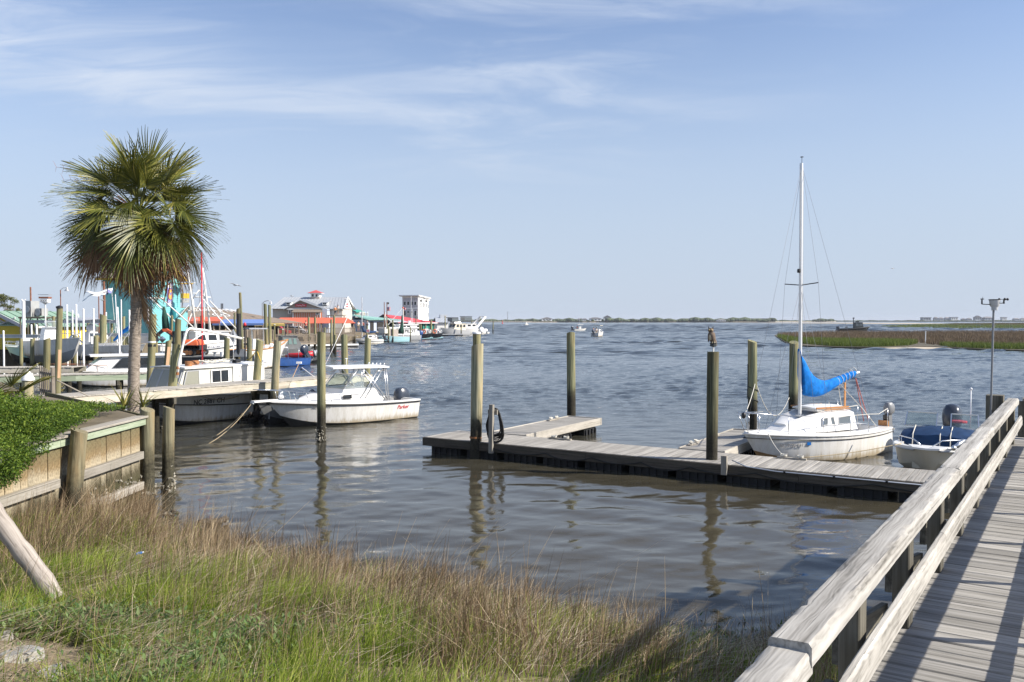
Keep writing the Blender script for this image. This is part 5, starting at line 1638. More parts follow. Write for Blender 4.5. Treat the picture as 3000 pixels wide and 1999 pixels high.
# ------------------------------------------------------------------ boats
class Hull:
 def __init__(s, L, B, fs, fb, draft=0.35, tw=0.9, flare=0.22, rake=0.5, mid=0.42, pw=2.1, sag=0.0, chine_z=0.06, stern_rake=0.0, sheer_pow=1.8, blunt=0.0):
  s.L, s.B, s.fs, s.fb, s.draft, s.tw, s.flare, s.rake, s.mid, s.pw, s.sag, s.chine_z, s.sr, s.sp, s.blunt = L, B, fs, fb, draft, tw, flare, rake, mid, pw, sag, chine_z, stern_rake, sheer_pow, blunt
 def half(s, t):
  if t < s.mid:
   u = t / s.mid
   k = s.tw + (1 - s.tw) * (1 - (1 - u) ** 2)
  else:
   u = (t - s.mid) / (1 - s.mid)
   k = s.blunt + (1 - s.blunt) * (1 - u ** s.pw)
  return k * s.B / 2
 def sheer(s, t):
  return s.fs + (s.fb - s.fs) * t ** s.sp - s.sag * 4 * t * (1 - t)
 def x(s, t, z):
  return s.L * t - s.rake * (t ** 5) * (1 - max(z, -s.draft) / s.fb) - s.sr * (1 - t) ** 4 * (z / s.fs)
 def pt(s, t, side=1, inset=0.0, dz=0.0):
  z = s.sheer(t)
  return Vector((s.x(t, z), side * max(0.0, s.half(t) - inset), z + dz))
 def side(s, x, z):
  def at(t):
   sec = s.section(t)
   for (y0, z0), (y1, z1) in zip(sec[2:], sec[3:]):
    if z <= z1 or (y1, z1) == sec[-1]:
     return Vector((s.x(t, z), y0 + (y1 - y0) * (z - z0) / max(1e-6, z1 - z0), z)), Vector((0, y1 - y0, z1 - z0)).normalized()
  lo, hi = 0.0, 1.0
  for _ in range(24):
   m = (lo + hi) / 2
   if at(m)[0].x < x:
    lo = m
   else:
    hi = m
  p, up = at(lo)
  q = at(min(1.0, lo + 0.01))[0]
  fx = (q - at(max(0, lo - 0.01))[0]).normalized()
  return p, fx, up
 def text(s, parent, body, mat, x, z, size, side=1, **kw):
  p, fx, up = s.side(x, z)
  d = -fx
  u = (up - d * up.dot(d)).normalized()
  n = d.cross(u)
  if side < 0:
   p.y, d, u = -p.y, Vector((fx.x, -fx.y, fx.z)), Vector((u.x, -u.y, u.z))
   n = d.cross(u)
  o = text_part('registration', body, mat, parent, p + n * 0.012, (0, 0, 0), size, 0.004, **kw)
  o.rotation_euler = Matrix((d, u, n)).transposed().to_euler()
  return o
 def section(s, t):
  b, h = s.half(t), s.sheer(t)
  c = b * (1 - s.flare * (0.35 + 0.65 * t ** 1.5))
  cz = s.chine_z + (h * 0.42) * t ** 4
  kz = -s.draft * (1 - t ** 5)
  kz = min(kz, cz - 0.01)
  return [(0, kz), (c * 0.55, kz + (cz - kz) * 0.35), (c * 0.97, cz - 0.03), (c, cz + 0.03), (c + (b - c) * 0.42, cz + (h - cz) * 0.45), (c + (b - c) * 0.8, cz + (h - cz) * 0.8), (b, h)]
 def build(s, parent, mat, bottom='antifoul', n=16, wl=0.05, transom=True):
  secs = []
  for i in range(n + 1):
   t = i / n
   secs.append((t, s.section(t)))
  top, bot = MB(), MB()
  for side in (1, -1):
   g = [[Vector((s.x(t, z), side * y, z)) for (y, z) in sec[2:]] for t, sec in secs]
   if side > 0:
    g = [list(reversed(r)) for r in g]
   top.sheet(g)
   g = [[Vector((s.x(t, z), side * y, z)) for (y, z) in sec[:3]] for t, sec in secs]
   if side > 0:
    g = [list(reversed(r)) for r in g]
   bot.sheet(g)
  if transom:
   sec = secs[0][1]
   ring = [Vector((s.x(0, z), y, z)) for y, z in sec] + [Vector((s.x(0, z), -y, z)) for y, z in reversed(sec[1:])]
   top.add(ring, [tuple(range(len(ring)))])
  top.build('hull', mat, parent, 'auto')
  bot.build('bottom', bottom, parent, 'auto')
 def deck(s, parent, mat, t0=0.0, t1=1.0, dz=-0.02, inset=0.02, name='deck', camber=0.03, n=12, bottom=None):
  rows = []
  for i in range(n + 1):
   t = t0 + (t1 - t0) * i / n
   a, b = s.pt(t, 1, inset, dz), s.pt(t, -1, inset, dz)
   r = []
   for k in range(7):
    f = k / 6
    p = a.lerp(b, f)
    p.z += camber * (1 - (2 * f - 1) ** 2)
    if bottom is not None:
     p.z = bottom
    r.append(p)
   rows.append(r)
  return MB().sheet(rows, 0.02).build(name, mat, parent, 'auto')
 def rim(s, parent, mat, w=0.12, dz=0.0, t0=0.0, t1=1.0, h=0.03, n=18, name='gunwale'):
  b = MB()
  for side in (1, -1):
   rows = []
   for i in range(n + 1):
    t = t0 + (t1 - t0) * i / n
    rows.append([s.pt(t, side, -0.02, dz), s.pt(t, side, min(w, s.half(t)), dz)])
   if side < 0:
    rows = [list(reversed(r)) for r in rows]
   b.sheet(rows, h)
  if t0 == 0.0:
   p, q = s.pt(0, 1, -0.02, dz), s.pt(0, -1, -0.02, dz)
   b.box(((p.x + 0.06), 0, p.z - h / 2), (0.13, abs(p.y) * 2, h))
  return b.build(name, mat, parent, 'auto')
 def rub(s, parent, mat, r=0.025, dz=-0.05, name='rub_rail', n=20, out=0.012):
  b = MB()
  for side in (1, -1):
   b.tube([s.pt(i / n, side, -out, dz) for i in range(n + 1)], r, 6)
  return b.build(name, mat, parent, True)
 def inner(s, parent, mat, t0, t1, floor, inset=0.12, name='cockpit'):
  b = MB()
  n = 10
  for side in (1, -1):
   rows = [[s.pt(t0 + (t1 - t0) * i / n, side, inset, -0.005), Vector((s.x(t0 + (t1 - t0) * i / n, 0.3), side * max(0.02, s.half(t0 + (t1 - t0) * i / n) - inset - 0.04), floor))] for i in range(n + 1)]
   if side > 0:
    rows = [list(reversed(r)) for r in rows]
   b.sheet(rows)
  for t in (t0, t1):
   a, c = s.pt(t, 1, inset, -0.005), s.pt(t, -1, inset, -0.005)
   q = [a, c, Vector((c.x, c.y, floor)), Vector((a.x, a.y, floor))]
   b.add(q, [(0, 1, 2, 3)])
  rows = [[Vector((s.x(t0 + (t1 - t0) * i / n, 0.3), sd * max(0.02, s.half(t0 + (t1 - t0) * i / n) - inset - 0.04), floor)) for sd in (1, -1)] for i in range(n + 1)]
  b.sheet(rows)
  return b.build(name, mat, parent)
def outboard(parent, loc, s=1.0, tilt=0.0, yaw=math.pi, mat='engine', name='outboard_motor'):
 M = Matrix.Rotation(yaw, 4, 'Z') @ Matrix.Rotation(-tilt, 4, 'Y')
 loc = Vector(loc)
 def T(b):
  b.v = [tuple(loc + (M @ Vector(p)) * s) for p in b.v]
  return b
 c = MB()
 prof = []
 rows = []
 for (z, x0, x1, w) in ((0.05, 0.02, 0.42, 0.13), (0.12, -0.04, 0.50, 0.18), (0.30, -0.06, 0.54, 0.20), (0.46, -0.03, 0.50, 0.185), (0.56, 0.05, 0.40, 0.13), (0.59, 0.14, 0.30, 0.05)):
  ring = []
  for k in range(14):
   a = 2 * math.pi * k / 14
   cx, rx = (x0 + x1) / 2, (x1 - x0) / 2
   ring.append(Vector((cx + rx * math.copysign(abs(math.cos(a)) ** 0.7, math.cos(a)), w * math.copysign(abs(math.sin(a)) ** 0.7, math.sin(a)), z)))
  rows.append(ring)
 n = 14
 vs = [p for r in rows for p in r]
 fs = [(i * n + k, i * n + (k + 1) % n, (i + 1) * n + (k + 1) % n, (i + 1) * n + k) for i in range(len(rows) - 1) for k in range(n)]
 fs += [tuple(range(n - 1, -1, -1)), tuple((len(rows) - 1) * n + k for k in range(n))]
 c.add(vs, fs)
 o = T(c).build(name, mat, parent, 'auto')
 T(MB().box((0.2, 0, -0.22), (0.24, 0.14, 0.56), taper=1.1)).build('midsection', mat, o)
 T(MB().box((0.23, 0, -0.62), (0.16, 0.06, 0.3)).box((0.27, 0, -0.52), (0.34, 0.20, 0.02)).tube([(0.02, 0, -0.72), (0.1, 0, -0.72), (0.36, 0, -0.72), (0.42, 0, -0.72)], [0.01, 0.055, 0.06, 0.03], 8)).build('gearcase', mat, o, 'auto')
 pr = MB()
 for k in range(3):
  a = k * 2.094
  pr.box((0.43, 0.075 * math.cos(a), -0.72 + 0.075 * math.sin(a)), (0.02, 0.09, 0.13), rot=Matrix.Rotation(a, 3, 'X') @ Matrix.Rotation(0.5, 3, 'Y'))
 T(pr).build('propeller', 'aluminium', o)
 T(MB().box((-0.06, 0, -0.12), (0.12, 0.22, 0.36))).build('bracket', 'black_metal', o)
 return o
def tubes(parent, name, lines, r, mat, n=6):
 out = []
 for ln in lines:
  out.append(MB().tube(ln, r, n).build(name, mat, parent, True))
 return out
def window_part(parent, quad, out, mat='glass_dark', frame='white_paint', fw=0.025, name='window'):
 q = [Vector(p) for p in quad]
 nrm = (q[1] - q[0]).cross(q[3] - q[0]).normalized() * out
 c = sum(q, Vector()) / 4
 pane = MB().prism([p + nrm * 0.003 for p in q], nrm * 0.012).build(name, mat, parent)
 if frame:
  b = MB()
  for a, d in zip(q, q[1:] + q[:1]):
   b.bar(a + nrm * 0.012, d + nrm * 0.012, fw if abs((d - a).normalized().z) > 0.5 else 0.03, fw if abs((d - a).normalized().z) <= 0.5 else 0.03)
  b.build('frame', frame, pane)
 return pane
def shell_house(parent, name, mat, rings):
 n = len(rings[0])
 vs = [p for r in rings for p in r]
 fs = [(i * n + k, i * n + (k + 1) % n, (i + 1) * n + (k + 1) % n, (i + 1) * n + k) for i in range(len(rings) - 1) for k in range(n)]
 fs.append(tuple((len(rings) - 1) * n + k for k in range(n)))
 return MB().add(vs, fs).build(name, mat, parent, 'auto')
# ---- white cabin fishing boat "Pepper"
def fishing_boat():
 t = thing('fishing_boat', 'white cabin fishing boat with pipe framed hardtop and red name on its stern', 'boat', (-4.52, 35.16, 0), math.radians(226.6))
 h = Hull(6.3, 2.35, 0.74, 1.02, draft=0.4, tw=0.93, flare=0.3, rake=1.0, mid=0.38, pw=2.3)
 h.build(t, 'hull_white')
 h.rub(t, 'black_rubber', 0.024, -0.07)
 h.rim(t, 'gelcoat', 0.16, 0.02, 0.0, 1.0, 0.06)
 h.inner(t, 'gelcoat', 0.03, 0.43, 0.22, 0.15)
 h.deck(t, 'gelcoat', 0.43, 0.995, 0.0, 0.02, 'foredeck', 0.05)
 rings = []
 for (z, ins, x0, x1, tip) in ((0.0, 0.0, 2.55, 5.1, 0.30), (0.22, 0.05, 2.55, 4.95, 0.28), (0.34, 0.14, 2.6, 4.55, 0.24)):
  zb = 0.80 + z
  rings.append([Vector((x0, 0.86 - ins, zb)), Vector((x0, -0.86 + ins, zb)), Vector((3.6, -0.82 + ins, zb)), Vector((x1 - 0.3, -tip - 0.15 + ins * .3, zb + 0.02)), Vector((x1, 0, zb + 0.02)), Vector((x1 - 0.3, tip + 0.15 - ins * .3, zb + 0.02)), Vector((3.6, 0.82 - ins, zb))])
 shell_house(t, 'cuddy_cabin', 'gelcoat', rings)
 rings = [[Vector((1.75, 0.88, 0.78)), Vector((1.75, -0.88, 0.78)), Vector((3.7, -0.80, 0.9)), Vector((3.7, 0.80, 0.9))],
             [Vector((2.05, 0.80, 1.30)), Vector((2.05, -0.80, 1.30)), Vector((3.45, -0.70, 1.32)), Vector((3.45, 0.70, 1.32))]]
 shell_house(t, 'helm_house', 'gelcoat', rings)
 window_part(t, [(3.55, 0.835, 0.98), (3.22, 0.86, 0.98), (3.22, 0.852, 1.10), (3.55, 0.82, 1.10)], 1, 'glass_dark', 'black_rubber', 0.03, 'port_light')
 W0, W1 = 1.33, 1.86
 P = [(3.42, 0.66, W0), (3.42, -0.66, W0), (2.95, -0.56, W1), (2.95, 0.56, W1)]
 window_part(t, P, 1, 'glass_clear', 'aluminium', 0.035, 'windscreen')
 window_part(t, [(2.1, 0.78, W0), (3.40, 0.68, W0), (2.96, 0.58, W1), (2.35, 0.64, W1 - 0.12)], 1, 'glass_clear', 'aluminium', 0.035, 'side_screen')
 window_part(t, [(2.1, -0.78, W0), (3.40, -0.68, W0), (2.96, -0.58, W1), (2.35, -0.64, W1 - 0.12)], -1, 'glass_clear', 'aluminium', 0.035, 'side_screen')
 rows = []
 for i in range(9):
  x = 1.35 + 2.6 * i / 8
  w = 0.82 - 0.06 * (i / 8)
  rows.append([Vector((x, w * (1 - 2 * k / 6), 2.12 + 0.05 * (i / 8) + 0.05 * (1 - (2 * k / 6 - 1) ** 2))) for k in range(7)])
 MB().sheet(rows, 0.055).build('hardtop', 'gelcoat', t, 'auto')
 for sd in (1, -1):
  y0, y1 = 0.86 * sd, 0.72 * sd
  tubes(t, 'hardtop_leg', [[(2.55, y0, 0.95), (1.55, y1, 2.10)], [(2.75, y0, 0.98), (1.75, y1, 2.10)],
                                 [(1.65, y0, 0.88), (2.75, y1, 2.10)], [(1.5, y0, 0.86), (2.55, y1, 2.1)],
                                 [(1.40, y0 * 1.0, 0.80), (1.45, y1, 2.10)], [(1.50, y0 * 1.0, 0.80), (1.55, y1, 2.10)]], 0.022, 'aluminium')
  tubes(t, 'grab_bar', [[(1.5, y1 * 0.98, 1.95), (2.0, y1 * 0.98, 1.95)], [(2.75, y1, 2.1), (3.35, 0.68 * sd, 1.45)]], 0.016, 'aluminium')
 for k in range(5):
  MB().tube([(1.40, 0.5 - 0.25 * k, 2.13), (1.34, 0.5 - 0.25 * k, 2.24)], 0.022, 6).build('rod_holder', 'aluminium', t, True)
 top = []
 for i in range(9):
  tt = 0.48 + 0.52 * i / 8
  p = h.pt(tt, 1, 0.10, 0.30 + 0.12 * i / 8)
  if i == 8:
   p = Vector((6.75, 0.16, 1.46))
  top.append(p)
 tubes(t, 'bow_rail', [top, [Vector((p.x, -p.y, p.z)) for p in top]], 0.016, 'steel')
 for i in (0, 2, 3, 4, 5, 6, 7):
  for sd in (1, -1):
   a = top[i]
   tt = 0.48 + 0.52 * i / 8
   b = h.pt(tt, 1, 0.08, 0.02)
   MB().tube([(a.x, a.y * sd, a.z), (b.x - 0.12, b.y * sd, b.z)], 0.012, 6).build('stanchion', 'steel', t, True)
 MB().box((6.38, 0, 1.04), (0.95, 0.26, 0.06)).build('bow_pulpit', 'gelcoat', t)
 MB().tube([(6.75, 0.04, 1.05), (6.92, 0.04, 1.0)], 0.03, 6).tube([(6.88, -0.1, 0.98), (6.88, 0.1, 0.98)], 0.035, 8).build('anchor_roller', 'galvanised', t, True)
 MB().ball((5.75, 0.05, 1.16), 0.10, 8, 6, (1.2, 1, 0.8)).build('windlass', 'white_plastic', t, True)
 outboard(t, (0.25, -0.1, 0.44), 1.2, 0.05, mat='engine')
 h.text(t, 'Parker', 'lettering_red', 0.9, 0.50, 0.22, shear=0.25)
 h.text(t, 'NC 6290 WS', 'lettering_grey', 4.5, 0.74, 0.12)
 tubes(t, 'antenna', [[(3.45, -0.75, 1.9), (2.2, -0.75, 4.1)], [(2.9, 0.1, 2.2), (2.9, 0.1, 2.44)]], 0.010, 'white_plastic')
 MB().lathe([(0.05, 0), (0.05, 0.02), (0.01, 0.03)], (2.9, 0.1, 2.44), 8).build('gps_dome', 'white_plastic', t)
 o = thing('mooring_line', 'pair of tan mooring lines running from the fishing boat bow into the water', 'rope', (0, 0, 0))
 M = t.matrix_basis
 bow = Matrix.Translation(t.location) @ Matrix.Rotation(math.radians(226.6), 4, 'Z') @ Vector((6.9, 0.0, 0.98))
 o.location = bow
 for k, (px, py) in enumerate(((625, 1282), (612, 1300))):
  e = W(px, py, 0.0)
  MB().tube(catenary(bow, e, 0.1 + 0.05 * k, 8), 0.012, 5).build('strand', 'rope_tan', o, True, off=bow)
fishing_boat()
# ---- old white workboat with registration on the bow
def workboat():
 t = thing('workboat', 'old white workboat with grey weathered cabin and black registration number on its bow', 'boat', (-11.05, 35.95, 0), math.radians(241.0))
 h = Hull(6.1, 2.55, 1.0, 1.38, draft=0.5, tw=0.95, flare=0.24, rake=0.75, mid=0.45, pw=2.6)
 h.build(t, 'hull_white')
 h.rub(t, 'black_rubber', 0.022, -0.42, 'boot_stripe')
 h.rub(t, 'gelcoat_grey', 0.03, -0.04)
 h.deck(t, 'cabin_old', 0.0, 0.995, 0.0, 0.02, 'deck', 0.04)
 x0, x1 = 0.25, 4.25
 zb, zr = 1.05, 2.13
 rings = [[Vector((x0, 0.98, zb)), Vector((x0, -0.98, zb)), Vector((x1 + 0.35, -0.92, zb + 0.1)), Vector((x1 + 0.35, 0.92, zb + 0.1))],
             [Vector((x0, 0.95, zr)), Vector((x0, -0.95, zr)), Vector((x1 - 0.12, -0.86, zr)), Vector((x1 - 0.12, 0.86, zr))]]
 shell_house(t, 'cabin', 'cabin_old', rings)
 MB().box(((x0 + 1.9) / 2 - 0.02, 0, 1.6), (1.66, 1.985, 1.05)).build('aft_cabin', 'gelcoat', t)
 rows = [[Vector((x0 - 0.12 + (x1 + 0.1 - x0) * i / 6, 1.04 * (1 - 2 * k / 6) * (1 - 0.06 * i / 6), zr + 0.035 + 0.05 * (1 - (2 * k / 6 - 1) ** 2))) for k in range(7)] for i in range(7)]
 MB().sheet(rows, 0.055).build('roof', 'gelcoat', t, 'auto')
 def fw(y, f):
  zb2 = zb + 0.1
  return Vector((x1 + 0.35 - 0.47 * f, y * (1 - 0.07 * f), zb2 + (zr - zb2) * f))
 for ya, yb in ((0.84, 0.32), (0.27, -0.27), (-0.32, -0.84)):
  window_part(t, [fw(ya, 0.08), fw(yb, 0.08), fw(yb, 0.93), fw(ya, 0.93)], -1, 'glass_dirty', 'gelcoat_grey', 0.03, 'windshield_pane')
 def sw(x, f):
  return Vector((x, 0.975 - 0.035 * f - 0.02 * (x / 4.3), zb + (zr - zb) * f))
 window_part(t, [sw(4.36, 0.12), sw(3.55, 0.12), sw(3.55, 0.9), sw(4.10, 0.9)], 1, 'glass_dirty', 'gelcoat_grey', 0.03, 'side_pane')
 window_part(t, [sw(2.95, 0.42), sw(2.1, 0.42), sw(2.1, 0.88), sw(2.95, 0.88)], 1, 'glass_dark', 'white_paint', 0.05, 'sliding_window')
 MB().bar(sw(2.52, 0.42) + Vector((0, 0.03, 0)), sw(2.52, 0.88) + Vector((0, 0.03, 0)), 0.03, 0.04).build('window_bar', 'white_paint', t)
 MB().tube([(3.7, 0.55, 2.28), (3.35, 0.35, 2.28)], [0.10, 0.08], 10).tube([(3.35, 0.35, 2.28), (2.95, 0.15, 2.28)], 0.10, 10).tube([(3.7, 0.55, 2.15), (3.7, 0.55, 2.38)], 0.13, 10).build('exhaust_pipe', 'rusty', t, 'auto')
 MB().tube([(1.35, 0.45, 2.26), (0.95, 0.30, 2.26)], 0.09, 10).build('vent_drum', 'black_rubber', t, 'auto')
 MB().lathe([(0.09, 0), (0.09, 0.18), (0.13, 0.22), (0.12, 0.30), (0.02, 0.33)], (0.0, 0.78, 1.98), 10).build('mushroom_vent', 'white_plastic', t, 'auto')
 r = random.Random(8)
 for k in range(5):
  c = Vector((2.6 - 0.32 * k, 0.1 + 0.1 * (k % 2), 2.24))
  pts = [c + Vector((0.24 * math.cos(a * 0.7) * r.uniform(0.6, 1.2), 0.26 * math.sin(a * 0.7) * r.uniform(0.6, 1.2), 0.02 + 0.10 * r.random())) for a in range(34)]
  MB().tube(pts, 0.018, 5).build('rope_heap', 'rope_white', t, True)
 MB().tube([(2.3, -0.3, 2.2), (2.3, -0.3, 6.65)], 0.028, 8).build('red_whip_antenna', 'red_paint', t, True)
 MB().tube([(1.05, 0.1, 2.2), (1.05, 0.1, 3.05)], 0.02, 6).build('reflector_staff', 'aluminium', t, True)
 c = Vector((1.05, 0.1, 3.28))
 a = 0.30
 b = MB()
 for k in range(3):
  an = k * math.pi / 3
  d = Vector((math.cos(an), math.sin(an), 0))
  nn = Vector((-d.y, d.x, 0)) * 0.004
  b.prism([c + d * a * 0.62 - nn, c + Vector((0, 0, a)) - nn, c - d * a * 0.62 - nn, c - Vector((0, 0, a)) - nn], nn * 2)
 b.build('radar_reflector', 'aluminium', t)
 h.text(t, 'NC 2881 CH', 'lettering_black', 3.3, 0.84, 0.27, sx=0.95)
 o = thing('mooring_line', 'thin rope sagging from the workboat bow to the leaning pile', 'rope', D(620, 1195, 32.5))
 MB().tube(catenary(D(700, 1160, 33), D(519, 1120, 31), 0.35, 10), 0.014, 5).build('strand', 'rope_tan', o, True, off=o.location)
 g = thing('bent_pipe', 'white bent pipe bracket reaching from the leaning pile over the workboat roof', 'pipe', D(519, 1100, 30.7))
 L = g.location
 p = [D(519, 1108, 30.7), D(524, 1060, 30.7), D(542, 985, 30.8), D(548, 968, 30.9), D(556, 963, 31.0), D(600, 968, 31.6), D(708, 992, 33.0)]
 MB().tube(p, 0.046, 10).build('pipe', 'white_pipe', g, True, off=L)
 MB().tube([D(541, 1012, 30.8), D(600, 975, 31.5)], 0.026, 8).build('stay', 'white_pipe', g, True, off=L)
 MB().lathe([(0.06, -0.05), (0.06, 0.05)], D(520, 1095, 30.7), 8).build('clamp', 'rusty', g, off=L)
 MB().lathe([(0.06, -0.05), (0.06, 0.05)], D(521, 1078, 30.7), 8).build('clamp', 'rusty', g, off=L)
workboat()
# ---- dark skiff beyond the fishing boat bow
def dark_skiff():
 t = thing('open_skiff', 'grey open skiff half hidden between the pier and the fishing boat bow', 'boat', (-6.9, 35.2, 0), math.radians(232))
 h = Hull(4.3, 1.25, 0.62, 0.85, draft=0.25, tw=0.9, flare=0.2, rake=0.5)
 h.build(t, 'hull_grey')
 h.rim(t, 'black_rubber', 0.07, 0.0, 0, 1, 0.05)
 h.inner(t, 'gelcoat_grey', 0.03, 0.9, 0.2, 0.07)
 MB().box((2.0, 0, 0.6), (0.4, 0.5, 0.75)).build('console', 'gelcoat', t)
 MB().tube([(1.75, 0.02, 1.02), (1.68, 0.02, 1.05)], 0.16, 14).build('steering_wheel', 'black_rubber', t)
 MB().box((1.0, 0, 0.5), (0.4, 0.8, 0.1)).build('seat', 'gelcoat', t)
 outboard(t, (-0.1, 0, 0.72), 0.7, 0.5)
 for lab, a, b_ in (('long handled deck brush leaning out of the grey skiff', D(858, 1105, 35.6), D(876, 1065, 35.9)), ('white fishing rod butt leaning out of the grey skiff', D(915, 1100, 35.9), D(884, 1077, 36.2))):
  o = thing('deck_brush' if 'brush' in lab else 'fishing_rod', lab, 'brush' if 'brush' in lab else 'rod', a)
  a2 = a + (a - b_) * 0.6
  MB().tube([a2, b_], 0.014, 6).build('handle', 'new_pine' if 'brush' in lab else 'white_plastic', o, off=o.location)
  if 'brush' in lab:
   MB().box(b_ + Vector((0, 0, 0.03)), (0.22, 0.08, 0.09)).build('brush_head', 'white_plastic', o, off=o.location)
  else:
   MB().ball(b_ + Vector((-0.02, 0, -0.08)), 0.05, 8, 5).build('reel', 'black_metal', o, off=o.location)
dark_skiff()
# ---- long white boat with raked dark windows
def windowed_boat():
 a, c = W(160, 1141, 0), W(515, 1128, 0)
 d = Vector((a.x - c.x, a.y - c.y, 0))
 rz = math.atan2(d.y, d.x)
 t = thing('cabin_boat', 'long white cabin boat with raked dark windows behind the palm', 'boat', (c.x, c.y + 1.3, 0), rz)
 h = Hull(d.length + 0.9, 2.6, 0.85, 1.05, draft=0.5, tw=0.95, flare=0.2, rake=0.9)
 h.build(t, 'hull_white')
 h.rub(t, 'black_rubber', 0.03, -0.06)
 h.deck(t, 'gelcoat', 0, 0.995, 0, 0.02, 'deck')
 xf = d.length * 0.88
 rings = [[Vector((0.3, 1.12, 0.85)), Vector((0.3, -1.12, 0.85)), Vector((xf, -0.95, 0.95)), Vector((xf, 0.95, 0.95))],
             [Vector((0.3, 1.05, 1.82)), Vector((0.3, -1.05, 1.82)), Vector((xf - 1.25, -0.92, 1.85)), Vector((xf - 1.25, 0.92, 1.85))]]
 shell_house(t, 'cabin', 'gelcoat', rings)
 rows = [[Vector((0.1 + (xf - 0.5) * i / 6, 1.15 * (1 - 2 * k / 4), 1.88 + 0.05 * (1 - (k / 2 - 1) ** 2))) for k in range(5)] for i in range(7)]
 MB().sheet(rows, 0.07).build('roof', 'gelcoat', t, 'auto')
 def s(x, f, g=0.0):
  return Vector((x, 1.12 - 0.07 * f - (0.17 - 0.04 * f) * max(0, (x - 0.3) / (xf - 0.3)), 0.9 + 0.92 * f))
 for xa, xb, sl in ((xf - 1.55, xf - 2.6, 0.55), (xf - 2.75, xf - 4.6, 0.35), (xf - 4.7, 0.8, 0.0)):
  window_part(t, [s(xa, 0.22), s(xb, 0.22), s(xb, 0.88), s(xa - sl, 0.88)], 1, 'glass_dark', 'aluminium', 0.03, 'window')
 def fwp(y, f):
  return Vector((xf - 1.25 * f, y * (1 - 0.03 * f), 0.95 + 0.9 * f))
 for ya, yb in ((0.86, 0.05), (-0.05, -0.86)):
  window_part(t, [fwp(ya, 0.3), fwp(yb, 0.3), fwp(yb, 0.9), fwp(ya, 0.9)], -1, 'glass_dark', 'aluminium', 0.03, 'windshield_pane')
 top = [h.pt(0.6 + 0.4 * i / 6, 1, 0.08, 0.35) for i in range(7)]
 tubes(t, 'bow_rail', [top, [Vector((p.x, -p.y, p.z)) for p in top]], 0.016, 'rust_pole')
 for i in range(7):
  b = h.pt(0.6 + 0.4 * i / 6, 1, 0.08, 0)
  MB().tube([top[i], b], 0.012, 5).build('stanchion', 'rust_pole', t, True)
windowed_boat()
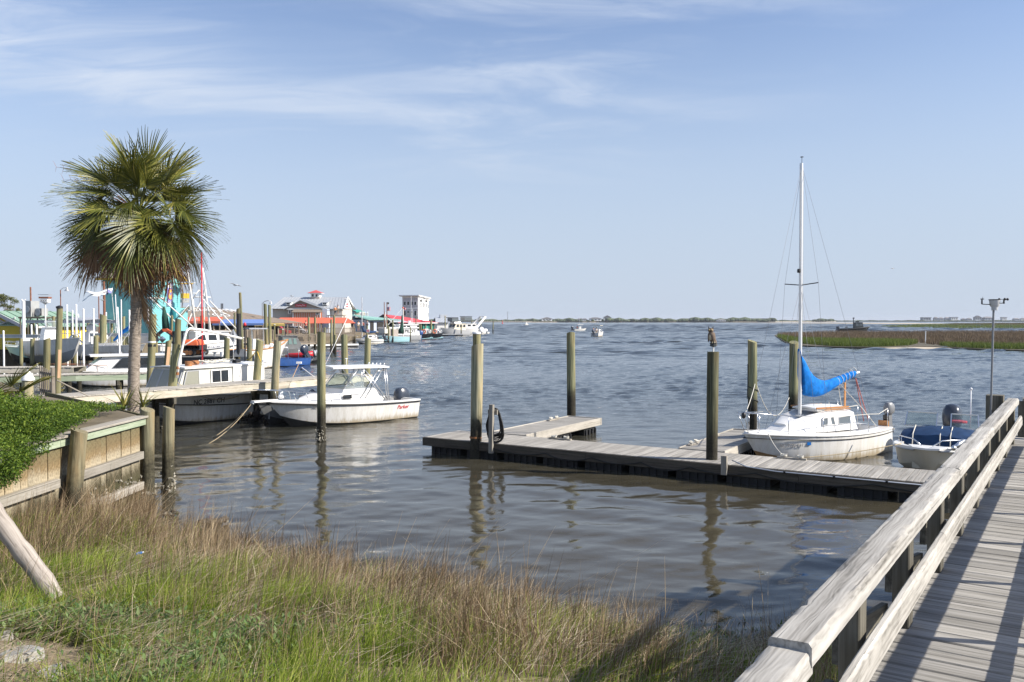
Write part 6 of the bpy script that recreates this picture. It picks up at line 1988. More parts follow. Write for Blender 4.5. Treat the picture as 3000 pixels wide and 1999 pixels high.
# ---- sailboat
def sailboat():
 rz = math.radians(211.5)
 t = thing('sailboat', 'white sloop with blue sail cover moored behind the floating dock', 'sailboat', (11.19, 26.16, 0), rz)
 t.scale = (0.92, 0.95, 1.0)
 h = Hull(6.2, 2.25, 0.72, 0.86, draft=0.28, tw=0.62, flare=0.10, rake=0.75, mid=0.45, pw=1.9, sag=0.03, chine_z=0.02, stern_rake=-0.1)
 h.build(t, 'hull_white', 'rust_line')
 h.rub(t, 'black_rubber', 0.013, -0.13, 'cove_stripe', out=0.004)
 h.rub(t, 'gelcoat', 0.030, -0.02, 'toe_rail', out=0.0)
 h.deck(t, 'gelcoat', 0.32, 0.995, 0.0, 0.02, 'foredeck', 0.07)
 h.rim(t, 'gelcoat', 0.40, 0.012, 0.0, 0.34, 0.05, name='side_deck')
 h.inner(t, 'gelcoat', 0.04, 0.33, 0.32, 0.42)
 rings = []
 base = [(2.0, 0.80), (3.3, 0.78), (4.3, 0.60), (5.05, 0.28)]
 top = [(2.05, 0.68, 1.28), (3.2, 0.66, 1.30), (4.05, 0.50, 1.18), (4.62, 0.24, 0.98)]
 r0 = [Vector((x, y, 0.80)) for x, y in base] + [Vector((x, -y, 0.80)) for x, y in reversed(base)]
 r1 = [Vector((x, y, z)) for x, y, z in top] + [Vector((x, -y, z)) for x, y, z in reversed(top)]
 r2 = [Vector((x - 0.0, y * 0.75, z + 0.05)) for x, y, z in top] + [Vector((x, -y * 0.75, z + 0.05)) for x, y, z in reversed(top)]
 shell_house(t, 'cabin_trunk', 'gelcoat', [r0, r1, r2])
 rows = [[Vector((2.15 + 1.35 * i / 8, 0.46 * (1 - 2 * k / 6), 1.40 + 0.05 * math.sin(math.pi * (0.15 + 0.7 * i / 8)) + 0.04 * (1 - (k / 3 - 1) ** 2))) for k in range(7)] for i in range(9)]
 MB().sheet(rows, 0.05).build('pop_top', 'gelcoat', t, 'auto')
 MB().box((2.75, 0, 1.36), (1.3, 0.8, 0.06)).build('hatch_base', 'gelcoat', t)
 for sd in (1, -1):
  MB().bar((2.05, 0.50 * sd, 1.42), (3.55, 0.47 * sd, 1.44), 0.03, 0.045).build('hatch_runner', 'teak', t)
  MB().tube([(2.1, 0.60 * sd, 1.37), (2.5, 0.60 * sd, 1.385), (2.9, 0.59 * sd, 1.385), (3.3, 0.58 * sd, 1.385)], 0.016, 6).build('handrail', 'teak', t)
 def cs(x, f):
  y0 = 0.80 - (0.02 if x < 3.3 else 0.02 + 0.18 * (x - 3.3))
  y1 = 0.68 - (0.02 if x < 3.2 else 0.02 + 0.19 * (x - 3.2))
  return Vector((x, y0 + (y1 - y0) * f, 0.80 + 0.49 * f))
 for sd in (1, -1):
  for xa, xb in ((3.55, 3.02), (2.85, 2.15)):
   q = [cs(xa, 0.36), cs(xb, 0.36), cs(xb + 0.02, 0.80), cs(xa - 0.06, 0.76)]
   q = [Vector((p.x, p.y * sd, p.z)) for p in q]
   window_part(t, q, sd, 'glass_grey', 'gelcoat', 0.02, 'cabin_window')
 MB().box((2.0, 0, 1.02), (0.04, 0.6, 0.5)).build('companionway_board', 'gelcoat', t)
 MB().box((-0.10, 0, 0.18), (0.10, 0.035, 0.95)).build('rudder', 'gelcoat_grey', t)
 mx = 3.72
 mz = 1.20
 mast = MB().tube([(mx, 0, mz), (mx + 0.02, 0, 8.42)], 0.052, 12).build('mast', 'mast_alu', t, 'auto')
 MB().box((mx, 0, mz + 0.01), (0.2, 0.18, 0.05)).build('mast_step', 'aluminium', mast)
 MB().tube([(mx, 0, 8.42), (mx, 0, 8.6)], 0.008, 5).box((mx, 0, 8.6), (0.07, 0.07, 0.02)).build('masthead_light', 'black_metal', mast)
 MB().lathe([(0.05, -0.05), (0.06, 0.0), (0.05, 0.06)], (mx + 0.09, 0, 5.35), 8).build('steaming_light', 'black_metal', mast)
 sp = 4.95
 for sd in (1, -1):
  MB().tube([(mx, 0.03 * sd, sp), (mx - 0.02, 0.62 * sd, sp + 0.05)], 0.016, 6).build('spreader', 'black_metal', mast, True)
 boom_z = 1.93
 MB().tube([(mx - 0.06, 0, boom_z), (0.85, 0, boom_z + 0.44)], 0.035, 8).build('boom', 'mast_alu', t, 'auto')
 rows = []
 r = random.Random(3)
 prof = [(0.06, 3.18, 2.98, 0.06), (0.0, 3.10, 2.55, 0.09), (0.0, 2.98, 1.80, 0.12), (-0.12, 2.95, 1.76, 0.16), (-0.28, 2.70, 1.74, 0.17), (-0.50, 2.40, 1.70, 0.17), (-0.85, 2.22, 1.70, 0.17), (-1.25, 2.16, 1.80, 0.16),
   (-1.6, 2.24, 1.93, 0.13), (-2.0, 2.32, 2.08, 0.11), (-2.4, 2.39, 2.18, 0.09), (-2.75, 2.45, 2.25, 0.085)]
 n = 14
 vs, fs = [], []
 for i, (dx, zt, zb2, w) in enumerate(prof):
  for k in range(n):
   a = 2 * math.pi * k / n
   zc_, rz_ = (zt + zb2) / 2, (zt - zb2) / 2
   wr = 1 + 0.16 * math.sin(3 * a + i * 1.9) + r.uniform(-0.07, 0.07)
   vs.append(Vector((mx + dx + 0.05 * math.sin(a) * (1 if i < 4 else 0.3), w * wr * math.cos(a), zc_ + rz_ * math.sin(a) * (1 + r.uniform(-0.03, 0.03)))))
 for i in range(len(prof) - 1):
  for k in range(n):
   fs.append((i * n + k, i * n + (k + 1) % n, (i + 1) * n + (k + 1) % n, (i + 1) * n + k))
 fs += [tuple(range(n - 1, -1, -1)), tuple((len(prof) - 1) * n + k for k in range(n))]
 cov_ = MB().add(vs, fs).build('sail_cover', 'blue_canvas', t, True)
 sub = cov_.modifiers.new('soft', 'SUBSURF')
 sub.levels = sub.render_levels = 1
 for k in range(6):
  x = mx - 1.75 - 0.17 * k
  zc_ = 2.10 + 0.055 * k + 0.02
  pts = [(x + 0.04 * math.sin(a), 0.115 * math.cos(a), zc_ + 0.135 * math.sin(a)) for a in [i * math.pi / 6 for i in range(13)]]
  MB().tube(pts, 0.009, 4, caps=False).build('lacing', 'rope_white', cov_, True)
 ch = h.pt(0.60, 1, 0.06, 0.0)
 wires = [[(mx, 0, 8.36), (6.1, 0, 0.88)], [(mx, 0, 8.36), (0.1, 0, 0.8)]]
 for sd in (1, -1):
  wires += [[(mx, 0, 8.36), (mx - 0.02, 0.62 * sd, sp + 0.05), (mx - 0.05, ch.y * sd, ch.z)], [(mx, 0, sp), (mx + 0.42, ch.y * sd, ch.z)], [(mx, 0, sp), (mx - 0.5, ch.y * sd, ch.z)]]
 tubes(t, 'stay_wire', wires, 0.005, 'wire', 4)
 tubes(t, 'halyard', [[(mx + 0.1, 0.05, 8.2), (mx + 0.16, 0.1, 1.4)], [(mx - 0.10, -0.02, 8.3), (mx - 0.1, 0, 3.2)]], 0.006, 'rope_white', 4)
 tubes(t, 'mainsheet', [[(1.0, 0, boom_z + 0.25), (0.45, 0.1, 0.85)], [(1.02, 0, boom_z + 0.25), (0.5, -0.05, 0.85)]], 0.014, 'rope_red', 5)
 tubes(t, 'boom_line', [[(1.9, 0, 2.1), (1.25, 0.45, 1.30), (0.95, 0.7, 0.82)], [(1.95, 0, 2.25), (1.3, -0.3, 1.3), (1.0, -0.4, 0.9)]], 0.012, 'rope_white', 5)
 MB().bar((1.62, 0.05, 0.5), (1.62, 0.05, 2.08), 0.07, 0.03).build('boom_crutch', 'teak', t)
 z0 = 0.88
 pul = [h.pt(0.80, 1, 0.06, 0.52), h.pt(0.93, 1, 0.06, 0.55), Vector((6.3, 0.14, 1.42)), Vector((6.34, 0, 1.42))]
 tubes(t, 'bow_pulpit', [pul + [Vector((p.x, -p.y, p.z)) for p in reversed(pul[:-1])]], 0.014, 'steel')
 for tt in (0.80, 0.93):
  for sd in (1, -1):
   a, b = h.pt(tt, sd, 0.06, 0.53), h.pt(tt, sd, 0.06, 0.0)
   MB().tube([a, b], 0.013, 6).build('pulpit_leg', 'steel', t, True)
 MB().tube([(6.3, 0.12, 1.42), (6.05, 0.06, 0.86)], 0.013, 6).tube([(6.3, -0.12, 1.42), (6.05, -0.06, 0.86)], 0.013, 6).build('pulpit_leg', 'steel', t, True)
 MB().ball((6.32, 0.12, 1.36), 0.07, 8, 6, (1, 1, 1.3)).build('bow_light', 'black_metal', t, True)
 for sd in (1, -1):
  line = [pul[0] if sd > 0 else Vector((pul[0].x, -pul[0].y, pul[0].z))]
  for tt in (0.62, 0.44, 0.28):
   a, b = h.pt(tt, sd, 0.06, 0.52), h.pt(tt, sd, 0.06, 0)
   MB().tube([a, b], 0.012, 6).build('stanchion', 'steel', t, True)
   line.append(a)
  e = Vector((0.12, 0.55 * sd, 1.28))
  MB().tube([e, (0.12, 0.55 * sd, 0.74)], 0.013, 6).build('stern_post', 'steel', t, True)
  line += [Vector((1.0, 0.83 * sd, 1.18)), e]
  tubes(t, 'lifeline', [line], 0.009, 'rope_white', 5)
 tubes(t, 'stern_rail', [[(0.9, -0.75, 0.74), (0.9, -0.75, 1.45), (1.3, -0.78, 1.47), (1.3, -0.8, 0.76)]], 0.013, 'steel')
 outboard(t, (-0.10, 0.36, 1.02), 0.68, 0.12, mat='engine_grey')
 MB().box((0.05, 0.36, 0.78), (0.05, 0.36, 0.22)).build('motor_board', 'teak', t)
 h.text(t, 'NC 7220 CH', 'lettering_grey', 4.85, 0.50, 0.13)
 MB().box((4.34, h.half(0.71) - 0.01, 0.535), (0.12, 0.02, 0.08), rz=math.radians(-20)).build('sticker', 'blue_canvas', t)
 M = Matrix.Translation(t.location) @ Matrix.Rotation(rz, 4, 'Z') @ Matrix.Diagonal((0.92, 0.95, 1, 1))
 for lab, a, b, sg, mt in (('white rope looping from the sailboat bow rail to the pile behind', M @ Vector((6.2, 0, 1.3)), D(2212, 1125, W(2207, 1262).y - 0.2), 0.1, 'rope_white'),
                              ('grey bow line from the sailboat down to the dock edge', M @ Vector((5.6, 0.4, 0.85)), DP(10.2, 1.62, DK + 0.06), 0.1, 'rope_white'),
                              ('slack rope between the two piles behind the sailboat', D(2216, 1125, 30.2), D(2312, 1165, 32), 0.9, 'rope_white'),
                              ('long line from the dock cleat to the blue covered skiff', DP(10.55, 1.62, DK + 0.05), D(2640, 1300, 21.8), 0.05, 'rope_tan')):
  o = thing('mooring_line', lab, 'rope', a)
  MB().tube(catenary(a, b, sg, 10), 0.012, 5).build('strand', mt, o, True, off=a)
 o = thing('rope_coil', 'dark rope wound around the pile behind the sailboat bow', 'rope', D(2206, 1120, W(2207, 1262).y))
 p = D(2206, 1140, W(2207, 1262).y)
 pts = [p + Vector((0.19 * math.cos(a), 0.19 * math.sin(a), 0.30 - 0.055 * i)) for i, a in enumerate([k * 0.9 for k in range(16)])]
 MB().tube(pts, 0.016, 5).build('turns', 'rope_dark', o, True, off=o.location)
 MB().tube([p + Vector((-0.2, -0.03, 0.9)), p + Vector((-0.2, -0.05, 0.2)), p + Vector((-0.22, -0.05, -0.35))], 0.014, 5).build('tail', 'rope_dark', o, True, off=o.location)
sailboat()
# ---- blunt-bowed skiff with navy cover
def covered_skiff():
 rz = math.radians(236)
 t = thing('bow_rider_skiff', 'cream hulled skiff with navy cover and big dark outboard beside the boardwalk', 'boat', (12.75, 24.65, 0), rz)
 t.scale = (0.94, 0.98, 0.98)
 h = Hull(4.75, 2.0, 0.62, 0.80, draft=0.3, tw=0.96, flare=0.12, rake=0.45, mid=0.55, pw=3.2, blunt=0.28, chine_z=0.10)
 h.build(t, 'hull_cream', 'hull_cream')
 sec = h.section(1.0)
 ring = [Vector((h.x(1.0, z), y, z)) for y, z in sec] + [Vector((h.x(1.0, z), -y, z)) for y, z in reversed(sec[1:])]
 b = MB()
 tip = [Vector((h.x(1.0, z) + 0.16 * (1 - (y / max(0.01, sec[-1][0])) ** 2), y, z)) for y, z in sec]
 nose = []
 for (y, z) in sec:
  nose.append([Vector((h.x(1.0, z) + 0.20 * (1 - (u ** 2)) * (0.4 + 0.6 * (z + 0.3) / 1.1), y * u, z if abs(u) > 0.01 else z)) for u in (1, 0.66, 0.33, 0, -0.33, -0.66, -1)])
 b.sheet(nose).build('bow_plate', 'hull_cream', t, 'auto')
 h.rim(t, 'gelcoat', 0.2, 0.01, 0, 1, 0.06)
 MB().sheet([[Vector((4.2, y, 0.80)) for y in (0.5, 0, -0.5)], [Vector((4.86 if abs(y) > 0.1 else 4.98, y * 0.62, 0.82)) for y in (0.5, 0, -0.5)]], 0.05).build('bow_cap', 'gelcoat', t)
 h.inner(t, 'hull_cream', 0.03, 0.93, 0.22, 0.2)
 h.rub(t, 'gelcoat_grey', 0.02, -0.07)
 MB().box((3.7, 0, 0.42), (0.7, 1.0, 0.3)).build('bow_seat', 'hull_cream', t)
 rows = []
 for i in range(7):
  x = 1.15 + 1.75 * i / 6
  z0 = 0.98 + 0.10 * math.sin(math.pi * i / 6) - (0.06 if i == 6 else 0)
  rows.append([Vector((x, 0.94 * (1 - 2 * k / 8), z0 - 0.16 * abs(k / 4 - 1) ** 3 + 0.02 * math.sin(k * 2.1 + i))) for k in range(9)])
 front = [[Vector((2.9 + 0.10 * j, 0.94 * (1 - 2 * k / 8), (0.92 if j == 0 else 0.92 - 0.22 * j) + 0.01 * math.sin(k * 1.7 + j))) for k in range(9)] for j in range(4)]
 MB().sheet(rows + front[1:], 0.015).build('navy_cover', 'navy_canvas', t, 'auto')
 for y in (0.30, 0.05, -0.62):
  MB().tube([(2.2, y, 1.09), (2.92, y + 0.03, 0.93), (3.2, y + 0.05, 0.38)], 0.014, 5).build('cover_strap', 'rope_white', t, True)
 for (ya, yb) in ((0.92, 0.24), (-0.12, -0.92)):
  q = [Vector((2.05, ya, 1.05)), Vector((2.05, yb, 1.05)), Vector((1.85, yb * 0.96, 1.42)), Vector((1.85, ya * 0.96, 1.42))]
  window_part(t, q, -1, 'glass_clear', 'aluminium', 0.03, 'windscreen')
 for sd in (1, -1):
  pts = [h.pt(0.55, sd, 0.12, 0.05), h.pt(0.60, sd, 0.10, 0.22), h.pt(0.80, sd, 0.10, 0.22), h.pt(0.96, sd, 0.14, 0.2), h.pt(0.99, sd, 0.2, 0.05)]
  tubes(t, 'bow_rail', [pts], 0.016, 'steel')
  for tt in (0.68, 0.85):
   MB().tube([h.pt(tt, sd, 0.10, 0.22), h.pt(tt, sd, 0.10, 0.0)], 0.012, 5).build('rail_post', 'steel', t, True)
 outboard(t, (-0.10, 0, 0.72), 1.35, 0.0)
 MB().tube([(1.0, 0.62, 0.7), (1.0, 0.62, 2.05)], 0.014, 6).ball((1.0, 0.62, 2.08), 0.04, 8, 6).build('light_pole', 'white_plastic', t, True)
 MB().lathe([(0.20, 0), (0.21, 0.03), (0.20, 0.06)], (1.15, 0.35, 1.12), 12).build('life_ring', 'red_paint', t)
 MB().tube([(4.62, 0.62, 0.86), (4.30, 0.78, 1.0)], 0.05, 8).ball((4.66, 0.60, 0.84), 0.07, 6, 5).build('trolling_motor', 'aluminium', t, True)
 b = MB()
 for k in range(9):
  c = Vector((4.0 - 0.075 * k, h.half(0.84) - 0.035 + 0.009 * k, 0.5 + 0.02 * math.sin(k * 2.2)))
  b.tube([c + Vector((0.03, 0, -0.04)), c + Vector((0, 0.005, 0.03)), c + Vector((-0.04, 0.006, -0.02))], 0.006, 4)
 b.build('script_emblem', 'lettering_black', t)
covered_skiff()
# ---- owl decoy
def owl():
 y = W(2083, 1400).y
 c = D(2089, 1030, y)
 t = thing('owl_decoy', 'brown great horned owl decoy on a short pipe above its pile', 'owl decoy', (c.x, c.y, c.z), math.radians(-18))
 t.scale = (0.8, 0.8, 0.8)
 MB().tube([(0, 0, -0.05), (0.01, 0, 0.20)], 0.028, 10).build('pipe', 'white_pipe', t, 'auto')
 MB().lathe([(0.06, 0.15), (0.10, 0.18), (0.085, 0.22), (0.10, 0.26), (0.05, 0.30)], (0.005, 0, 0), 9, 1.15, 0.8).build('stump', 'owl_base', t)
 prof = [(0.03, 0.24), (0.075, 0.30), (0.105, 0.40), (0.112, 0.48), (0.10, 0.55), (0.075, 0.60)]
 vs, n = [], 14
 b = MB()
 fs = []
 for i, (r_, z) in enumerate(prof):
  off = -0.16 * (z - 0.24)
  for k in range(n):
   a = 2 * math.pi * k / n
   vs.append(Vector((off + r_ * math.cos(a), r_ * 0.95 * math.sin(a), z)))
 for i in range(len(prof) - 1):
  for k in range(n):
   fs.append((i * n + k, i * n + (k + 1) % n, (i + 1) * n + (k + 1) % n, (i + 1) * n + k))
 fs += [tuple(range(n - 1, -1, -1)), tuple((len(prof) - 1) * n + k for k in range(n))]
 body = b.add(vs, fs).ball((-0.07, -0.01, 0.655), 0.088, 14, 9, (1.0, 0.95, 0.92)).build('body', 'owl_brown', t, 'auto')
 MB().ball((-0.075, -0.075, 0.44), 0.06, 10, 8, (0.9, 0.55, 1.6)).build('breast', 'owl_pale', body, True)
 for sd in (-1, 1):
  hx = -0.07 + 0.052 * sd
  MB().tube([(hx, -0.01, 0.71), (hx + 0.012 * sd, -0.005, 0.745), (hx + 0.028 * sd, 0, 0.79)], [0.026, 0.016, 0.003], 6).build('ear_tuft', 'owl_dark', body, True)
  MB().ball((-0.07 + 0.036 * sd, -0.075, 0.668), 0.03, 9, 6, (1, 0.45, 1)).build('face_disc', 'owl_pale', body, True)
  MB().ball((-0.07 + 0.034 * sd, -0.090, 0.672), 0.012, 8, 6).build('eye', 'eye_yellow', body, True)
  MB().ball((-0.05 + 0.088 * sd, 0.01, 0.44), 0.085, 10, 8, (0.35, 0.75, 1.75)).build('wing', 'owl_brown', body, True)
  MB().tube([(0.02 + 0.03 * sd, -0.055, 0.30), (0.01 + 0.035 * sd, -0.075, 0.25)], [0.02, 0.012], 6).build('foot', 'owl_pale', body, True)
 MB().tube([(-0.07, -0.09, 0.655), (-0.07, -0.112, 0.635), (-0.07, -0.106, 0.615)], [0.012, 0.008, 0.002], 6).build('beak', 'owl_dark', body, True)
 MB().tube([(0.04, 0.03, 0.36), (0.075, 0.055, 0.26), (0.095, 0.06, 0.18)], [0.05, 0.04, 0.025], 8).build('tail', 'owl_brown', body, True)
owl()
# ------------------------------------------------------------------ the town waterfront
plain('yellow_wall', (0.62, 0.46, 0.03), 0.7, var=0.06)
plain('green_metal_roof', (0.24, 0.36, 0.27), 0.5, var=0.12, scale=1.0)
plain('teal_metal_roof', (0.05, 0.30, 0.23), 0.5, var=0.08, scale=1.0)
plain('teal_pale_roof', (0.28, 0.50, 0.43), 0.5, var=0.08, scale=1.0)
plain('turquoise_wall', (0.20, 0.53, 0.55), 0.7, var=0.05)
plain('turquoise_trim', (0.20, 0.45, 0.55), 0.7, var=0.05)
plain('yellow_trim', (0.66, 0.42, 0.03), 0.6, var=0.05)
plain('brown_shingle', (0.24, 0.19, 0.145), 0.9, var=0.2, scale=3.0)
plain('beige_wall', (0.56, 0.52, 0.45), 0.8, var=0.04)
plain('taupe_wall', (0.40, 0.35, 0.31), 0.8, var=0.04)
plain('orange_wall', (0.60, 0.20, 0.085), 0.8, var=0.05)
plain('pale_metal_roof', (0.40, 0.42, 0.44), 0.45, var=0.05, scale=1.0)
plain('grey_metal_roof', (0.45, 0.48, 0.52), 0.45, var=0.06, scale=1.0)
plain('blue_grey_wall', (0.46, 0.52, 0.62), 0.8, var=0.05)
plain('white_wall', (0.80, 0.79, 0.76), 0.75, var=0.03)
plain('lilac_grey_wall', (0.56, 0.54, 0.55), 0.8, var=0.04)
plain('red_roof', (0.58, 0.10, 0.09), 0.55, var=0.06)
plain('red_metal_roof', (0.56, 0.075, 0.085), 0.5, var=0.06)
plain('coral_awning', (0.68, 0.14, 0.075), 0.75, var=0.05)
plain('blue_awning', (0.16, 0.26, 0.55), 0.75, var=0.05)
plain('yellow_awning', (0.75, 0.56, 0.16), 0.75, var=0.05)
plain('painted_interior_shade', (0.03, 0.028, 0.026), 0.9, var=0.3)  # near-black colour stands in for shade under awnings and inside bays
plain('banner_blue', (0.22, 0.22, 0.50), 0.7, var=0.05)
plain('banner_orange', (0.80, 0.40, 0.10), 0.7, var=0.05)
plain('banner_purple', (0.22, 0.04, 0.22), 0.7, var=0.05)
plain('net_green', (0.012, 0.055, 0.04), 0.9, var=0.4, scale=12, bmp=0.5)
plain('grey_steel_box', (0.36, 0.37, 0.36), 0.5, var=0.08, dirt=((0.25, 0.2, 0.16), 0.4))
plain('rail_brown', (0.26, 0.21, 0.16), 0.85, var=0.15)
plain('deck_brown', (0.30, 0.25, 0.19), 0.85, var=0.15)
plain('lamp_metal', (0.42, 0.43, 0.44), 0.4, metal=0.5, var=0.05)
plain('flag_red', (0.60, 0.05, 0.07), 0.8, var=0.05)
plain('flag_blue', (0.05, 0.07, 0.25), 0.8, var=0.05)
plain('car_red', (0.45, 0.02, 0.03), 0.3, var=0.03)
plain('car_white', (0.75, 0.76, 0.78), 0.3, var=0.03)
plain('car_dark', (0.03, 0.035, 0.045), 0.3, var=0.03)
plain('tree_bark', (0.13, 0.10, 0.075), 0.9, var=0.3)
leafy_mat('leaf_olive', [(0.0, (0.05, 0.065, 0.02)), (0.5, (0.12, 0.14, 0.045)), (1.0, (0.26, 0.26, 0.11))], 0.3)
def house(name, label, px0, px1, yl, yr, gz=1.5, cat='building'):
 a, b = D(px0, 938, yl), D(px1, 938, yr)
 d = Vector((b.x - a.x, b.y - a.y, 0))
 t = thing(name, label, cat, (a.x, a.y, gz), math.atan2(d.y, d.x))
 return t, d.length
def wall_box(t, x0, x1, y0, y1, z0, z1, mat, name='wall'):
 return MB().box(((x0 + x1) / 2, (y0 + y1) / 2, (z0 + z1) / 2), (x1 - x0, y1 - y0, z1 - z0)).build(name, mat, t)
def fwin(t, x0, x1, z0, z1, face='front', at=0.0, mat='glass_dark', frame='white_paint', fw=0.12):
 if face == 'front':
  f = MB().box(((x0 + x1) / 2, at - 0.03, (z0 + z1) / 2), (x1 - x0 + 2 * fw, 0.06, z1 - z0 + 2 * fw)).build('window', frame, t)
  MB().box(((x0 + x1) / 2, at - 0.065, (z0 + z1) / 2), (x1 - x0, 0.02, z1 - z0)).build('pane', mat, f)
 else:
  f = MB().box((at + 0.03, (x0 + x1) / 2, (z0 + z1) / 2), (0.06, x1 - x0 + 2 * fw, z1 - z0 + 2 * fw)).build('window', frame, t)
  MB().box((at + 0.065, (x0 + x1) / 2, (z0 + z1) / 2), (0.02, x1 - x0, z1 - z0)).build('pane', mat, f)
 return f
def slope(t, quad, mat, thick=0.08, name='roof', seams=0, seam_mat=None):
 q = [Vector(p) for p in quad]
 n = (q[1] - q[0]).cross(q[3] - q[0]).normalized()
 if n.z < 0:
  n = -n
 o = MB().prism(q, -n * thick).build(name, mat, t)
 for k in range(seams):
  f = (k + 0.5) / seams
  MB().bar(q[0].lerp(q[1], f) + n * 0.03, q[3].lerp(q[2], f) + n * 0.03, 0.05, 0.06).build('seam', seam_mat or mat, o)
 return o
def gable_roof(t, x0, x1, y0, y1, ze, zr, mat, axis='x', over=0.4, seams=0, seam_mat=None):
 if axis == 'x':
  ym = (y0 + y1) / 2
  slope(t, [(x0 - over, y0 - over, ze), (x1 + over, y0 - over, ze), (x1 + over, ym, zr), (x0 - over, ym, zr)], mat, seams=seams, seam_mat=seam_mat)
  slope(t, [(x1 + over, y1 + over, ze), (x0 - over, y1 + over, ze), (x0 - over, ym, zr), (x1 + over, ym, zr)], mat)
 else:
  xm = (x0 + x1) / 2
  slope(t, [(x0 - over, y1 + over, ze), (x0 - over, y0 - over, ze), (xm, y0 - over, zr), (xm, y1 + over, zr)], mat, seams=seams, seam_mat=seam_mat)
  slope(t, [(x1 + over, y0 - over, ze), (x1 + over, y1 + over, ze), (xm, y1 + over, zr), (xm, y0 - over, zr)], mat, seams=seams, seam_mat=seam_mat)
def Z(py, y):
 return D(1500, py, y).z
# ---- yellow seafood shack and its neighbour
def yellow_shack():
 t, w = house('seafood_shack', 'yellow wooden shack with green metal gable roof and a seafood sign', -86, 68, 72, 70)
 ze, zr = Z(953, 71) - 1.5, Z(911, 71) - 1.5
 wall_box(t, 0, w, 0, 7, 0, ze, 'yellow_wall')
 MB().prism([(0, 0.001, ze), (w, 0.001, ze), (w / 2, 0.001, zr - 0.1)], (0, 0.2, 0)).build('gable', 'yellow_wall', t)
 gable_roof(t, 0, w, 0, 7, ze - 0.1, zr, 'green_metal_roof', 'y', 0.45, seams=9)
 for sd in (0, 1):
  MB().bar((-0.45 if sd == 0 else w + 0.45, -0.50, ze - 0.1), (w / 2, -0.50, zr), 0.06, 0.26).build('barge_board', 'lilac_grey_wall', t)
 for k in range(8):
  MB().box((w / 2, -0.012, 0.3 + 0.26 * k), (w - 0.05, 0.02, 0.24)).build('clapboard', 'yellow_wall', t)
 MB().box((w - 0.08, -0.02, ze / 2), (0.2, 0.06, ze)).build('corner_trim', 'white_wall', t)
 sx = w - 1.7
 s = MB().box((sx, -0.1, Z(949, 71) - 1.5), (2.3, 0.06, 0.34)).build('sign_board', 'green_metal_roof', t)
 text_part('lettering', "'S  SEAFOOD", 'lettering_black', s, (sx, -0.14, Z(949, 71) - 1.5), (math.radians(90), 0, 0), 0.28, 0.01, sx=1.25)
 b = MB()
 for k in range(3):
  pts = [(sx - 1.3 + 0.28 * i, -0.12, Z(935, 71) - 1.5 + 0.16 * math.sin(i * 0.9 + k * 1.2) - 0.12 * k) for i in range(9)]
  b.tube(pts, 0.05, 5)
 b.build('wave_emblem', 'lilac_grey_wall', s)
 t, w = house('green_roofed_shed', 'low yellow shed with green hipped roof behind the boat lifts', 118, 240, 84, 86)
 ze, zr = Z(948, 85) - 1.5, Z(916, 85) - 1.5
 wall_box(t, 0, w, 0, 6, 0, ze, 'yellow_wall')
 slope(t, [(-0.4, -0.5, ze), (w + 0.5, -0.5, ze), (w - 1.6, 3, zr), (-0.4, 3, zr)], 'green_metal_roof', seams=12)
 slope(t, [(w + 0.5, -0.5, ze), (w + 0.5, 6.5, ze), (w - 1.6, 3.01, zr), (w - 1.6, 2.99, zr)], 'green_metal_roof')
 slope(t, [(w + 0.5, 6.5, ze), (-0.4, 6.5, ze), (-0.4, 3, zr), (w - 1.6, 3, zr)], 'green_metal_roof')
 fwin(t, 0.5, 1.3, 0.8, 1.7, mat='glass_dark')
 t, w = house('lean_to', 'small white fronted lean to with sloping green roof beside the yellow shack', 98, 158, 70, 71)
 ze = Z(957, 70) - 1.5
 wall_box(t, 0, w, 0, 3, 0, ze, 'yellow_wall')
 wall_box(t, 0.1, 0.62, -0.05, 0.0, 0.1, ze - 0.1, 'white_wall', 'door')
 slope(t, [(-0.3, -0.6, ze), (w + 0.3, -0.6, ze), (w + 0.2, 2.4, Z(939, 72) - 1.5), (-0.1, 2.4, Z(939, 72) - 1.5)], 'green_metal_roof', seams=5)
 MB().box((w / 2, -0.62, ze - 0.05), (w + 0.7, 0.05, 0.16)).build('gutter', 'white_wall', t)
yellow_shack()
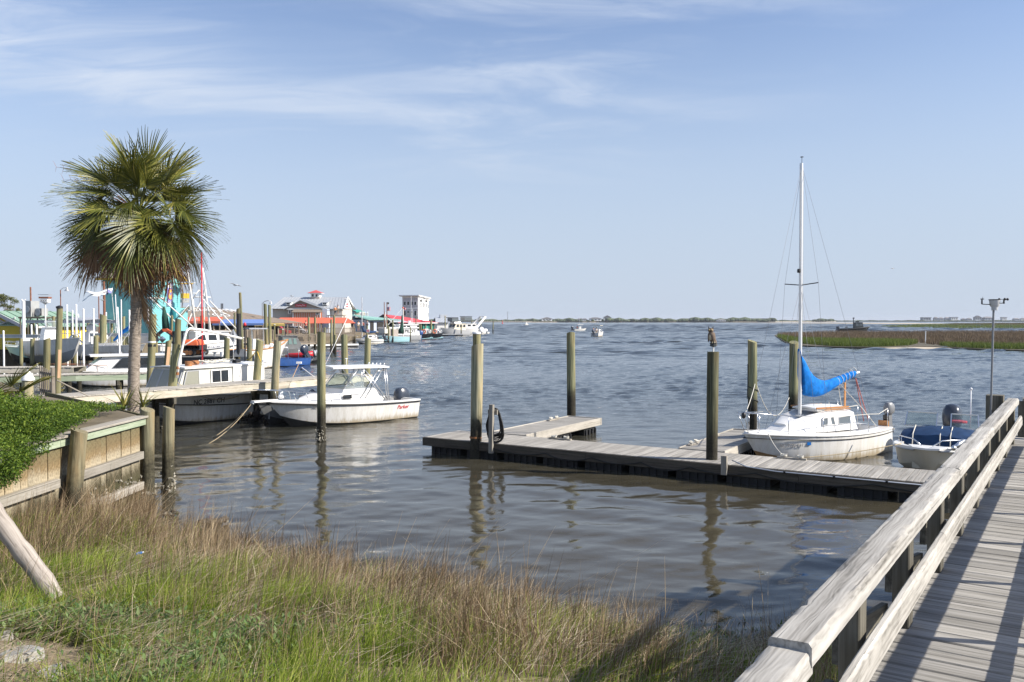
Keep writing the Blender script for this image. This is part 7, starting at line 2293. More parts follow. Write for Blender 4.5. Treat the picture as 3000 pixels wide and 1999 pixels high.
def shack_clutter():
 Y = 68.5
 t = thing('steel_platform', 'dark raised platform beside the yellow shack', 'platform', (D(110, 938, Y).x, Y, 1.5))
 L = t.location
 a, b = D(70, 931, Y), D(152, 931, Y)
 MB().box(((a.x + b.x) / 2, Y, a.z), (b.x - a.x, 1.6, 0.14)).build('deck', 'post_wood', t, off=L)
 for px in (74, 96, 124, 148):
  p = D(px, 938, Y)
  MB().tube([(p.x, Y - 0.7, 0.8), (p.x, Y - 0.7, a.z)], 0.06, 6).build('leg', 'post_wood', t, off=L)
  MB().tube([(p.x, Y + 0.7, 0.8), (p.x, Y + 0.7, a.z)], 0.06, 6).build('leg', 'post_wood', t, off=L)
 def sbox(label, p0, p1, y0, y1, dep):
  a, b = D(p0, y1, Y), D(p1, y0, Y)
  o = thing('steel_box', label, 'steel box', ((a.x + b.x) / 2, Y, a.z))
  MB().box(((a.x + b.x) / 2, Y, (a.z + b.z) / 2), (b.x - a.x, dep, b.z - a.z), rz=-0.35).build('casing', 'grey_steel_box', o, off=o.location)
  MB().lathe([(0.28, 0), (0.3, 0.02), (0.28, 0.04)], (0, 0, 0), 14).build('fan_grille', 'galvanised', o, loc=(-0.1, -dep / 2 - 0.12, (b.z - a.z) * 0.45)).rotation_euler = (math.pi / 2, 0, -0.35)
  return o
 sbox('tall grey steel box standing on the dark platform', 81, 106, 882, 928, 0.8)
 sbox('lower grey steel box right of the tall one on the platform', 112, 134, 904, 926, 0.6)
 p = D(134, 985, 62)
 t = thing('martin_house', 'white birdhouse with a rusty nest ledge on a tall white pole', 'birdhouse', (p.x, 62, 1.5))
 top = D(134, 887, 62)
 MB().tube([(0, 0, -0.8), (0, 0, top.z - 1.5)], 0.05, 8).build('pole', 'white_pipe', t)
 z = top.z - 1.5
 k = 62 / F_PX
 h = MB().box((0, 0, z + 5.5 * k), (22 * k, 0.45, 10 * k)).lathe([(0.08, -0.1), (0.25, 0.02)], (0, 0, z), 10).build('nest_box', 'white_paint', t)
 for i in (-1, 0, 1):
  MB().lathe([(0.035, 0), (0.035, 0.02)], (0, 0, 0), 8).build('entrance_hole', 'lettering_black', h, loc=(i * 6 * k, -0.24, z + 5 * k)).rotation_euler = (math.pi / 2, 0, 0)
 MB().box((0, 0, z + 14.5 * k), (28 * k, 0.5, 5 * k)).build('nest_ledge', 'rust_pole', t)
 MB().box((0, 0, z + 23 * k), (30 * k, 0.55, 0.03)).build('lid', 'lamp_metal', t)
 p = D(179, 985, 78)
 t = thing('dish_lamp', 'dish shaded area lamp on a thin rusty pole above the lifts', 'street lamp', (p.x, 78, 1.5))
 tz = Z(850, 78) - 1.5
 MB().tube([(0, 0, -0.8), (0, 0, tz)], 0.05, 6).build('pole', 'rust_pole', t)
 MB().tube([(0, 0, tz), (0.25, 0, tz + 0.2), (0.6, 0, tz + 0.2)], 0.025, 5).build('arm', 'lamp_metal', t)
 MB().lathe([(0.24, -0.22), (0.22, -0.18), (0.08, 0.0), (0.05, 0.14)], (0.6, 0, tz + 0.12), 12).build('dish_shade', 'lamp_metal', t, 'auto')
 for lab, px, y0, y1, Yd, r, mt in (('tall thick rust brown utility pole left of the turquoise building', 307, 825, 985, 80, 0.11, 'rust_pole'), ('thin grey brown pole left of the utility pole', 291, 862, 985, 82, 0.05, 'rust_pole'),
                                       ('thin rusty stack rising above the tall grey steel box', 92, 841, 985, 74, 0.07, 'rust_pole')):
  p = D(px, 985, Yd)
  t = thing('utility_pole', lab, 'pole', (p.x, Yd, 1.5))
  MB().tube([(0, 0, -0.6), (-0.02, 0, Z(y0, Yd) - 1.5)], [r * 1.15, r], 8).build('shaft', mt, t, 'auto')
  if r > 0.1:
   MB().tube([(0, -0.12, 2.0), (0, -0.12, 2.3)], 0.02, 5).build('step', 'galvanised', t)
 p = D(340, 945, 76)
 t = thing('flag_streamer', 'white and blue wind streamers flying left from a thin pole', 'streamer', (p.x, 76, 1.2))
 tip = D(327, 851, 76) - t.location
 MB().tube([(0, 0, 0), (0.0, 0, 1.0), tip], 0.022, 5).build('pole', 'white_pipe', t)
 for k, (ex, ey, mt) in enumerate(((246, 860, 'white_plastic'), (238, 878, 'white_plastic'), (310, 858, 'banner_blue'))):
  e = D(ex, ey, 75.5) - t.location
  rows = []
  for i in range(13):
   f = i / 12
   c = tip.lerp(e, f) + Vector((0, 0.25 * math.sin(7 * f + k), 0.12 * math.sin(9 * f + 1.7 * k)))
   w = 0.13 * (1 - 0.5 * f)
   rows.append([c + Vector((0, 0, w)), c - Vector((0, 0.08, w))])
  MB().sheet(rows, 0.006).build('ribbon', mt, t, True)
 p = D(35, 985, 108)
 t = thing('roadside_tree', 'sparse olive leaved tree behind the yellow shack', 'tree', (p.x, 108, 1.5))
 r = random.Random(6)
 b = MB().tube([(0, 0, 0), (0.05, 0, 1.2), (0.0, 0, 2.4)], [0.2, 0.15, 0.1], 8)
 tips = []
 for k in range(14):
  a = r.uniform(0, 6.28)
  e = Vector((math.cos(a) * r.uniform(0.6, 2.1), math.sin(a) * 1.2, r.uniform(2.8, 5.6)))
  m = Vector((e.x * 0.4, e.y * 0.4, 2.4 + 0.3 * (e.z - 2.4)))
  b.tube([(0, 0, 1.8 + 0.04 * k), m, e], [0.06, 0.04, 0.012], 5)
  tips.append((e, r.uniform(0.35, 0.7), 0.6, r.uniform(0.25, 0.5)))
 b.build('trunk', 'tree_bark', t, True)
 leaf_cloud('crown', tips, 1700, 0.17, 'leaf_olive', t, 7, 0.1)
shack_clutter()
# ---- turquoise building
def turquoise():
 Yc = 90.0
 c = D(445, 938, Yc)
 n = Vector((-0.17, -0.985, 0)).normalized()
 ux = Vector((-n.y, n.x, 0))
 fw_ = 5.7
 dp = 5.4
 o = Vector((c.x, c.y, 1.5)) - ux * fw_
 t = thing('turquoise_building', 'tall turquoise clapboard building with yellow eaves and a hanging banner', 'building', o, math.atan2(ux.y, ux.x))
 ze = Z(813, Yc) - 1.5
 zr = ze + 1.6
 wall_box(t, 0, fw_, 0, dp, 0, ze, 'turquoise_wall')
 nb = 26
 for k in range(nb):
  z = 0.9 + (ze - 1.0) * k / nb
  MB().box((fw_ + 0.012, dp / 2, z + 0.16), (0.024 + 0.012 * (k % 2), dp, (ze - 1.0) / nb - 0.035)).build('clapboard', 'turquoise_wall', t)
 for k in range(12):
  MB().box((0.25 + 0.47 * k, -0.012, ze - 2.2), (0.43, 0.024 + 0.01 * (k % 2), 4.2)).build('board', 'turquoise_wall', t)
 for k in range(9):
  MB().box((fw_ / 2, -0.012, 0.95 + 0.31 * k), (fw_ - 0.05, 0.026, 0.28)).build('clapboard', 'turquoise_wall', t)
 MB().box((fw_ + 0.02, -0.02, ze / 2), (0.16, 0.16, ze)).build('corner_trim', 'turquoise_trim', t)
 MB().box((fw_ / 2, -0.03, 0.42), (fw_, 0.08, 0.9)).build('white_base', 'white_wall', t)
 MB().prism([(fw_ + 0.001, 0, ze), (fw_ + 0.001, dp, ze), (fw_ + 0.001, dp / 2, zr)], (-0.15, 0, 0)).build('gable', 'turquoise_wall', t)
 slope(t, [(-0.5, -0.55, ze - 0.15), (fw_ + 0.5, -0.55, ze - 0.15), (fw_ + 0.5, dp / 2, zr + 0.1), (-0.5, dp / 2, zr + 0.1)], 'brown_shingle')
 slope(t, [(fw_ + 0.5, dp + 0.55, ze - 0.15), (-0.5, dp + 0.55, ze - 0.15), (-0.5, dp / 2, zr + 0.1), (fw_ + 0.5, dp / 2, zr + 0.1)], 'brown_shingle')
 MB().box((fw_ / 2, -0.58, ze - 0.17), (fw_ + 1.0, 0.06, 0.2)).build('eave_trim', 'yellow_trim', t)
 for y0, y1 in ((-0.55, dp / 2), (dp + 0.55, dp / 2)):
  MB().bar((fw_ + 0.53, y0, ze - 0.12), (fw_ + 0.53, y1, zr + 0.12), 0.06, 0.2).build('barge_trim', 'yellow_trim', t)
 by, bz = dp * 0.60, Z(860, Yc) - 1.5
 b = MB().box((fw_ + 0.10, by, bz), (0.04, 1.0, 2.6)).build('banner', 'banner_blue', t)
 e = MB().lathe([(1, 0), (1, 0.02)], (0, 0, 0), 24).build('oval_border', 'banner_purple', b, loc=(fw_ + 0.125, by, bz))
 e.rotation_euler = (0, math.pi / 2, 0)
 e.scale = (0.66, 0.46, 1)
 e = MB().lathe([(1, 0), (1, 0.02)], (0, 0, 0), 24).build('oval', 'banner_orange', b, loc=(fw_ + 0.14, by, bz))
 e.rotation_euler = (0, math.pi / 2, 0)
 e.scale = (0.57, 0.38, 1)
 MB().box((fw_ + 0.165, by, bz + 0.02), (0.02, 0.30, 0.24)).box((fw_ + 0.165, by + 0.1, bz + 0.14), (0.02, 0.18, 0.16)).build('fish_mark', 'banner_blue', b)
 MB().box((fw_ + 0.13, by, bz + 1.12), (0.02, 0.78, 0.12)).box((fw_ + 0.13, by, bz + 0.84), (0.02, 0.78, 0.26)).box((fw_ + 0.13, by, bz - 1.14), (0.02, 0.8, 0.24)).build('white_lettering', 'lettering_white', b)
 text_part('lettering', 'Co.', 'lettering_white', b, (fw_ + 0.125, by, bz - 0.85), (math.radians(90), 0, math.radians(90)), 0.42, 0.01)
 Ya = 93
 t2, w = house('turquoise_annexe', 'low turquoise annexe with air unit and outside stair', 516, 550, Ya, Ya + 1)
 h2 = Z(902, Ya) - 1.5
 wall_box(t2, 0, w, 0, 4, 0, h2, 'turquoise_wall')
 MB().box((0.9, -0.3, Z(867, Ya) - 1.5), (0.75, 0.5, 0.55)).build('yellow_awning', 'yellow_trim', t2)
 MB().box((0.9, -0.2, Z(882, Ya) - 1.5), (0.8, 0.5, 0.35)).build('air_unit', 'grey_steel_box', t2)
 MB().box((1.6, -0.2, Z(903, Ya) - 1.5), (0.45, 0.35, 0.4)).build('meter_box', 'grey_steel_box', t2)
 MB().bar((0.1, -0.5, Z(930, Ya) - 1.5), (1.1, -0.5, Z(900, Ya) - 1.5), 0.5, 0.1).build('stair', 'rail_brown', t2)
 MB().bar((0.1, -0.75, Z(922, Ya) - 1.5), (1.1, -0.75, Z(893, Ya) - 1.5), 0.05, 0.05).build('stair_rail', 'white_paint', t2)
 MB().box((1.3, 0.5, Z(830, Ya) - 1.5), (1.4, 1.2, 0.08)).build('deck_roof', 'yellow_trim', t2)
 for x in (0.75, 1.85):
  MB().tube([(x, 0.0, h2), (x, 0.0, Z(831, Ya) - 1.5)], 0.05, 5).build('roof_post', 'rail_brown', t2)
turquoise()
# ---- long brown roofed fish house with awnings
def fish_house():
 Y = 112
 t, w = house('fish_house', 'low building with broad brown shingle roof lettered in white', 545, 832, Y - 4, Y + 8)
 ze, zr = Z(946, Y) - 1.5, Z(901, Y + 7) - 1.5
 wall_box(t, 0.5, w - 0.5, 0.5, 13, 0, ze, 'painted_interior_shade')
 fr = slope(t, [(-0.5, -0.8, ze), (w + 2.6, -0.8, ze), (w * 0.56, 7, zr), (w * 0.2, 7, zr)], 'brown_shingle')
 slope(t, [(w + 2.6, -0.8, ze), (w + 2.6, 14, ze), (w * 0.56, 7.01, zr), (w * 0.56, 6.99, zr)], 'brown_shingle')
 slope(t, [(w + 0.6, 14, ze), (-0.5, 14, ze), (w * 0.2, 7, zr), (w * 0.56, 7, zr)], 'brown_shingle')
 slope(t, [(-0.5, 14, ze), (-0.5, -0.8, ze), (w * 0.2, 6.99, zr), (w * 0.2, 7.01, zr)], 'brown_shingle')
 for k in range(9):
  x = 0.8 + (w - 1.6) * k / 8
  MB().box((x, 0.3, ze / 2), (0.2, 0.2, ze)).build('porch_post', 'rail_brown', t)
 ang = math.atan2(zr - ze, 7.8)
 for s, xx, f, sz in (('AMERICAN FISH', w * 0.34, 0.78, 1.9), ('CO.', w * 0.47, 0.45, 1.9)):
  yy = -0.8 + 7.8 * f
  text_part('roof_lettering', s, 'lettering_white', fr, (xx, yy, ze + (zr - ze) * f + 0.06), (ang, 0, 0), sz, 0.01, sx=0.95)
 for x in (w * 0.60, w * 0.615):
  MB().tube([(x, 6.0, zr - 0.4), (x, 6.0, zr + 0.55)], 0.08, 6).build('vent_pipe', 'black_metal', t)
 def awning(name, label, p0, p1, Ya, yt, yb, mat, depth=2.6, frame=True):
  t, w = house(name, label, p0, p1, Ya, Ya + 0.01, cat='awning')
  zt, zb = Z(yt, Ya + depth) - 1.5, Z(yb, Ya) - 1.5
  slope(t, [(0, 0, zb + 0.18), (w, 0, zb + 0.18), (w - 0.5, depth, zt), (0.5, depth, zt)], mat, 0.04, 'canopy')
  MB().box((w / 2, 0.0, zb + 0.06), (w, 0.03, 0.26)).build('valance', mat, t)
  for k in range(int(w / 2.2) + 1):
   x = 0.1 + (w - 0.2) * k / max(1, int(w / 2.2))
   MB().tube([(x, 0.05, -0.5), (x, 0.05, zb + 0.1)], 0.07, 6).build('post', 'rail_brown', t)
  return t, w
 awning('awning', 'coral red awning behind the shrimp trawler masts', 505, 645, 100, 929, 946, 'coral_awning')
 awning('awning', 'blue awning along the front of the fish house', 622, 772, 104, 936, 952, 'blue_awning', 3.2)
 awning('awning', 'thin yellow awning right of the blue awning', 745, 834, 108, 948, 954, 'yellow_awning', 1.6)
 p = D(769, 985, 118)
 t = thing('street_lamp', 'curved arm street lamp left of the beige restaurant', 'street lamp', (p.x, 118, 1.5))
 z = Z(890, 118) - 1.5
 k = 118 / F_PX
 MB().tube([(0, 0, 0), (0, 0, z), (6 * k, 0, z + 6 * k), (15 * k, 0, z + 9 * k), (24 * k, 0, z + 8 * k)], 0.05, 6).build('pole', 'lamp_metal', t, True)
 MB().lathe([(0.22, -0.2), (0.12, 0.0), (0.05, 0.15)], (25 * k, 0, z + 4 * k), 10).build('lamp_head', 'lamp_metal', t, 'auto')
fish_house()
# ---- beige restaurant
def restaurant():
 Y = 165.0
 t, w = house('restaurant', 'beige two storey restaurant with pale metal roof and red capped cupola', 799, 1003, Y, Y)
 k = Y / F_PX
 g = 1.5
 ze, zr = Z(905, Y) - g, Z(871, Y + 5) - g
 dp = 10.0
 wall_box(t, 0, w, 0, dp, 0, ze, 'beige_wall')
 slope(t, [(-0.5, -0.7, ze), (w + 0.8, -0.7, ze), (w - 0.1, 5, zr), (0.9, 5, zr)], 'pale_metal_roof', seams=22)
 slope(t, [(w + 0.8, dp + 0.7, ze), (-0.5, dp + 0.7, ze), (0.9, 5, zr), (w - 0.1, 5, zr)], 'pale_metal_roof')
 slope(t, [(-0.5, dp + 0.7, ze), (-0.5, -0.7, ze), (0.9, 4.99, zr), (0.9, 5.01, zr)], 'pale_metal_roof')
 MB().prism([(w, 0, ze), (w, dp, ze), (w, 5, zr - 0.15)], (0.1, 0, 0)).build('gable', 'white_wall', t)
 MB().bar((w + 0.5, -0.7, ze), (w + 0.15, 5, zr), 0.15, 0.3).build('barge_board', 'white_paint', t)
 MB().bar((w + 0.5, dp + 0.7, ze), (w + 0.15, 5, zr), 0.15, 0.3).build('barge_board', 'white_paint', t)
 MB().box((w + 0.12, 4.2, ze + 1.0), (0.05, 1.8, 0.3)).box((w + 0.12, 4.2, ze + 0.5), (0.05, 1.6, 0.25)).build('gable_sign', 'lettering_red', t)
 X = lambda px: (px - 799) * k
 def zz(py, d=0.0):
  return Z(py, Y - d) - g
 x0, x1 = X(849), X(960)
 zg = zz(904, 2)
 wall_box(t, x0, x1, -2.0, 0.01, 0, zg, 'taupe_wall')
 for i in range(16):
  MB().box((x0 + (x1 - x0) * (i + 0.5) / 16, -2.03, zg / 2), (0.07, 0.05, zg)).build('batten', 'beige_wall', t)
 zp = zz(881, 2)
 xm = X(889)
 MB().prism([(x0 - 0.1, -2.01, zg), (x1 - 0.5, -2.01, zg), (xm, -2.01, zp)], (0, 0.3, 0)).build('gable_front', 'taupe_wall', t)
 slope(t, [(x0 - 0.6, 1.5, zg - 0.2), (x0 - 0.6, -2.6, zg - 0.2), (xm, -2.6, zp + 0.1), (xm, 2.2, zp + 0.1)], 'pale_metal_roof', seams=5)
 slope(t, [(x1 + 0.2, -2.6, zg - 0.2), (x1 + 0.2, 1.5, zg - 0.2), (xm, 2.2, zp + 0.1), (xm, -2.6, zp + 0.1)], 'pale_metal_roof', seams=5)
 MB().box(((x0 + x1) / 2 - 0.2, -2.12, zg - 0.12), (x1 - x0 - 0.3, 0.12, 0.28)).build('white_band', 'white_paint', t)
 s = MB().box((X(890), -2.16, zz(895, 2)), (X(906) - X(874), 0.08, 0.5)).build('sign_board', 'lettering_red', t)
 text_part('lettering', 'Frying Pan', 'lettering_white', s, (X(890), -2.22, zz(895, 2)), (math.radians(90), 0, 0), 0.42, 0.01, sx=0.95)
 fwin(t, X(855), X(859), zz(919), zz(910), at=-2.0, frame='white_paint', fw=0.1)
 xo0, xo1 = X(874), X(952)
 zo = zz(915, 4)
 wall_box(t, xo0, xo1, -4.0, -1.9, 0, zo, 'orange_wall', 'orange_wall')
 for i in range(15):
  MB().box((xo0 + (xo1 - xo0) * (i + 0.5) / 15, -4.03, zo / 2), (0.07, 0.05, zo)).build('batten', 'white_wall', t)
 slope(t, [(xo0 - 0.2, -4.4, zo), (xo1 + 0.2, -4.4, zo), (xo1 + 0.2, -1.9, zz(905, 2)), (xo0 - 0.2, -1.9, zz(905, 2))], 'brown_shingle')
 for sx in (xo0, xo1):
  MB().box((sx, -4.05, zo / 2), (0.16, 0.14, zo)).build('corner_trim', 'white_paint', t)
 fwin(t, X(941), X(946), zz(922, 4), zz(917, 4), at=-4.0, fw=0.1)
 wall_box(t, xo1 + 0.1, X(968), -3.0, -0.2, 0, zz(906, 3), 'blue_grey_wall', 'stair_wing')
 for a, b in ((836, 850), (943, 957)):
  za, zb_ = zz(894), zz(886)
  d = MB().box(((X(a) + X(b)) / 2, 1.6, (za + zb_) / 2), (X(b) - X(a), 2.4, zb_ - za)).build('dormer', 'white_wall', t)
  slope(t, [(X(a) - 0.2, 0.2, zb_), (X(b) + 0.2, 0.2, zb_), (X(b) + 0.2, 3.6, zb_ + 0.55), (X(a) - 0.2, 3.6, zb_ + 0.55)], 'pale_metal_roof', name='dormer_roof')
  for xx in (0.32, 0.68):
   xc = X(a) + (X(b) - X(a)) * xx
   fwin(t, xc - 0.14, xc + 0.14, za + 0.12, zb_ - 0.1, at=0.4, fw=0.04)
 cx0, cx1 = X(896), X(922)
 zc0, zc1 = zz(879, -5), zz(859, -5)
 wall_box(t, cx0, cx1, 4.1, 5.9, zc0 - 0.4, zc1, 'white_wall', 'cupola')
 wall_box(t, cx0 - 0.02, cx1 + 0.02, 4.06, 5.92, zc0 - 0.4, zc0 + 0.55, 'taupe_wall', 'cupola_base')
 for a, b in ((899, 905), (911, 917)):
  fwin(t, X(a), X(b), zz(870, -5), zz(863, -5), at=4.1, fw=0.06)
 zt = zz(850, -5)
 cxm = (cx0 + cx1) / 2
 ov = 0.55
 b = MB()
 base = [(cx0 - ov, 4.1 - ov, zc1), (cx1 + ov, 4.1 - ov, zc1), (cx1 + ov, 5.9 + ov, zc1), (cx0 - ov, 5.9 + ov, zc1), (cxm, 5, zt)]
 b.add(base, [(0, 1, 4), (1, 2, 4), (2, 3, 4), (3, 0, 4), (3, 2, 1, 0)])
 b.build('cupola_roof', 'red_roof', t)
 MB().box((cxm, 5, zc1 - 0.06), (cx1 - cx0 + 2 * ov - 0.1, 1.8 + 2 * ov - 0.1, 0.10)).build('cupola_eave', 'white_paint', t)
 Ya = 128.0
 ta, wa = house('long_awning', 'long coral red awning over the restaurant deck', 803, 1042, Ya, Ya + 4, cat='awning')
 zb_, zt_ = Z(947, Ya) - g, Z(931, Ya + 3) - g
 slope(ta, [(0, 0, zb_), (wa, 0, zb_), (wa - 0.9, 3, zt_), (1.1, 3, zt_)], 'coral_awning', 0.05, 'canopy')
 slope(ta, [(wa, 0, zb_), (wa, 6, zb_), (wa - 0.9, 3.01, zt_), (wa - 0.9, 2.99, zt_)], 'coral_awning', 0.05, 'canopy')
 slope(ta, [(0, 6, zb_), (0, 0, zb_), (1.1, 2.99, zt_), (1.1, 3.01, zt_)], 'coral_awning', 0.05, 'canopy')
 for i in range(8):
  x = 0.3 + (wa - 0.6) * i / 7
  MB().tube([(x, 0.2, -0.6), (x, 0.2, zb_)], 0.09, 6).build('post', 'rail_brown', ta)
 return t
restaurant()
def railing_deck(name, label, p0, p1, Y0, Y1, ytop, ybot, deckdepth, side_px=None, base_z=None, npick=60, mat='rail_brown'):
 a, b = D(p0, 938, Y0), D(p1, 938, Y1)
 d = Vector((b.x - a.x, b.y - a.y, 0))
 w = d.length
 zt, zb = Z(ytop, (Y0 + Y1) / 2), Z(ybot, (Y0 + Y1) / 2)
 t = thing(name, label, 'deck', (a.x, a.y, zb), math.atan2(d.y, d.x))
 MB().box((w / 2, deckdepth / 2, -0.12), (w, deckdepth, 0.24)).build('deck_slab', 'deck_brown', t)
 H = zt - zb
 MB().box((w / 2, 0, H), (w, 0.12, 0.07)).build('top_rail', mat, t)
 MB().box((w / 2, 0, 0.12), (w, 0.08, 0.07)).build('bottom_rail', mat, t)
 me = MB().box((0, 0, H / 2 + 0.06), (0.045, 0.045, H - 0.18)).mesh('picket', mat)
 for i in range(npick):
  link('picket', me, t, (w * (i + 0.5) / npick, 0, 0))
 for i in range(int(w / 2.4) + 1):
  x = w * i / int(w / 2.4)
  MB().box((x, 0, H / 2), (0.12, 0.12, H + 0.06)).build('rail_post', mat, t)
  MB().tube([(x, 0.3, -zb - 0.5), (x, 0.3, -0.2)], 0.14, 6).build('pile', 'pile_dark', t)
 for i in range(10):
  link('picket', me, t, (w, deckdepth * (i + 0.5) / 10, 0))
 MB().box((w, deckdepth / 2, H), (0.12, deckdepth, 0.07)).build('top_rail', mat, t)
 return t, w
railing_deck('lower_deck', 'brown picket railed deck standing on piles before the restaurant', 735, 926, 108, 113, 981, 1005, 4.0, npick=64)
railing_deck('upper_deck', 'higher brown railed dining deck under the long awning', 800, 1040, 124, 128, 962, 982, 5.0, npick=80)
railing_deck('quay_walk', 'brown railed quay walk below the blue and yellow awnings', 560, 800, 90, 97, 968, 1000, 3.0, npick=70)
# ---- blue-grey house, teal roofs
def blue_house():
 Y = 182.0
 t, w = house('blue_grey_house', 'pale blue grey house with teal gable roof and balcony', 992, 1082, Y, Y + 3)
 g = 1.5
 k = Y / F_PX
 X = lambda px: (px - 992) * k
 z = lambda py: Z(py, Y) - g
 ze, zr = z(914), z(897)
 wall_box(t, 0, X(1040), 0, 9, 0, ze, 'blue_grey_wall')
 MB().prism([(0, 0.001, ze), (X(1040), 0.001, ze), (X(1003), 0.001, zr - 0.15)], (0, 0.2, 0)).build('gable', 'blue_grey_wall', t)
 slope(t, [(X(1042), -0.5, ze - 0.1), (X(1084), 3.0, z(913)), (X(1046), 6.5, zr), (X(1002), -0.5, zr)], 'teal_metal_roof', name='roof')
 slope(t, [(-0.6, 8, ze - 0.4), (-0.6, -0.5, ze - 0.4), (X(1002), -0.5, zr), (X(1002), 8, zr)], 'teal_metal_roof')
 MB().bar((X(1042), -0.55, ze - 0.1), (X(1002), -0.55, zr), 0.1, 0.3).build('barge_board', 'car_dark', t)
 MB().bar((-0.6, -0.55, ze - 0.4), (X(1002), -0.55, zr), 0.1, 0.3).build('barge_board', 'car_dark', t)
 fwin(t, X(1000), X(1006), z(926), z(915), fw=0.12)
 wall_box(t, X(1040), X(1080), 1.2, 8, 0, z(913), 'blue_grey_wall', 'bay')
 MB().box((X(1060), 0.6, z(933)), (X(1082) - X(1038), 1.4, 0.2)).build('balcony_floor', 'white_paint', t)
 for i in range(4):
  MB().box((X(1060), -0.05, z(931) + 0.28 * i), (X(1081) - X(1039), 0.08, 0.12)).build('balcony_rail', 'rail_brown', t)
 for px in (1040, 1056, 1066, 1080):
  MB().box((X(px), -0.02, (z(913) + z(933)) / 2), (0.14, 0.14, z(913) - z(933))).build('balcony_post', 'white_paint', t)
 for px in (1054, 1071):
  MB().lathe([(0.42, 0), (0.42, 0.1)], (0, 0, 0), 14).build('fan_unit', 'beige_wall', t, loc=(X(px), 1.1, z(919))).rotation_euler = (math.pi / 2, 0, 0)
 MB().box((X(1050), 1.15, z(940)), (0.9, 0.1, 1.6)).build('shed_door', 'white_wall', t)
 Yb = 178
 t, w = house('teal_roofed_wing', 'low blue grey wing with a long pale teal metal roof', 1076, 1172, Yb, Yb + 8)
 k = Yb / F_PX
 zb_ = Z(937, Yb) - g
 wall_box(t, 0.2, w - 0.3, 0.4, 6, 0, zb_, 'blue_grey_wall')
 slope(t, [(-0.2, -0.4, zb_), (w, -0.4, zb_), (w * 0.75, 6, Z(929, Yb + 6) - g), (0.4, 6, Z(921, Yb + 6) - g)], 'teal_pale_roof', seams=14)
 wall_box(t, 1.2, 2.2, 0.3, 0.5, 0.0, zb_ - 0.4, 'painted_interior_shade', 'doorway')  # dark slabs on the wall paint the shade of the openings
 wall_box(t, 3.2, w - 1.0, 0.25, 0.5, 0.2, zb_ - 0.5, 'painted_interior_shade', 'open_bay')
 slope(t, [(w * 0.62, -1.6, Z(944, Yb) - g), (w + 1.5, -1.2, Z(944, Yb) - g), (w + 0.4, 0.6, Z(936, Yb) - g), (w * 0.66, 0.4, Z(936, Yb) - g)], 'grey_metal_roof', name='porch_roof')
blue_house()
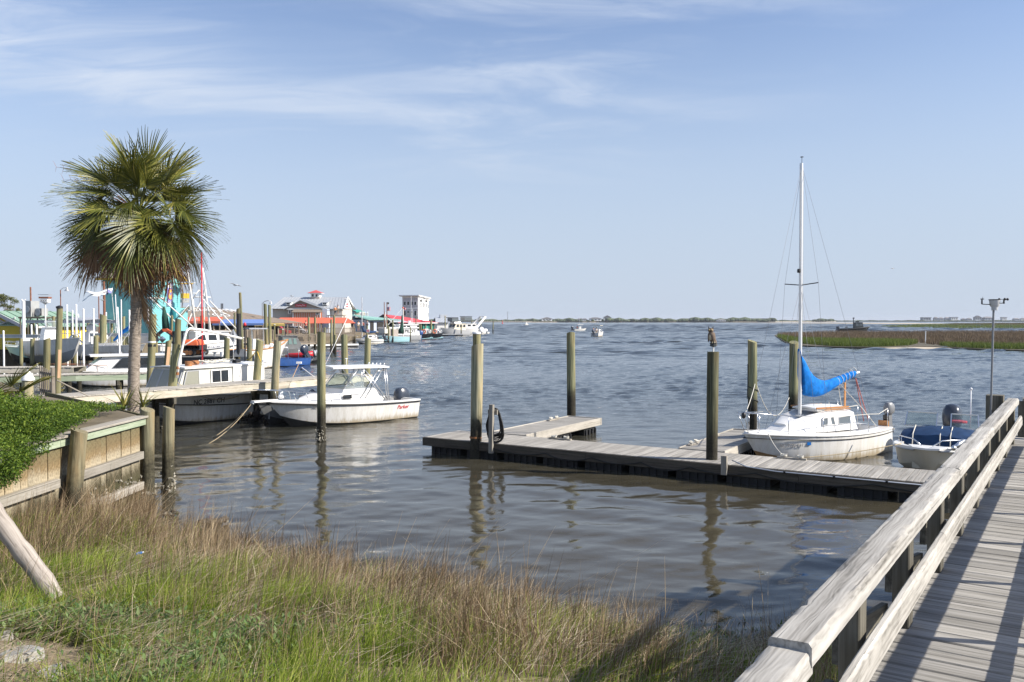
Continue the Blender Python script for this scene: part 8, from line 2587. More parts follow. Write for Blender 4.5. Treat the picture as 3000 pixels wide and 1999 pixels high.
def white_tower():
 Y = 228.0
 g = 1.5
 c = D(1225, 938, Y)
 n = Vector((-0.20, -0.98, 0)).normalized()
 ux = Vector((-n.y, n.x, 0))
 k = Y / F_PX
 fw_ = (1225 - 1180) * k / 0.93
 dp = 9.6
 o = Vector((c.x, c.y, g)) - ux * fw_
 t = thing('white_tower_house', 'tall flat roofed white building with a grey shaded front', 'building', o, math.atan2(ux.y, ux.x))
 z = lambda py: Z(py, Y) - g
 zt = z(868)
 wall_box(t, 0, fw_, 0, dp, 0, zt, 'white_wall')
 wall_box(t, 0.15, fw_ - 0.05, -0.04, 0.0, 0.2, zt - 0.5, 'lilac_grey_wall', 'painted_front_shade')  # grey panel puts the shade of the white front into its colour
 MB().prism([(-0.7, -0.9, zt), (fw_ + 0.5, -0.9, zt), (fw_ + 0.5, dp + 0.6, zt - 0.5), (-0.7, dp + 0.6, zt - 0.5)], (0, 0, 0.3)).build('roof', 'white_wall', t)
 for i in range(4):
  x = fw_ * (0.16 + 0.225 * i)
  fwin(t, x - 0.29, x + 0.29, z(894), z(884), at=-0.04, fw=0.12)
 for i in range(4):
  x = fw_ * (0.16 + 0.225 * i)
  if i in (0, 3):
   fwin(t, x - 0.29, x + 0.29, z(925), z(911), at=-0.04, fw=0.12)
  else:
   fwin(t, x - 0.29, x + 0.29, z(917), z(912), at=-0.04, fw=0.12)
   MB().box((x, -0.06, z(923)), (0.6, 0.05, 0.9)).build('infill_panel', 'beige_wall', t)
 MB().box((fw_ / 2, -0.08, z(904)), (fw_, 0.08, 0.35)).build('band', 'white_paint', t)
 for (y0, y1, a, b) in ((0.5, 0.95, 884, 899), (2.0, 2.8, 886, 900), (3.9, 4.5, 887, 900), (5.7, 6.3, 888, 900), (7.1, 7.8, 889, 899), (9.0, 9.4, 891, 903), (9.0, 9.4, 915, 928)):
  fwin(t, y0, y1, z(b), z(a), 'right', fw_, 'glass_grey', 'white_paint', 0.08)
 MB().box((fw_ + 0.06, 5.0, zt / 2), (0.12, 0.22, zt - 0.3)).build('downpipe', 'lilac_grey_wall', t)
 for y in (2.6, 7.4):
  MB().box((fw_ + 0.3, y, zt - 0.9), (0.7, 2.2, 0.3)).build('roof_bracket', 'white_wall', t)
 Yp = 200.0
 t, w = house('red_roofed_pavilion', 'open waterfront pavilion with a broad red metal roof', 1158, 1276, Yp, Yp + 12)
 zb_ = Z(946, Yp) - g
 zr = Z(921, Yp + 3) - g
 slope(t, [(0.5, -0.5, zb_), (w + 0.6, -0.5, zb_), (w * 0.42, 4, zr - 0.5), (0.1, 4, zr)], 'red_metal_roof', seams=10)
 slope(t, [(w + 0.6, -0.5, zb_), (w + 0.6, 8, zb_), (w * 0.42, 4.01, zr - 0.5), (w * 0.42, 3.99, zr - 0.5)], 'red_metal_roof')
 slope(t, [(0.5, 8.0, zb_ + 0.3), (0.5, -0.5, zb_), (0.1, 4, zr), (0.1, 4.01, zr)], 'car_dark', name='dark_fascia')
 MB().box((w * 0.65, -0.5, zb_ - 0.1), (w * 0.72, 0.06, 0.2)).build('fascia', 'white_paint', t)
 for i in range(9):
  MB().box((0.8 + (w - 1.2) * i / 8, 0, zb_ / 2), (0.2, 0.2, zb_)).build('post', 'rail_brown', t)
 wall_box(t, w * 0.7, w * 0.98, 0.3, 3, 0, zb_ * 0.9, 'teal_metal_roof', 'green_wall')
 wall_box(t, 1.0, w * 0.68, 2.5, 3, 0, zb_ * 0.9, 'painted_interior_shade', 'back_wall')
 MB().box((w * 0.70, -0.2, zb_ + 0.75), (1.6, 0.12, 0.5)).build('roof_sign', 'white_paint', t)
 Yq = 240.0
 t, w = house('grey_roofed_boathouse', 'small boathouse with ribbed grey roof and blue cupola box', 1279, 1316, Yq, Yq + 1)
 zb_, zr = Z(945, Yq) - g, Z(930, Yq) - g
 wall_box(t, 0.2, w - 0.2, 0.3, 5, 0, zb_, 'white_wall')
 slope(t, [(-0.3, -0.3, zb_), (w + 0.2, -0.3, zb_), (w - 0.3, 3, zr), (0.1, 3, zr)], 'grey_metal_roof', seams=9)
 slope(t, [(w + 0.2, 6, zb_), (-0.3, 6, zb_), (0.1, 3, zr), (w - 0.3, 3, zr)], 'grey_metal_roof')
 MB().prism([(w - 0.2, 0.3, zb_), (w - 0.2, 5.6, zb_), (w - 0.2, 3, zr - 0.1)], (0.05, 0, 0)).build('gable', 'rust_pole', t)
 wall_box(t, 1.5, w, 2.4, 3.6, zr - 0.3, Z(922, Yq) - g, 'grey_metal_roof', 'cupola')
white_tower()
# ------------------------------------------------------------------ marina boats
def boat_between(name, label, ps, pb, Ys, Yb, beam, fs, fb, hull='hull_white', rake=0.6, z=0.0, bottom='antifoul', cat='boat', group=None, **kw):
 a, b = D(ps, 938, Ys), D(pb, 938, Yb)
 d = Vector((b.x - a.x, b.y - a.y, 0))
 t = thing(name, label, cat, (a.x, a.y, z), math.atan2(d.y, d.x), group)
 h = Hull(d.length, beam, fs, fb, rake=rake, **kw)
 h.build(t, hull, bottom, n=10)
 return t, h, d.length
def rails(t, h, t0, t1, dz, mat='steel', n=6, r=0.018):
 for sd in (1, -1):
  top = [h.pt(t0 + (t1 - t0) * i / n, sd, 0.08, dz) for i in range(n + 1)]
  MB().tube(top, r, 5).build('rail', mat, t, True)
  for i in range(0, n + 1, 2):
   MB().tube([top[i], h.pt(t0 + (t1 - t0) * i / n, sd, 0.08, 0)], r * 0.8, 5).build('stanchion', mat, t, True)
def cabin(t, x0, x1, w, z0, z1, mat='gelcoat', rake_f=0.4, rake_a=0.0, roof=True, wins=2, over=0.15, wz=(0.45, 0.85), wmat='glass_dark'):
 rings = [[Vector((x0, w / 2, z0)), Vector((x0, -w / 2, z0)), Vector((x1, -w / 2 * 0.92, z0)), Vector((x1, w / 2 * 0.92, z0))],
             [Vector((x0 + rake_a, w / 2 * 0.95, z1)), Vector((x0 + rake_a, -w / 2 * 0.95, z1)), Vector((x1 - rake_f, -w / 2 * 0.86, z1)), Vector((x1 - rake_f, w / 2 * 0.86, z1))]]
 c = shell_house(t, 'cabin', mat, rings)
 if roof:
  MB().box(((x0 + rake_a + x1 - rake_f) / 2, 0, z1 + 0.03), (x1 - rake_f - x0 - rake_a + 2 * over, w * 0.95 + 0.1, 0.06)).build('cabin_roof', mat, t)
 H = z1 - z0
 for sd in (1, -1):
  for i in range(wins):
   xa = x0 + (x1 - x0 - rake_f) * (i + 0.12) / wins + 0.05
   xb = x0 + (x1 - x0 - rake_f) * (i + 0.88) / wins + 0.05
   def P(x, f):
    u = (x - x0) / (x1 - x0)
    return Vector((x, sd * (w / 2 * (1 - 0.08 * u) * (1 - 0.055 * f)), z0 + H * f))
   window_part(t, [P(xb, wz[0]), P(xa, wz[0]), P(xa, wz[1]), P(xb - 0.2 * rake_f, wz[1])], sd, wmat, None, name='window')
 for ya, yb in ((0.42, 0.03), (-0.03, -0.42)):
  def Fp(y, f):
   return Vector((x1 - rake_f * f, y * w * (0.92 - 0.06 * f), z0 + H * f))
  window_part(t, [Fp(ya, wz[0]), Fp(yb, wz[0]), Fp(yb, wz[1] + 0.05), Fp(ya, wz[1] + 0.05)], -1, wmat, None, name='windshield')
 return c
# ---- shrimp trawler
def trawler():
 t, h, L = boat_between('shrimp_trawler', 'white shrimp trawler with tall pipe masts and outriggers beyond the excavator barge', 455, 716, 75.5, 80.5, 3.2, 1.75, 2.35, 'hull_white', rake=1.1, draft=0.5, sheer_pow=2.2)
 k = 78 / F_PX
 X = lambda px: (px - 455) * k * 1.0
 z = lambda py: Z(py, 78)
 h.rub(t, 'gelcoat_grey', 0.05, -0.55, 'grey_wale')
 h.rub(t, 'white_paint', 0.04, -0.05)
 h.deck(t, 'gelcoat_grey', 0, 0.99, -0.25, 0.03)
 cabin(t, X(556), X(668), 2.3, 1.6, z(972), 'white_paint', rake_f=0.5, wins=3, wz=(0.40, 0.78))
 h.text(t, '514609', 'lettering_blue', X(605), 1.42, 0.4, -1)
 def pipe(p, q, r=0.05, y0=0.0, y1=0.0, mat='white_pipe', nm='mast_pipe'):
  MB().tube([(X(p[0]), y0, z(p[1])), (X(q[0]), y1, z(q[1]))], r, 6).build(nm, mat, t, True)
 for (p, q, r, ya, yb) in (((566, 985), (541, 770), 0.085, -0.5, -0.2), ((572, 985), (562, 872), 0.075, 0.5, 0.2), ((608, 985), (589, 785), 0.095, -0.4, 0), ((598, 985), (593, 850), 0.06, 0.5, 0.1), ((578, 850), (563, 871), 0.05, 0, 0),
                              ((578, 850), (594, 871), 0.05, 0, 0), ((561, 871), (612, 871), 0.06, 0, 0), ((556, 940), (583, 885), 0.05, 0.4, 0), ((535, 958), (560, 905), 0.05, -0.6, -0.2)):
  pipe(p, q, r, ya, yb)
 for (p, q) in (((436, 878), (520, 957)), ((464, 878), (559, 960)), ((575, 874), (682, 990)), ((598, 882), (694, 975))):
  pipe(p, q, 0.062, -1.0, -0.3, nm='outrigger')
 pipe((424, 877), (470, 877), 0.09, -1.0, -1.0, nm='outrigger_tee')
 pipe((634, 915), (650, 921), 0.05, -0.8, -0.8, nm='outrigger_tee')
 for (p, q) in (((541, 775), (524, 900)), ((589, 790), (575, 874)), ((589, 790), (634, 960)), ((584, 800), (565, 960)), ((447, 800), (446, 877)), ((592, 830), (600, 975)), ((571, 800), (580, 975))):
  MB().tube([(X(p[0]), -0.4, z(p[1])), (X(q[0]), -0.5, z(q[1]))], 0.014, 4).build('rigging_wire', 'wire', t)
 for py in (905, 860, 830, 935):
  pipe((548 + (py - 790) * 0.11, py), (566 + (py - 790) * 0.05, py), 0.03, -0.4, -0.2, nm='rung')
 for (a, b, w) in ((432, 905, 0.30), (470, 905, 0.34)):
  MB().tube([(X(a), -0.9, z(b - 5)), (X(a + 3), -0.9, z(b + 25)), (X(a + 6), -0.9, z(b + 62))], [0.08, w * 0.8, w], 8).build('hanging_net', 'net_green', t, True)
 MB().tube([(X(582), -0.3, z(925)), (X(584), -0.3, z(945))], [0.16, 0.2], 8).build('winch', 'rusty', t)
trawler()
def excavator_barge():
 Yb = 61
 a, b = D(400, 938, Yb), D(706, 938, Yb)
 zt = Z(1046, Yb - 2)
 t = thing('work_barge', 'flat dark work barge carrying the orange excavator', 'barge', ((a.x + b.x) / 2, Yb, 0))
 w = b.x - a.x
 MB().box((0, 1.0, zt / 2 - 0.1), (w, 4.2, zt + 0.2 - 0.06)).build('pontoon', 'hull_black', t)
 MB().box((0, 1.0, zt - 0.03), (w + 0.05, 4.25, 0.06)).build('deck', 'concrete', t)
 for px in (608, 640, 690):
  p = D(px, 938, Yb).x - t.location.x
  MB().tube([(p, -0.8, zt), (p, -0.8, zt + 0.28)], 0.1, 8).box((p, -0.8, zt + 0.28), (0.3, 0.3, 0.05)).build('bollard', 'galvanised', t)
 k = Yb / F_PX
 c = D(556, 938, Yb)
 e = thing('excavator', 'orange mini excavator with black cab standing on the work barge', 'excavator', (c.x, Yb, zt), 0)
 X = lambda px: (px - 556) * k
 z = lambda py: Z(py, Yb) - zt
 for y, x0, x1 in ((-0.75, 540, 582), (0.75, 545, 597)):
  h_ = 0.50
  pts = []
  n = 8
  xa, xb = X(x0), X(x1)
  prof = [(xa + h_ / 2 + (h_ / 2) * math.cos(a), h_ / 2 + (h_ / 2) * math.sin(a)) for a in [math.pi / 2 + math.pi * i / n for i in range(n + 1)]] + \
               [(xb - h_ / 2 + (h_ / 2) * math.cos(a), h_ / 2 + (h_ / 2) * math.sin(a)) for a in [-math.pi / 2 + math.pi * i / n for i in range(n + 1)]]
  tr = MB().prism([(x, y - 0.2, zz) for x, zz in prof], (0, 0.4, 0)).build('track', 'black_rubber', e)
  for xx in (xa + h_ / 2, (xa + xb) / 2, xb - h_ / 2):
   MB().tube([(xx, y - 0.24, h_ / 2), (xx, y - 0.2, h_ / 2)], 0.16, 10).build('roller', 'rusty', tr)
 MB().box((X(563), 0, 0.62), (1.6, 1.5, 0.2)).build('undercarriage', 'black_metal', e)
 MB().box((X(570), 0, z(1018)), (X(589) - X(540), 1.5, z(1012) - z(1026))).build('counterweight', 'black_metal', e)
 rows = []
 b2 = MB()
 x0, x1 = X(543), X(588)
 z0, z1 = z(1012), z(995)
 ring = lambda zz_, ins: [Vector((x0 + ins, -0.75 + ins, zz_)), Vector((x1 - ins, -0.75 + ins, zz_)), Vector((x1 - ins, 0.75 - ins, zz_)), Vector((x0 + ins, 0.75 - ins, zz_))]
 shell_house(e, 'engine_hood', 'orange_paint', [ring(z0, 0), ring(z0 + (z1 - z0) * 0.6, 0.02), ring(z1, 0.16)])
 cb0, cb1 = X(514), X(546)
 zc0, zc1 = z(1008), z(972)
 fr = MB()
 for x in (cb0 + 0.05, cb1 - 0.05):
  for y in (-0.55, 0.35):
   fr.box((x, y, (zc0 + zc1) / 2), (0.09, 0.09, zc1 - zc0))
 fr.box(((cb0 + cb1) / 2, -0.1, zc1), (cb1 - cb0, 1.05, 0.1)).box(((cb0 + cb1) / 2, -0.1, zc0 - 0.1), (cb1 - cb0, 1.05, 0.5))
 fr.build('cab_frame', 'black_metal', e)
 MB().box(((cb0 + cb1) / 2, -0.1, (zc0 + zc1) / 2), (cb1 - cb0 - 0.12, 0.8, zc1 - zc0 - 0.1)).build('cab_glass', 'glass_green', e)
 P = lambda px, py: Vector((X(px), -0.3, z(py)))
 MB().prism([P(512, 990), P(512, 975), P(492, 963), P(478, 964), P(478, 970), P(490, 974)], (0, 0.25, 0)).build('boom', 'orange_paint', e)
 MB().prism([P(478, 964), P(455, 985), P(459, 990), P(483, 972)], (0, 0.22, 0)).build('stick', 'black_metal', e)
 MB().prism([P(457, 984), P(448, 994), P(452, 1004), P(463, 1000)], (0, 0.5, 0)).build('bucket', 'black_metal', e)
 MB().tube([P(511, 988), P(493, 972)], 0.05, 6).build('hydraulic_ram', 'black_metal', e)
 p = D(476, 1048, 58)
 t = thing('marker_disc', 'round pale disc on a thin staff left of the excavator', 'marker', (p.x, 58, 0.9))
 zz_ = Z(994, 58) - 0.9
 MB().tube([(0, 0, -1.6), (0, 0, zz_)], 0.02, 5).build('staff', 'aluminium', t)
 MB().lathe([(0.02, -0.24), (0.25, 0.0), (0.02, 0.22)], (0, 0, zz_), 14).build('disc', 'aluminium', t, 'auto')
 for lab, px, py, mt, s in (('white plastic bucket on the work barge edge', 651, 1046, 'white_plastic', 0.32), ('large grey engine hood lying at the barge end', 705, 1046, 'engine_grey', 0.7), ('black crate of gear on the work barge', 684, 1046, 'black_rubber', 0.6)):
  p = D(px, py, 59.5)
  o = thing('barge_gear', lab, 'gear', (p.x, 59.5, zt))
  if 'bucket' in lab:
   MB().lathe([(s * 0.4, 0), (s * 0.5, s)], (0, 0, 0), 12).build('shell', mt, o, 'auto')
   MB().lathe([(s * 0.53, s), (s * 0.53, s * 1.05)], (0, 0, 0), 12).build('lid', mt, o)
  else:
   MB().box((0, 0, s * 0.35), (s * 1.2, s * 0.8, s * 0.7), taper=0.7).build('shell', mt, o)
   MB().box((0, 0, s * 0.72), (s * 0.8, s * 0.5, 0.05)).build('lid', mt, o)
excavator_barge()
# ---- boats lifted above the water, far left
def lift_boats():
 t, h, L = boat_between('skiff_on_lift', 'mint green hulled skiff raised on a boat lift at the left', 130, 12, 58.5, 56, 2.2, 0.75, 1.0, 'hull_mint', rake=0.7, z=Z(1050, 58))
 h.rim(t, 'white_paint', 0.2, 0.02)
 h.rub(t, 'white_paint', 0.03, -0.1)
 rails(t, h, 0.5, 0.95, 0.25)
 MB().box((L * 0.45, 0, 1.0), (0.6, 0.6, 0.8), taper=0.8).build('console', 'gelcoat', t)
 outboard(t, (-0.1, 0, 0.8), 0.9, 0.2, mat='gelcoat')
 t, h, L = boat_between('runabout_on_lift', 'white flared runabout with grey bottom raised on a lift', 96, 232, 58, 54, 2.4, 0.95, 1.25, 'hull_white', 'gelcoat_grey' and 0.9, z=Z(1044, 56), bottom='gelcoat_grey', draft=0.5)
 h.rim(t, 'white_paint', 0.3, 0.03)
 h.deck(t, 'gelcoat', 0.45, 0.99, 0.0, 0.02, 'foredeck')
 rails(t, h, 0.5, 0.95, 0.35)
 MB().box((L * 0.4, 0, 1.45), (0.7, 1.2, 0.9), taper=0.75).build('console', 'gelcoat', t)
 window_part(t, [(L * 0.47, 0.5, 1.9), (L * 0.47, -0.5, 1.9), (L * 0.42, -0.45, 2.3), (L * 0.42, 0.45, 2.3)], -1, 'glass_clear', 'aluminium', 0.04, 'windscreen')
 MB().tube([(L * 0.97, 0.1, 1.15), (L * 1.03, 0.12, 0.9), (L * 1.0, 0.14, 0.35), (L * 0.98, 0.14, -0.1)], 0.05, 6).build('hanging_line', 'rope_white', t, True)
 t, h, L = boat_between('console_boat_on_lift', 'white centre console boat under a grey canopy on a lift', 215, 345, 66, 61, 2.4, 0.8, 1.1, 'hull_white', z=Z(1046, 63))
 h.rim(t, 'white_paint', 0.25, 0.03)
 h.inner(t, 'gelcoat', 0.05, 0.6, 0.3)
 h.deck(t, 'gelcoat', 0.6, 0.99, 0.0, 0.02, 'foredeck')
 MB().box((L * 0.42, 0, 1.2), (0.9, 0.8, 1.3), taper=0.8).build('console', 'gelcoat', t)
 MB().ball((L * 0.42, 0, 2.1), 0.35, 10, 6, (1.1, 1, 1.1)).build('console_cover', 'white_plastic', t, True)
 outboard(t, (-0.1, 0, 0.9), 1.0, 0.3, mat='gelcoat')
 rows = [[Vector((L * 0.05 + L * 0.55 * i / 6, 1.0 * (1 - 2 * k / 4), 2.75 + 0.1 * (1 - (k / 2 - 1) ** 2) + 0.1 * math.sin(i))) for k in range(5)] for i in range(7)]
 MB().sheet(rows, 0.03).build('canopy', 'grey_canvas', t, True)
 for x in (L * 0.1, L * 0.55):
  for sd in (1, -1):
   MB().tube([(x, 0.95 * sd, 0.8), (x, 0.95 * sd, 2.75)], 0.03, 5).build('canopy_leg', 'aluminium', t)
 t, h, L = boat_between('flats_boat_on_lift', 'low white flats boat with folded blue top behind the palm trunk', 300, 425, 62, 60, 2.2, 0.6, 0.8, 'hull_white', z=Z(1042, 60))
 h.rim(t, 'white_paint', 0.25, 0.03)
 h.deck(t, 'gelcoat', 0.0, 0.99, -0.02, 0.03)
 outboard(t, (-0.1, 0.2, 0.9), 0.9, 0.8, mat='gelcoat')
 pts = [(L * 0.1, 0.6, 1.0), (L * 0.3, 0.6, 1.6), (L * 0.5, 0.6, 2.0), (L * 0.6, 0.6, 1.9)]
 MB().tube(pts, [0.08, 0.14, 0.16, 0.1], 8).build('folded_top', 'blue_canvas', t, True)
 for sd in (1, -1):
  MB().tube([(L * 0.2, 0.7 * sd, 0.6), (L * 0.55, 0.7 * sd, 2.1)], 0.025, 5).build('top_bow', 'aluminium', t)
 t, h, L = boat_between('pale_boat_on_lift', 'pale grey boat hull cut by the left edge on a lift', -8, -120, 56, 55, 2.2, 0.7, 0.9, 'hull_white', z=Z(1052, 52), bottom='gelcoat_grey')
 h.rim(t, 'white_paint', 0.25, 0.03)
 h.deck(t, 'gelcoat', 0.0, 0.99, -0.02, 0.03)
 rails(t, h, 0.1, 0.9, 0.3)
 MB().box((L * 0.4, 0, 1.0), (0.8, 0.7, 0.8), taper=0.75).build('console', 'gelcoat', t)
 specs = [(69, 883, 990, 57, 9, 'with a forked top beside the yellow shack'), (10, 971, 1018, 55, 5, 'cut low near the left edge'), (92, 953, 990, 62, 5, 'short, left of a matching pair'), (107, 953, 990, 62, 5, 'short, right of a matching pair'),
             (196, 895, 985, 58, 5.5, 'right of the black capped pile'), (212, 911, 982, 60, 4.5, 'shorter, between two taller white poles'), (223, 894, 982, 57, 5.5, 'tallest of the group left of the palm'), (229, 922, 975, 66, 4, 'thin and leaning behind the group'),
             (244, 907, 1025, 54, 6, 'running lowest, in front of the runabout bow'), (274, 906, 985, 58, 5, 'beside the gull perched pile'), (311, 917, 980, 64, 4, 'against the turquoise wall left of the palm'), (344, 902, 1005, 56, 5, 'slanting beside the folded blue top'),
             (355, 880, 1008, 60, 3.5, 'thin antenna like, left of the palm trunk'), (379, 910, 985, 60, 5, 'just left of the palm trunk'), (433, 906, 980, 56, 6, 'slanting right of the palm trunk'), (338, 865, 985, 63, 2.5, 'hair thin and leaning')]
 for i, (px, y0, y1, Y, w, lab) in enumerate(specs):
  b, tp = D(px + (6 if 'slant' in lab or 'lean' in lab else 1), y1, Y), D(px, y0, Y)
  t = thing('guide_pole', 'white boat lift guide pole ' + lab, 'pole', (b.x, Y, b.z), 0, 'white guide poles of the boat lifts')
  MB().tube([Vector((b.x, b.y, -0.5)), b, tp], w / F_PX * Y / 2, 8).build('pipe', 'white_plastic', t, 'auto', off=b)
  if 'fork' in lab:
   for sd in (-1, 1):
    MB().tube([tp, tp + Vector((0.12 * sd, 0, 0.12))], 0.05, 6).build('fork', 'white_plastic', t, off=b)
  else:
   MB().lathe([(w / F_PX * Y / 2 * 1.1, -0.05), (w / F_PX * Y / 2 * 1.1, 0.02), (0.01, 0.06)], tp, 8).build('cap', 'white_plastic', t, off=b)
 for lab, p0, p1, py, Y in (('long grey lift beam crossing in front of the yellow shack', -30, 160, 985, 61), ('upper grey lift beam behind the guide poles', 70, 345, 942, 67), ('lift beam with brown top behind the palm trunk', 265, 470, 981, 63)):
  a, b = D(p0, py, Y), D(p1, py + 1, Y)
  t = thing('lift_beam', lab, 'beam', (a + b) / 2)
  L = t.location
  MB().box((0, 0, 0.1), ((b - a).length, 0.14, 0.05)).box((0, 0, -0.1), ((b - a).length, 0.14, 0.05)).box((0, 0, 0), ((b - a).length, 0.04, 0.2)).build('girder', 'galvanised', t)
  for f in (0.08, 0.5, 0.92):
   p = a.lerp(b, f)
   MB().tube([(p.x, p.y + 0.2, -0.6), (p.x, p.y + 0.2, p.z - 0.13)], 0.13, 8).build('support_pile', 'pile', t, 'auto', off=L)
 for i, (px, y0, w, Y) in enumerate(((157, 928, 9, 58), (224, 935, 7, 70), (303, 923, 20, 62), (362, 928, 9, 66), (258, 937, 8, 70), (281, 984, 14, 55), (219, 983, 12, 56), (62, 994, 10, 54), (95, 994, 12, 55), (440, 1005, 13, 52))):
  labs = ['brown lift pile left of the tall black capped pile', 'distant pile behind the tallest white pole', 'thick pile standing before the turquoise building edge', 'slim pile left of the palm trunk', 'dark headed pile with a gull', 'short thick pile with a black strap right of the runabout',
    'low pile under the runabout bow', 'pile under the mint green skiff', 'second pile under the mint green skiff', 'short pile right of the palm below the excavator arm']
  pile_px(labs[i], px, 1075, px, y0, w, 'pile', y=Y, seed=90 + i)
lift_boats()
# ---- middle marina craft
def middle_boats():
 t, h, L = boat_between('white_bow_boat', 'white workboat with high flared bow and brown rail pointing right', 690, 843, 68.5, 72.5, 2.6, 1.5, 2.25, 'hull_white', rake=1.3, draft=0.4, sheer_pow=2.4)
 h.rub(t, 'teak', 0.05, 0.03, 'wood_rail')
 h.deck(t, 'gelcoat', 0, 0.99, -0.1, 0.03)
 h.text(t, 'POINT', 'lettering_black', L * 0.62, 1.35, 0.26, -1)
 for x in (L * 0.2, L * 0.42):
  for sd in (1, -1):
   MB().tube([(x, 0.7 * sd, 1.4), (x - 0.05, 0.75 * sd, 3.2)], 0.03, 5).build('canopy_leg', 'aluminium', t)
 MB().box((L * 0.30, 0, 3.25), (L * 0.34, 1.8, 0.1)).build('canopy', 'grey_canvas', t)
 MB().box((L * 0.33, 0, 1.9), (0.6, 0.8, 1.0)).build('console', 'gelcoat', t)
 for k in range(3):
  MB().ball((L * (0.5 + 0.1 * k), -0.5, 1.75 + 0.12 * k), 0.16, 8, 6, (1.4, 1, 1)).build('fender', 'white_plastic', t, True)
 t, h, L = boat_between('blue_work_skiff', 'low dark blue work skiff with grey rails and a tilted black outboard', 884, 745, 75, 70, 2.3, 0.62, 0.80, 'hull_blue', rake=0.5)
 h.deck(t, 'hull_blue', 0, 0.99, -0.08, 0.03)
 h.rim(t, 'hull_blue', 0.15, 0.02)
 for a, b in ((0.12, 0.28), (0.5, 0.95)):
  for sd in (1, -1):
   p = [h.pt(a, sd, 0.1, 0), h.pt(a + 0.01, sd, 0.1, 0.95), h.pt(b - 0.01, sd, 0.1, 0.95), h.pt(b, sd, 0.1, 0)]
   MB().tube(p, 0.03, 5).build('rail_hoop', 'aluminium', t, True)
   if b > 0.8:
    for f in (0.35, 0.65):
     MB().tube([h.pt(a, sd, 0.1, f), h.pt(b, sd, 0.1, f)], 0.02, 5).build('rail', 'aluminium', t, True)
 MB().box((L * 0.8, 0, 1.1), (0.8, 0.7, 0.7)).build('console', 'blue_canvas', t)
 outboard(t, (-0.35, 0, 0.85), 1.35, 0.75, mat='engine')
 t, h, L = boat_between('grey_work_boat', 'grey metal work boat with slanted wheelhouse windows', 800, 915, 88, 90, 2.6, 0.9, 1.2, 'hull_grey', rake=0.8)
 h.deck(t, 'gelcoat_grey', 0, 0.99, -0.05, 0.03)
 cabin(t, L * 0.18, L * 0.72, 1.9, 0.9, 2.25, 'hull_grey', rake_f=0.7, wins=3, wz=(0.4, 0.85), wmat='glass_green')
 MB().tube([(L * 0.3, 0, 2.3), (L * 0.3, 0, 2.9)], 0.05, 5).build('radar_mast', 'black_metal', t)
 t, h, L = boat_between('red_tube_boat', 'inflatable boat with thick red tubes and rope lacing behind the blue skiff', 850, 938, 80, 79, 1.8, 0.5, 0.7, 'hull_grey', rake=0.3)
 for sd in (1, -1):
  b = MB().tube([Vector((L * f, sd * (h.half(f) + 0.02) if f < 0.98 else 0.1 * sd, 0.62 + 0.35 * f ** 3)) for f in (0.0, 0.15, 0.4, 0.65, 0.85)], [0.10, 0.26, 0.28, 0.28, 0.28], 10)
  b.build('red_tube', 'red_paint', t, True)
  MB().tube([Vector((L * f, sd * (h.half(f) + 0.02) if f < 0.9 else 0.3 * sd, 0.62 + 0.35 * f ** 3)) for f in (0.855, 0.9)], 0.29, 10).build('grey_patch', 'gelcoat_grey', t, True)
  MB().tube([Vector((L * f, sd * (h.half(f) * (0.9 if f > 0.92 else 1)), 0.62 + 0.35 * f ** 3)) for f in (0.905, 0.98)], [0.29, 0.2], 10).build('white_nose', 'white_plastic', t, True)
 pts = [Vector((-1.6 + 1.9 * i / 20, -0.55, 0.62 + 0.06 * math.sin(i * 2.4))) for i in range(21)]
 MB().tube(pts, 0.07, 6).build('fender_rope', 'rope_white', t, True)
 t, h, L = boat_between('small_sloop', 'small white sloop with navy sail cover moored by the deck', 1118, 1040, 141, 138, 2.0, 0.75, 0.95, 'hull_white', rake=0.8, tw=0.7)
 h.deck(t, 'gelcoat', 0, 0.99, 0, 0.02)
 h.rub(t, 'gelcoat_grey', 0.05, -0.25, 'stripe')
 cabin(t, L * 0.25, L * 0.72, 1.4, 0.85, 1.5, 'gelcoat', rake_f=0.7, wins=2, roof=False)
 MB().tube([(L * 0.74, 0, 1.2), (L * 0.74, 0, Z(872, 140))], 0.07, 8).build('mast', 'mast_alu', t)
 MB().tube([(L * 0.74, 0, 3.0), (L * 0.70, 0, 2.2), (L * 0.5, 0, 1.95), (L * 0.22, 0, 2.0)], [0.14, 0.28, 0.24, 0.14], 8).build('sail_cover', 'navy_canvas', t, True)
 for sd in (1, -1):
  MB().tube([(L * 0.74, 0, Z(880, 140)), (L * 0.7, 0.85 * sd, 0.9)], 0.012, 4).build('stay_wire', 'wire', t)
 rails(t, h, 0.05, 0.95, 0.5)
 outboard(t, (-0.3, 0.3, 0.9), 1.0, 0.7)
 t, h, L = boat_between('cyan_trawler', 'pale cyan fishing boat with a green net hoisted at its stern', 1186, 1106, 153.5, 149, 2.8, 0.95, 1.3, 'hull_cyan', rake=0.6, tw=0.98)
 h.rim(t, 'white_paint', 0.15, 0.03)
 h.deck(t, 'deck_brown', 0, 0.99, -0.3, 0.05)
 k = 151 / F_PX
 X = lambda px: (1186 - px) * k
 z = lambda py: Z(py, 151)
 MB().box((X(1130), 0, 1.6), (2.2, 1.9, 1.4)).build('wheelhouse', 'taupe_wall', t)
 MB().box((X(1120), 0, 2.0), (2.6, 1.8, 0.8)).build('rope_drum', 'rope_white', t)
 MB().tube([(X(1182), -0.2, 1.0), (X(1182), -0.2, z(901))], 0.10, 8).build('net_mast', 'white_pipe', t)
 MB().ball((X(1182), -0.2, z(902)), 0.18, 8, 6).build('mast_block', 'orange_paint', t, True)
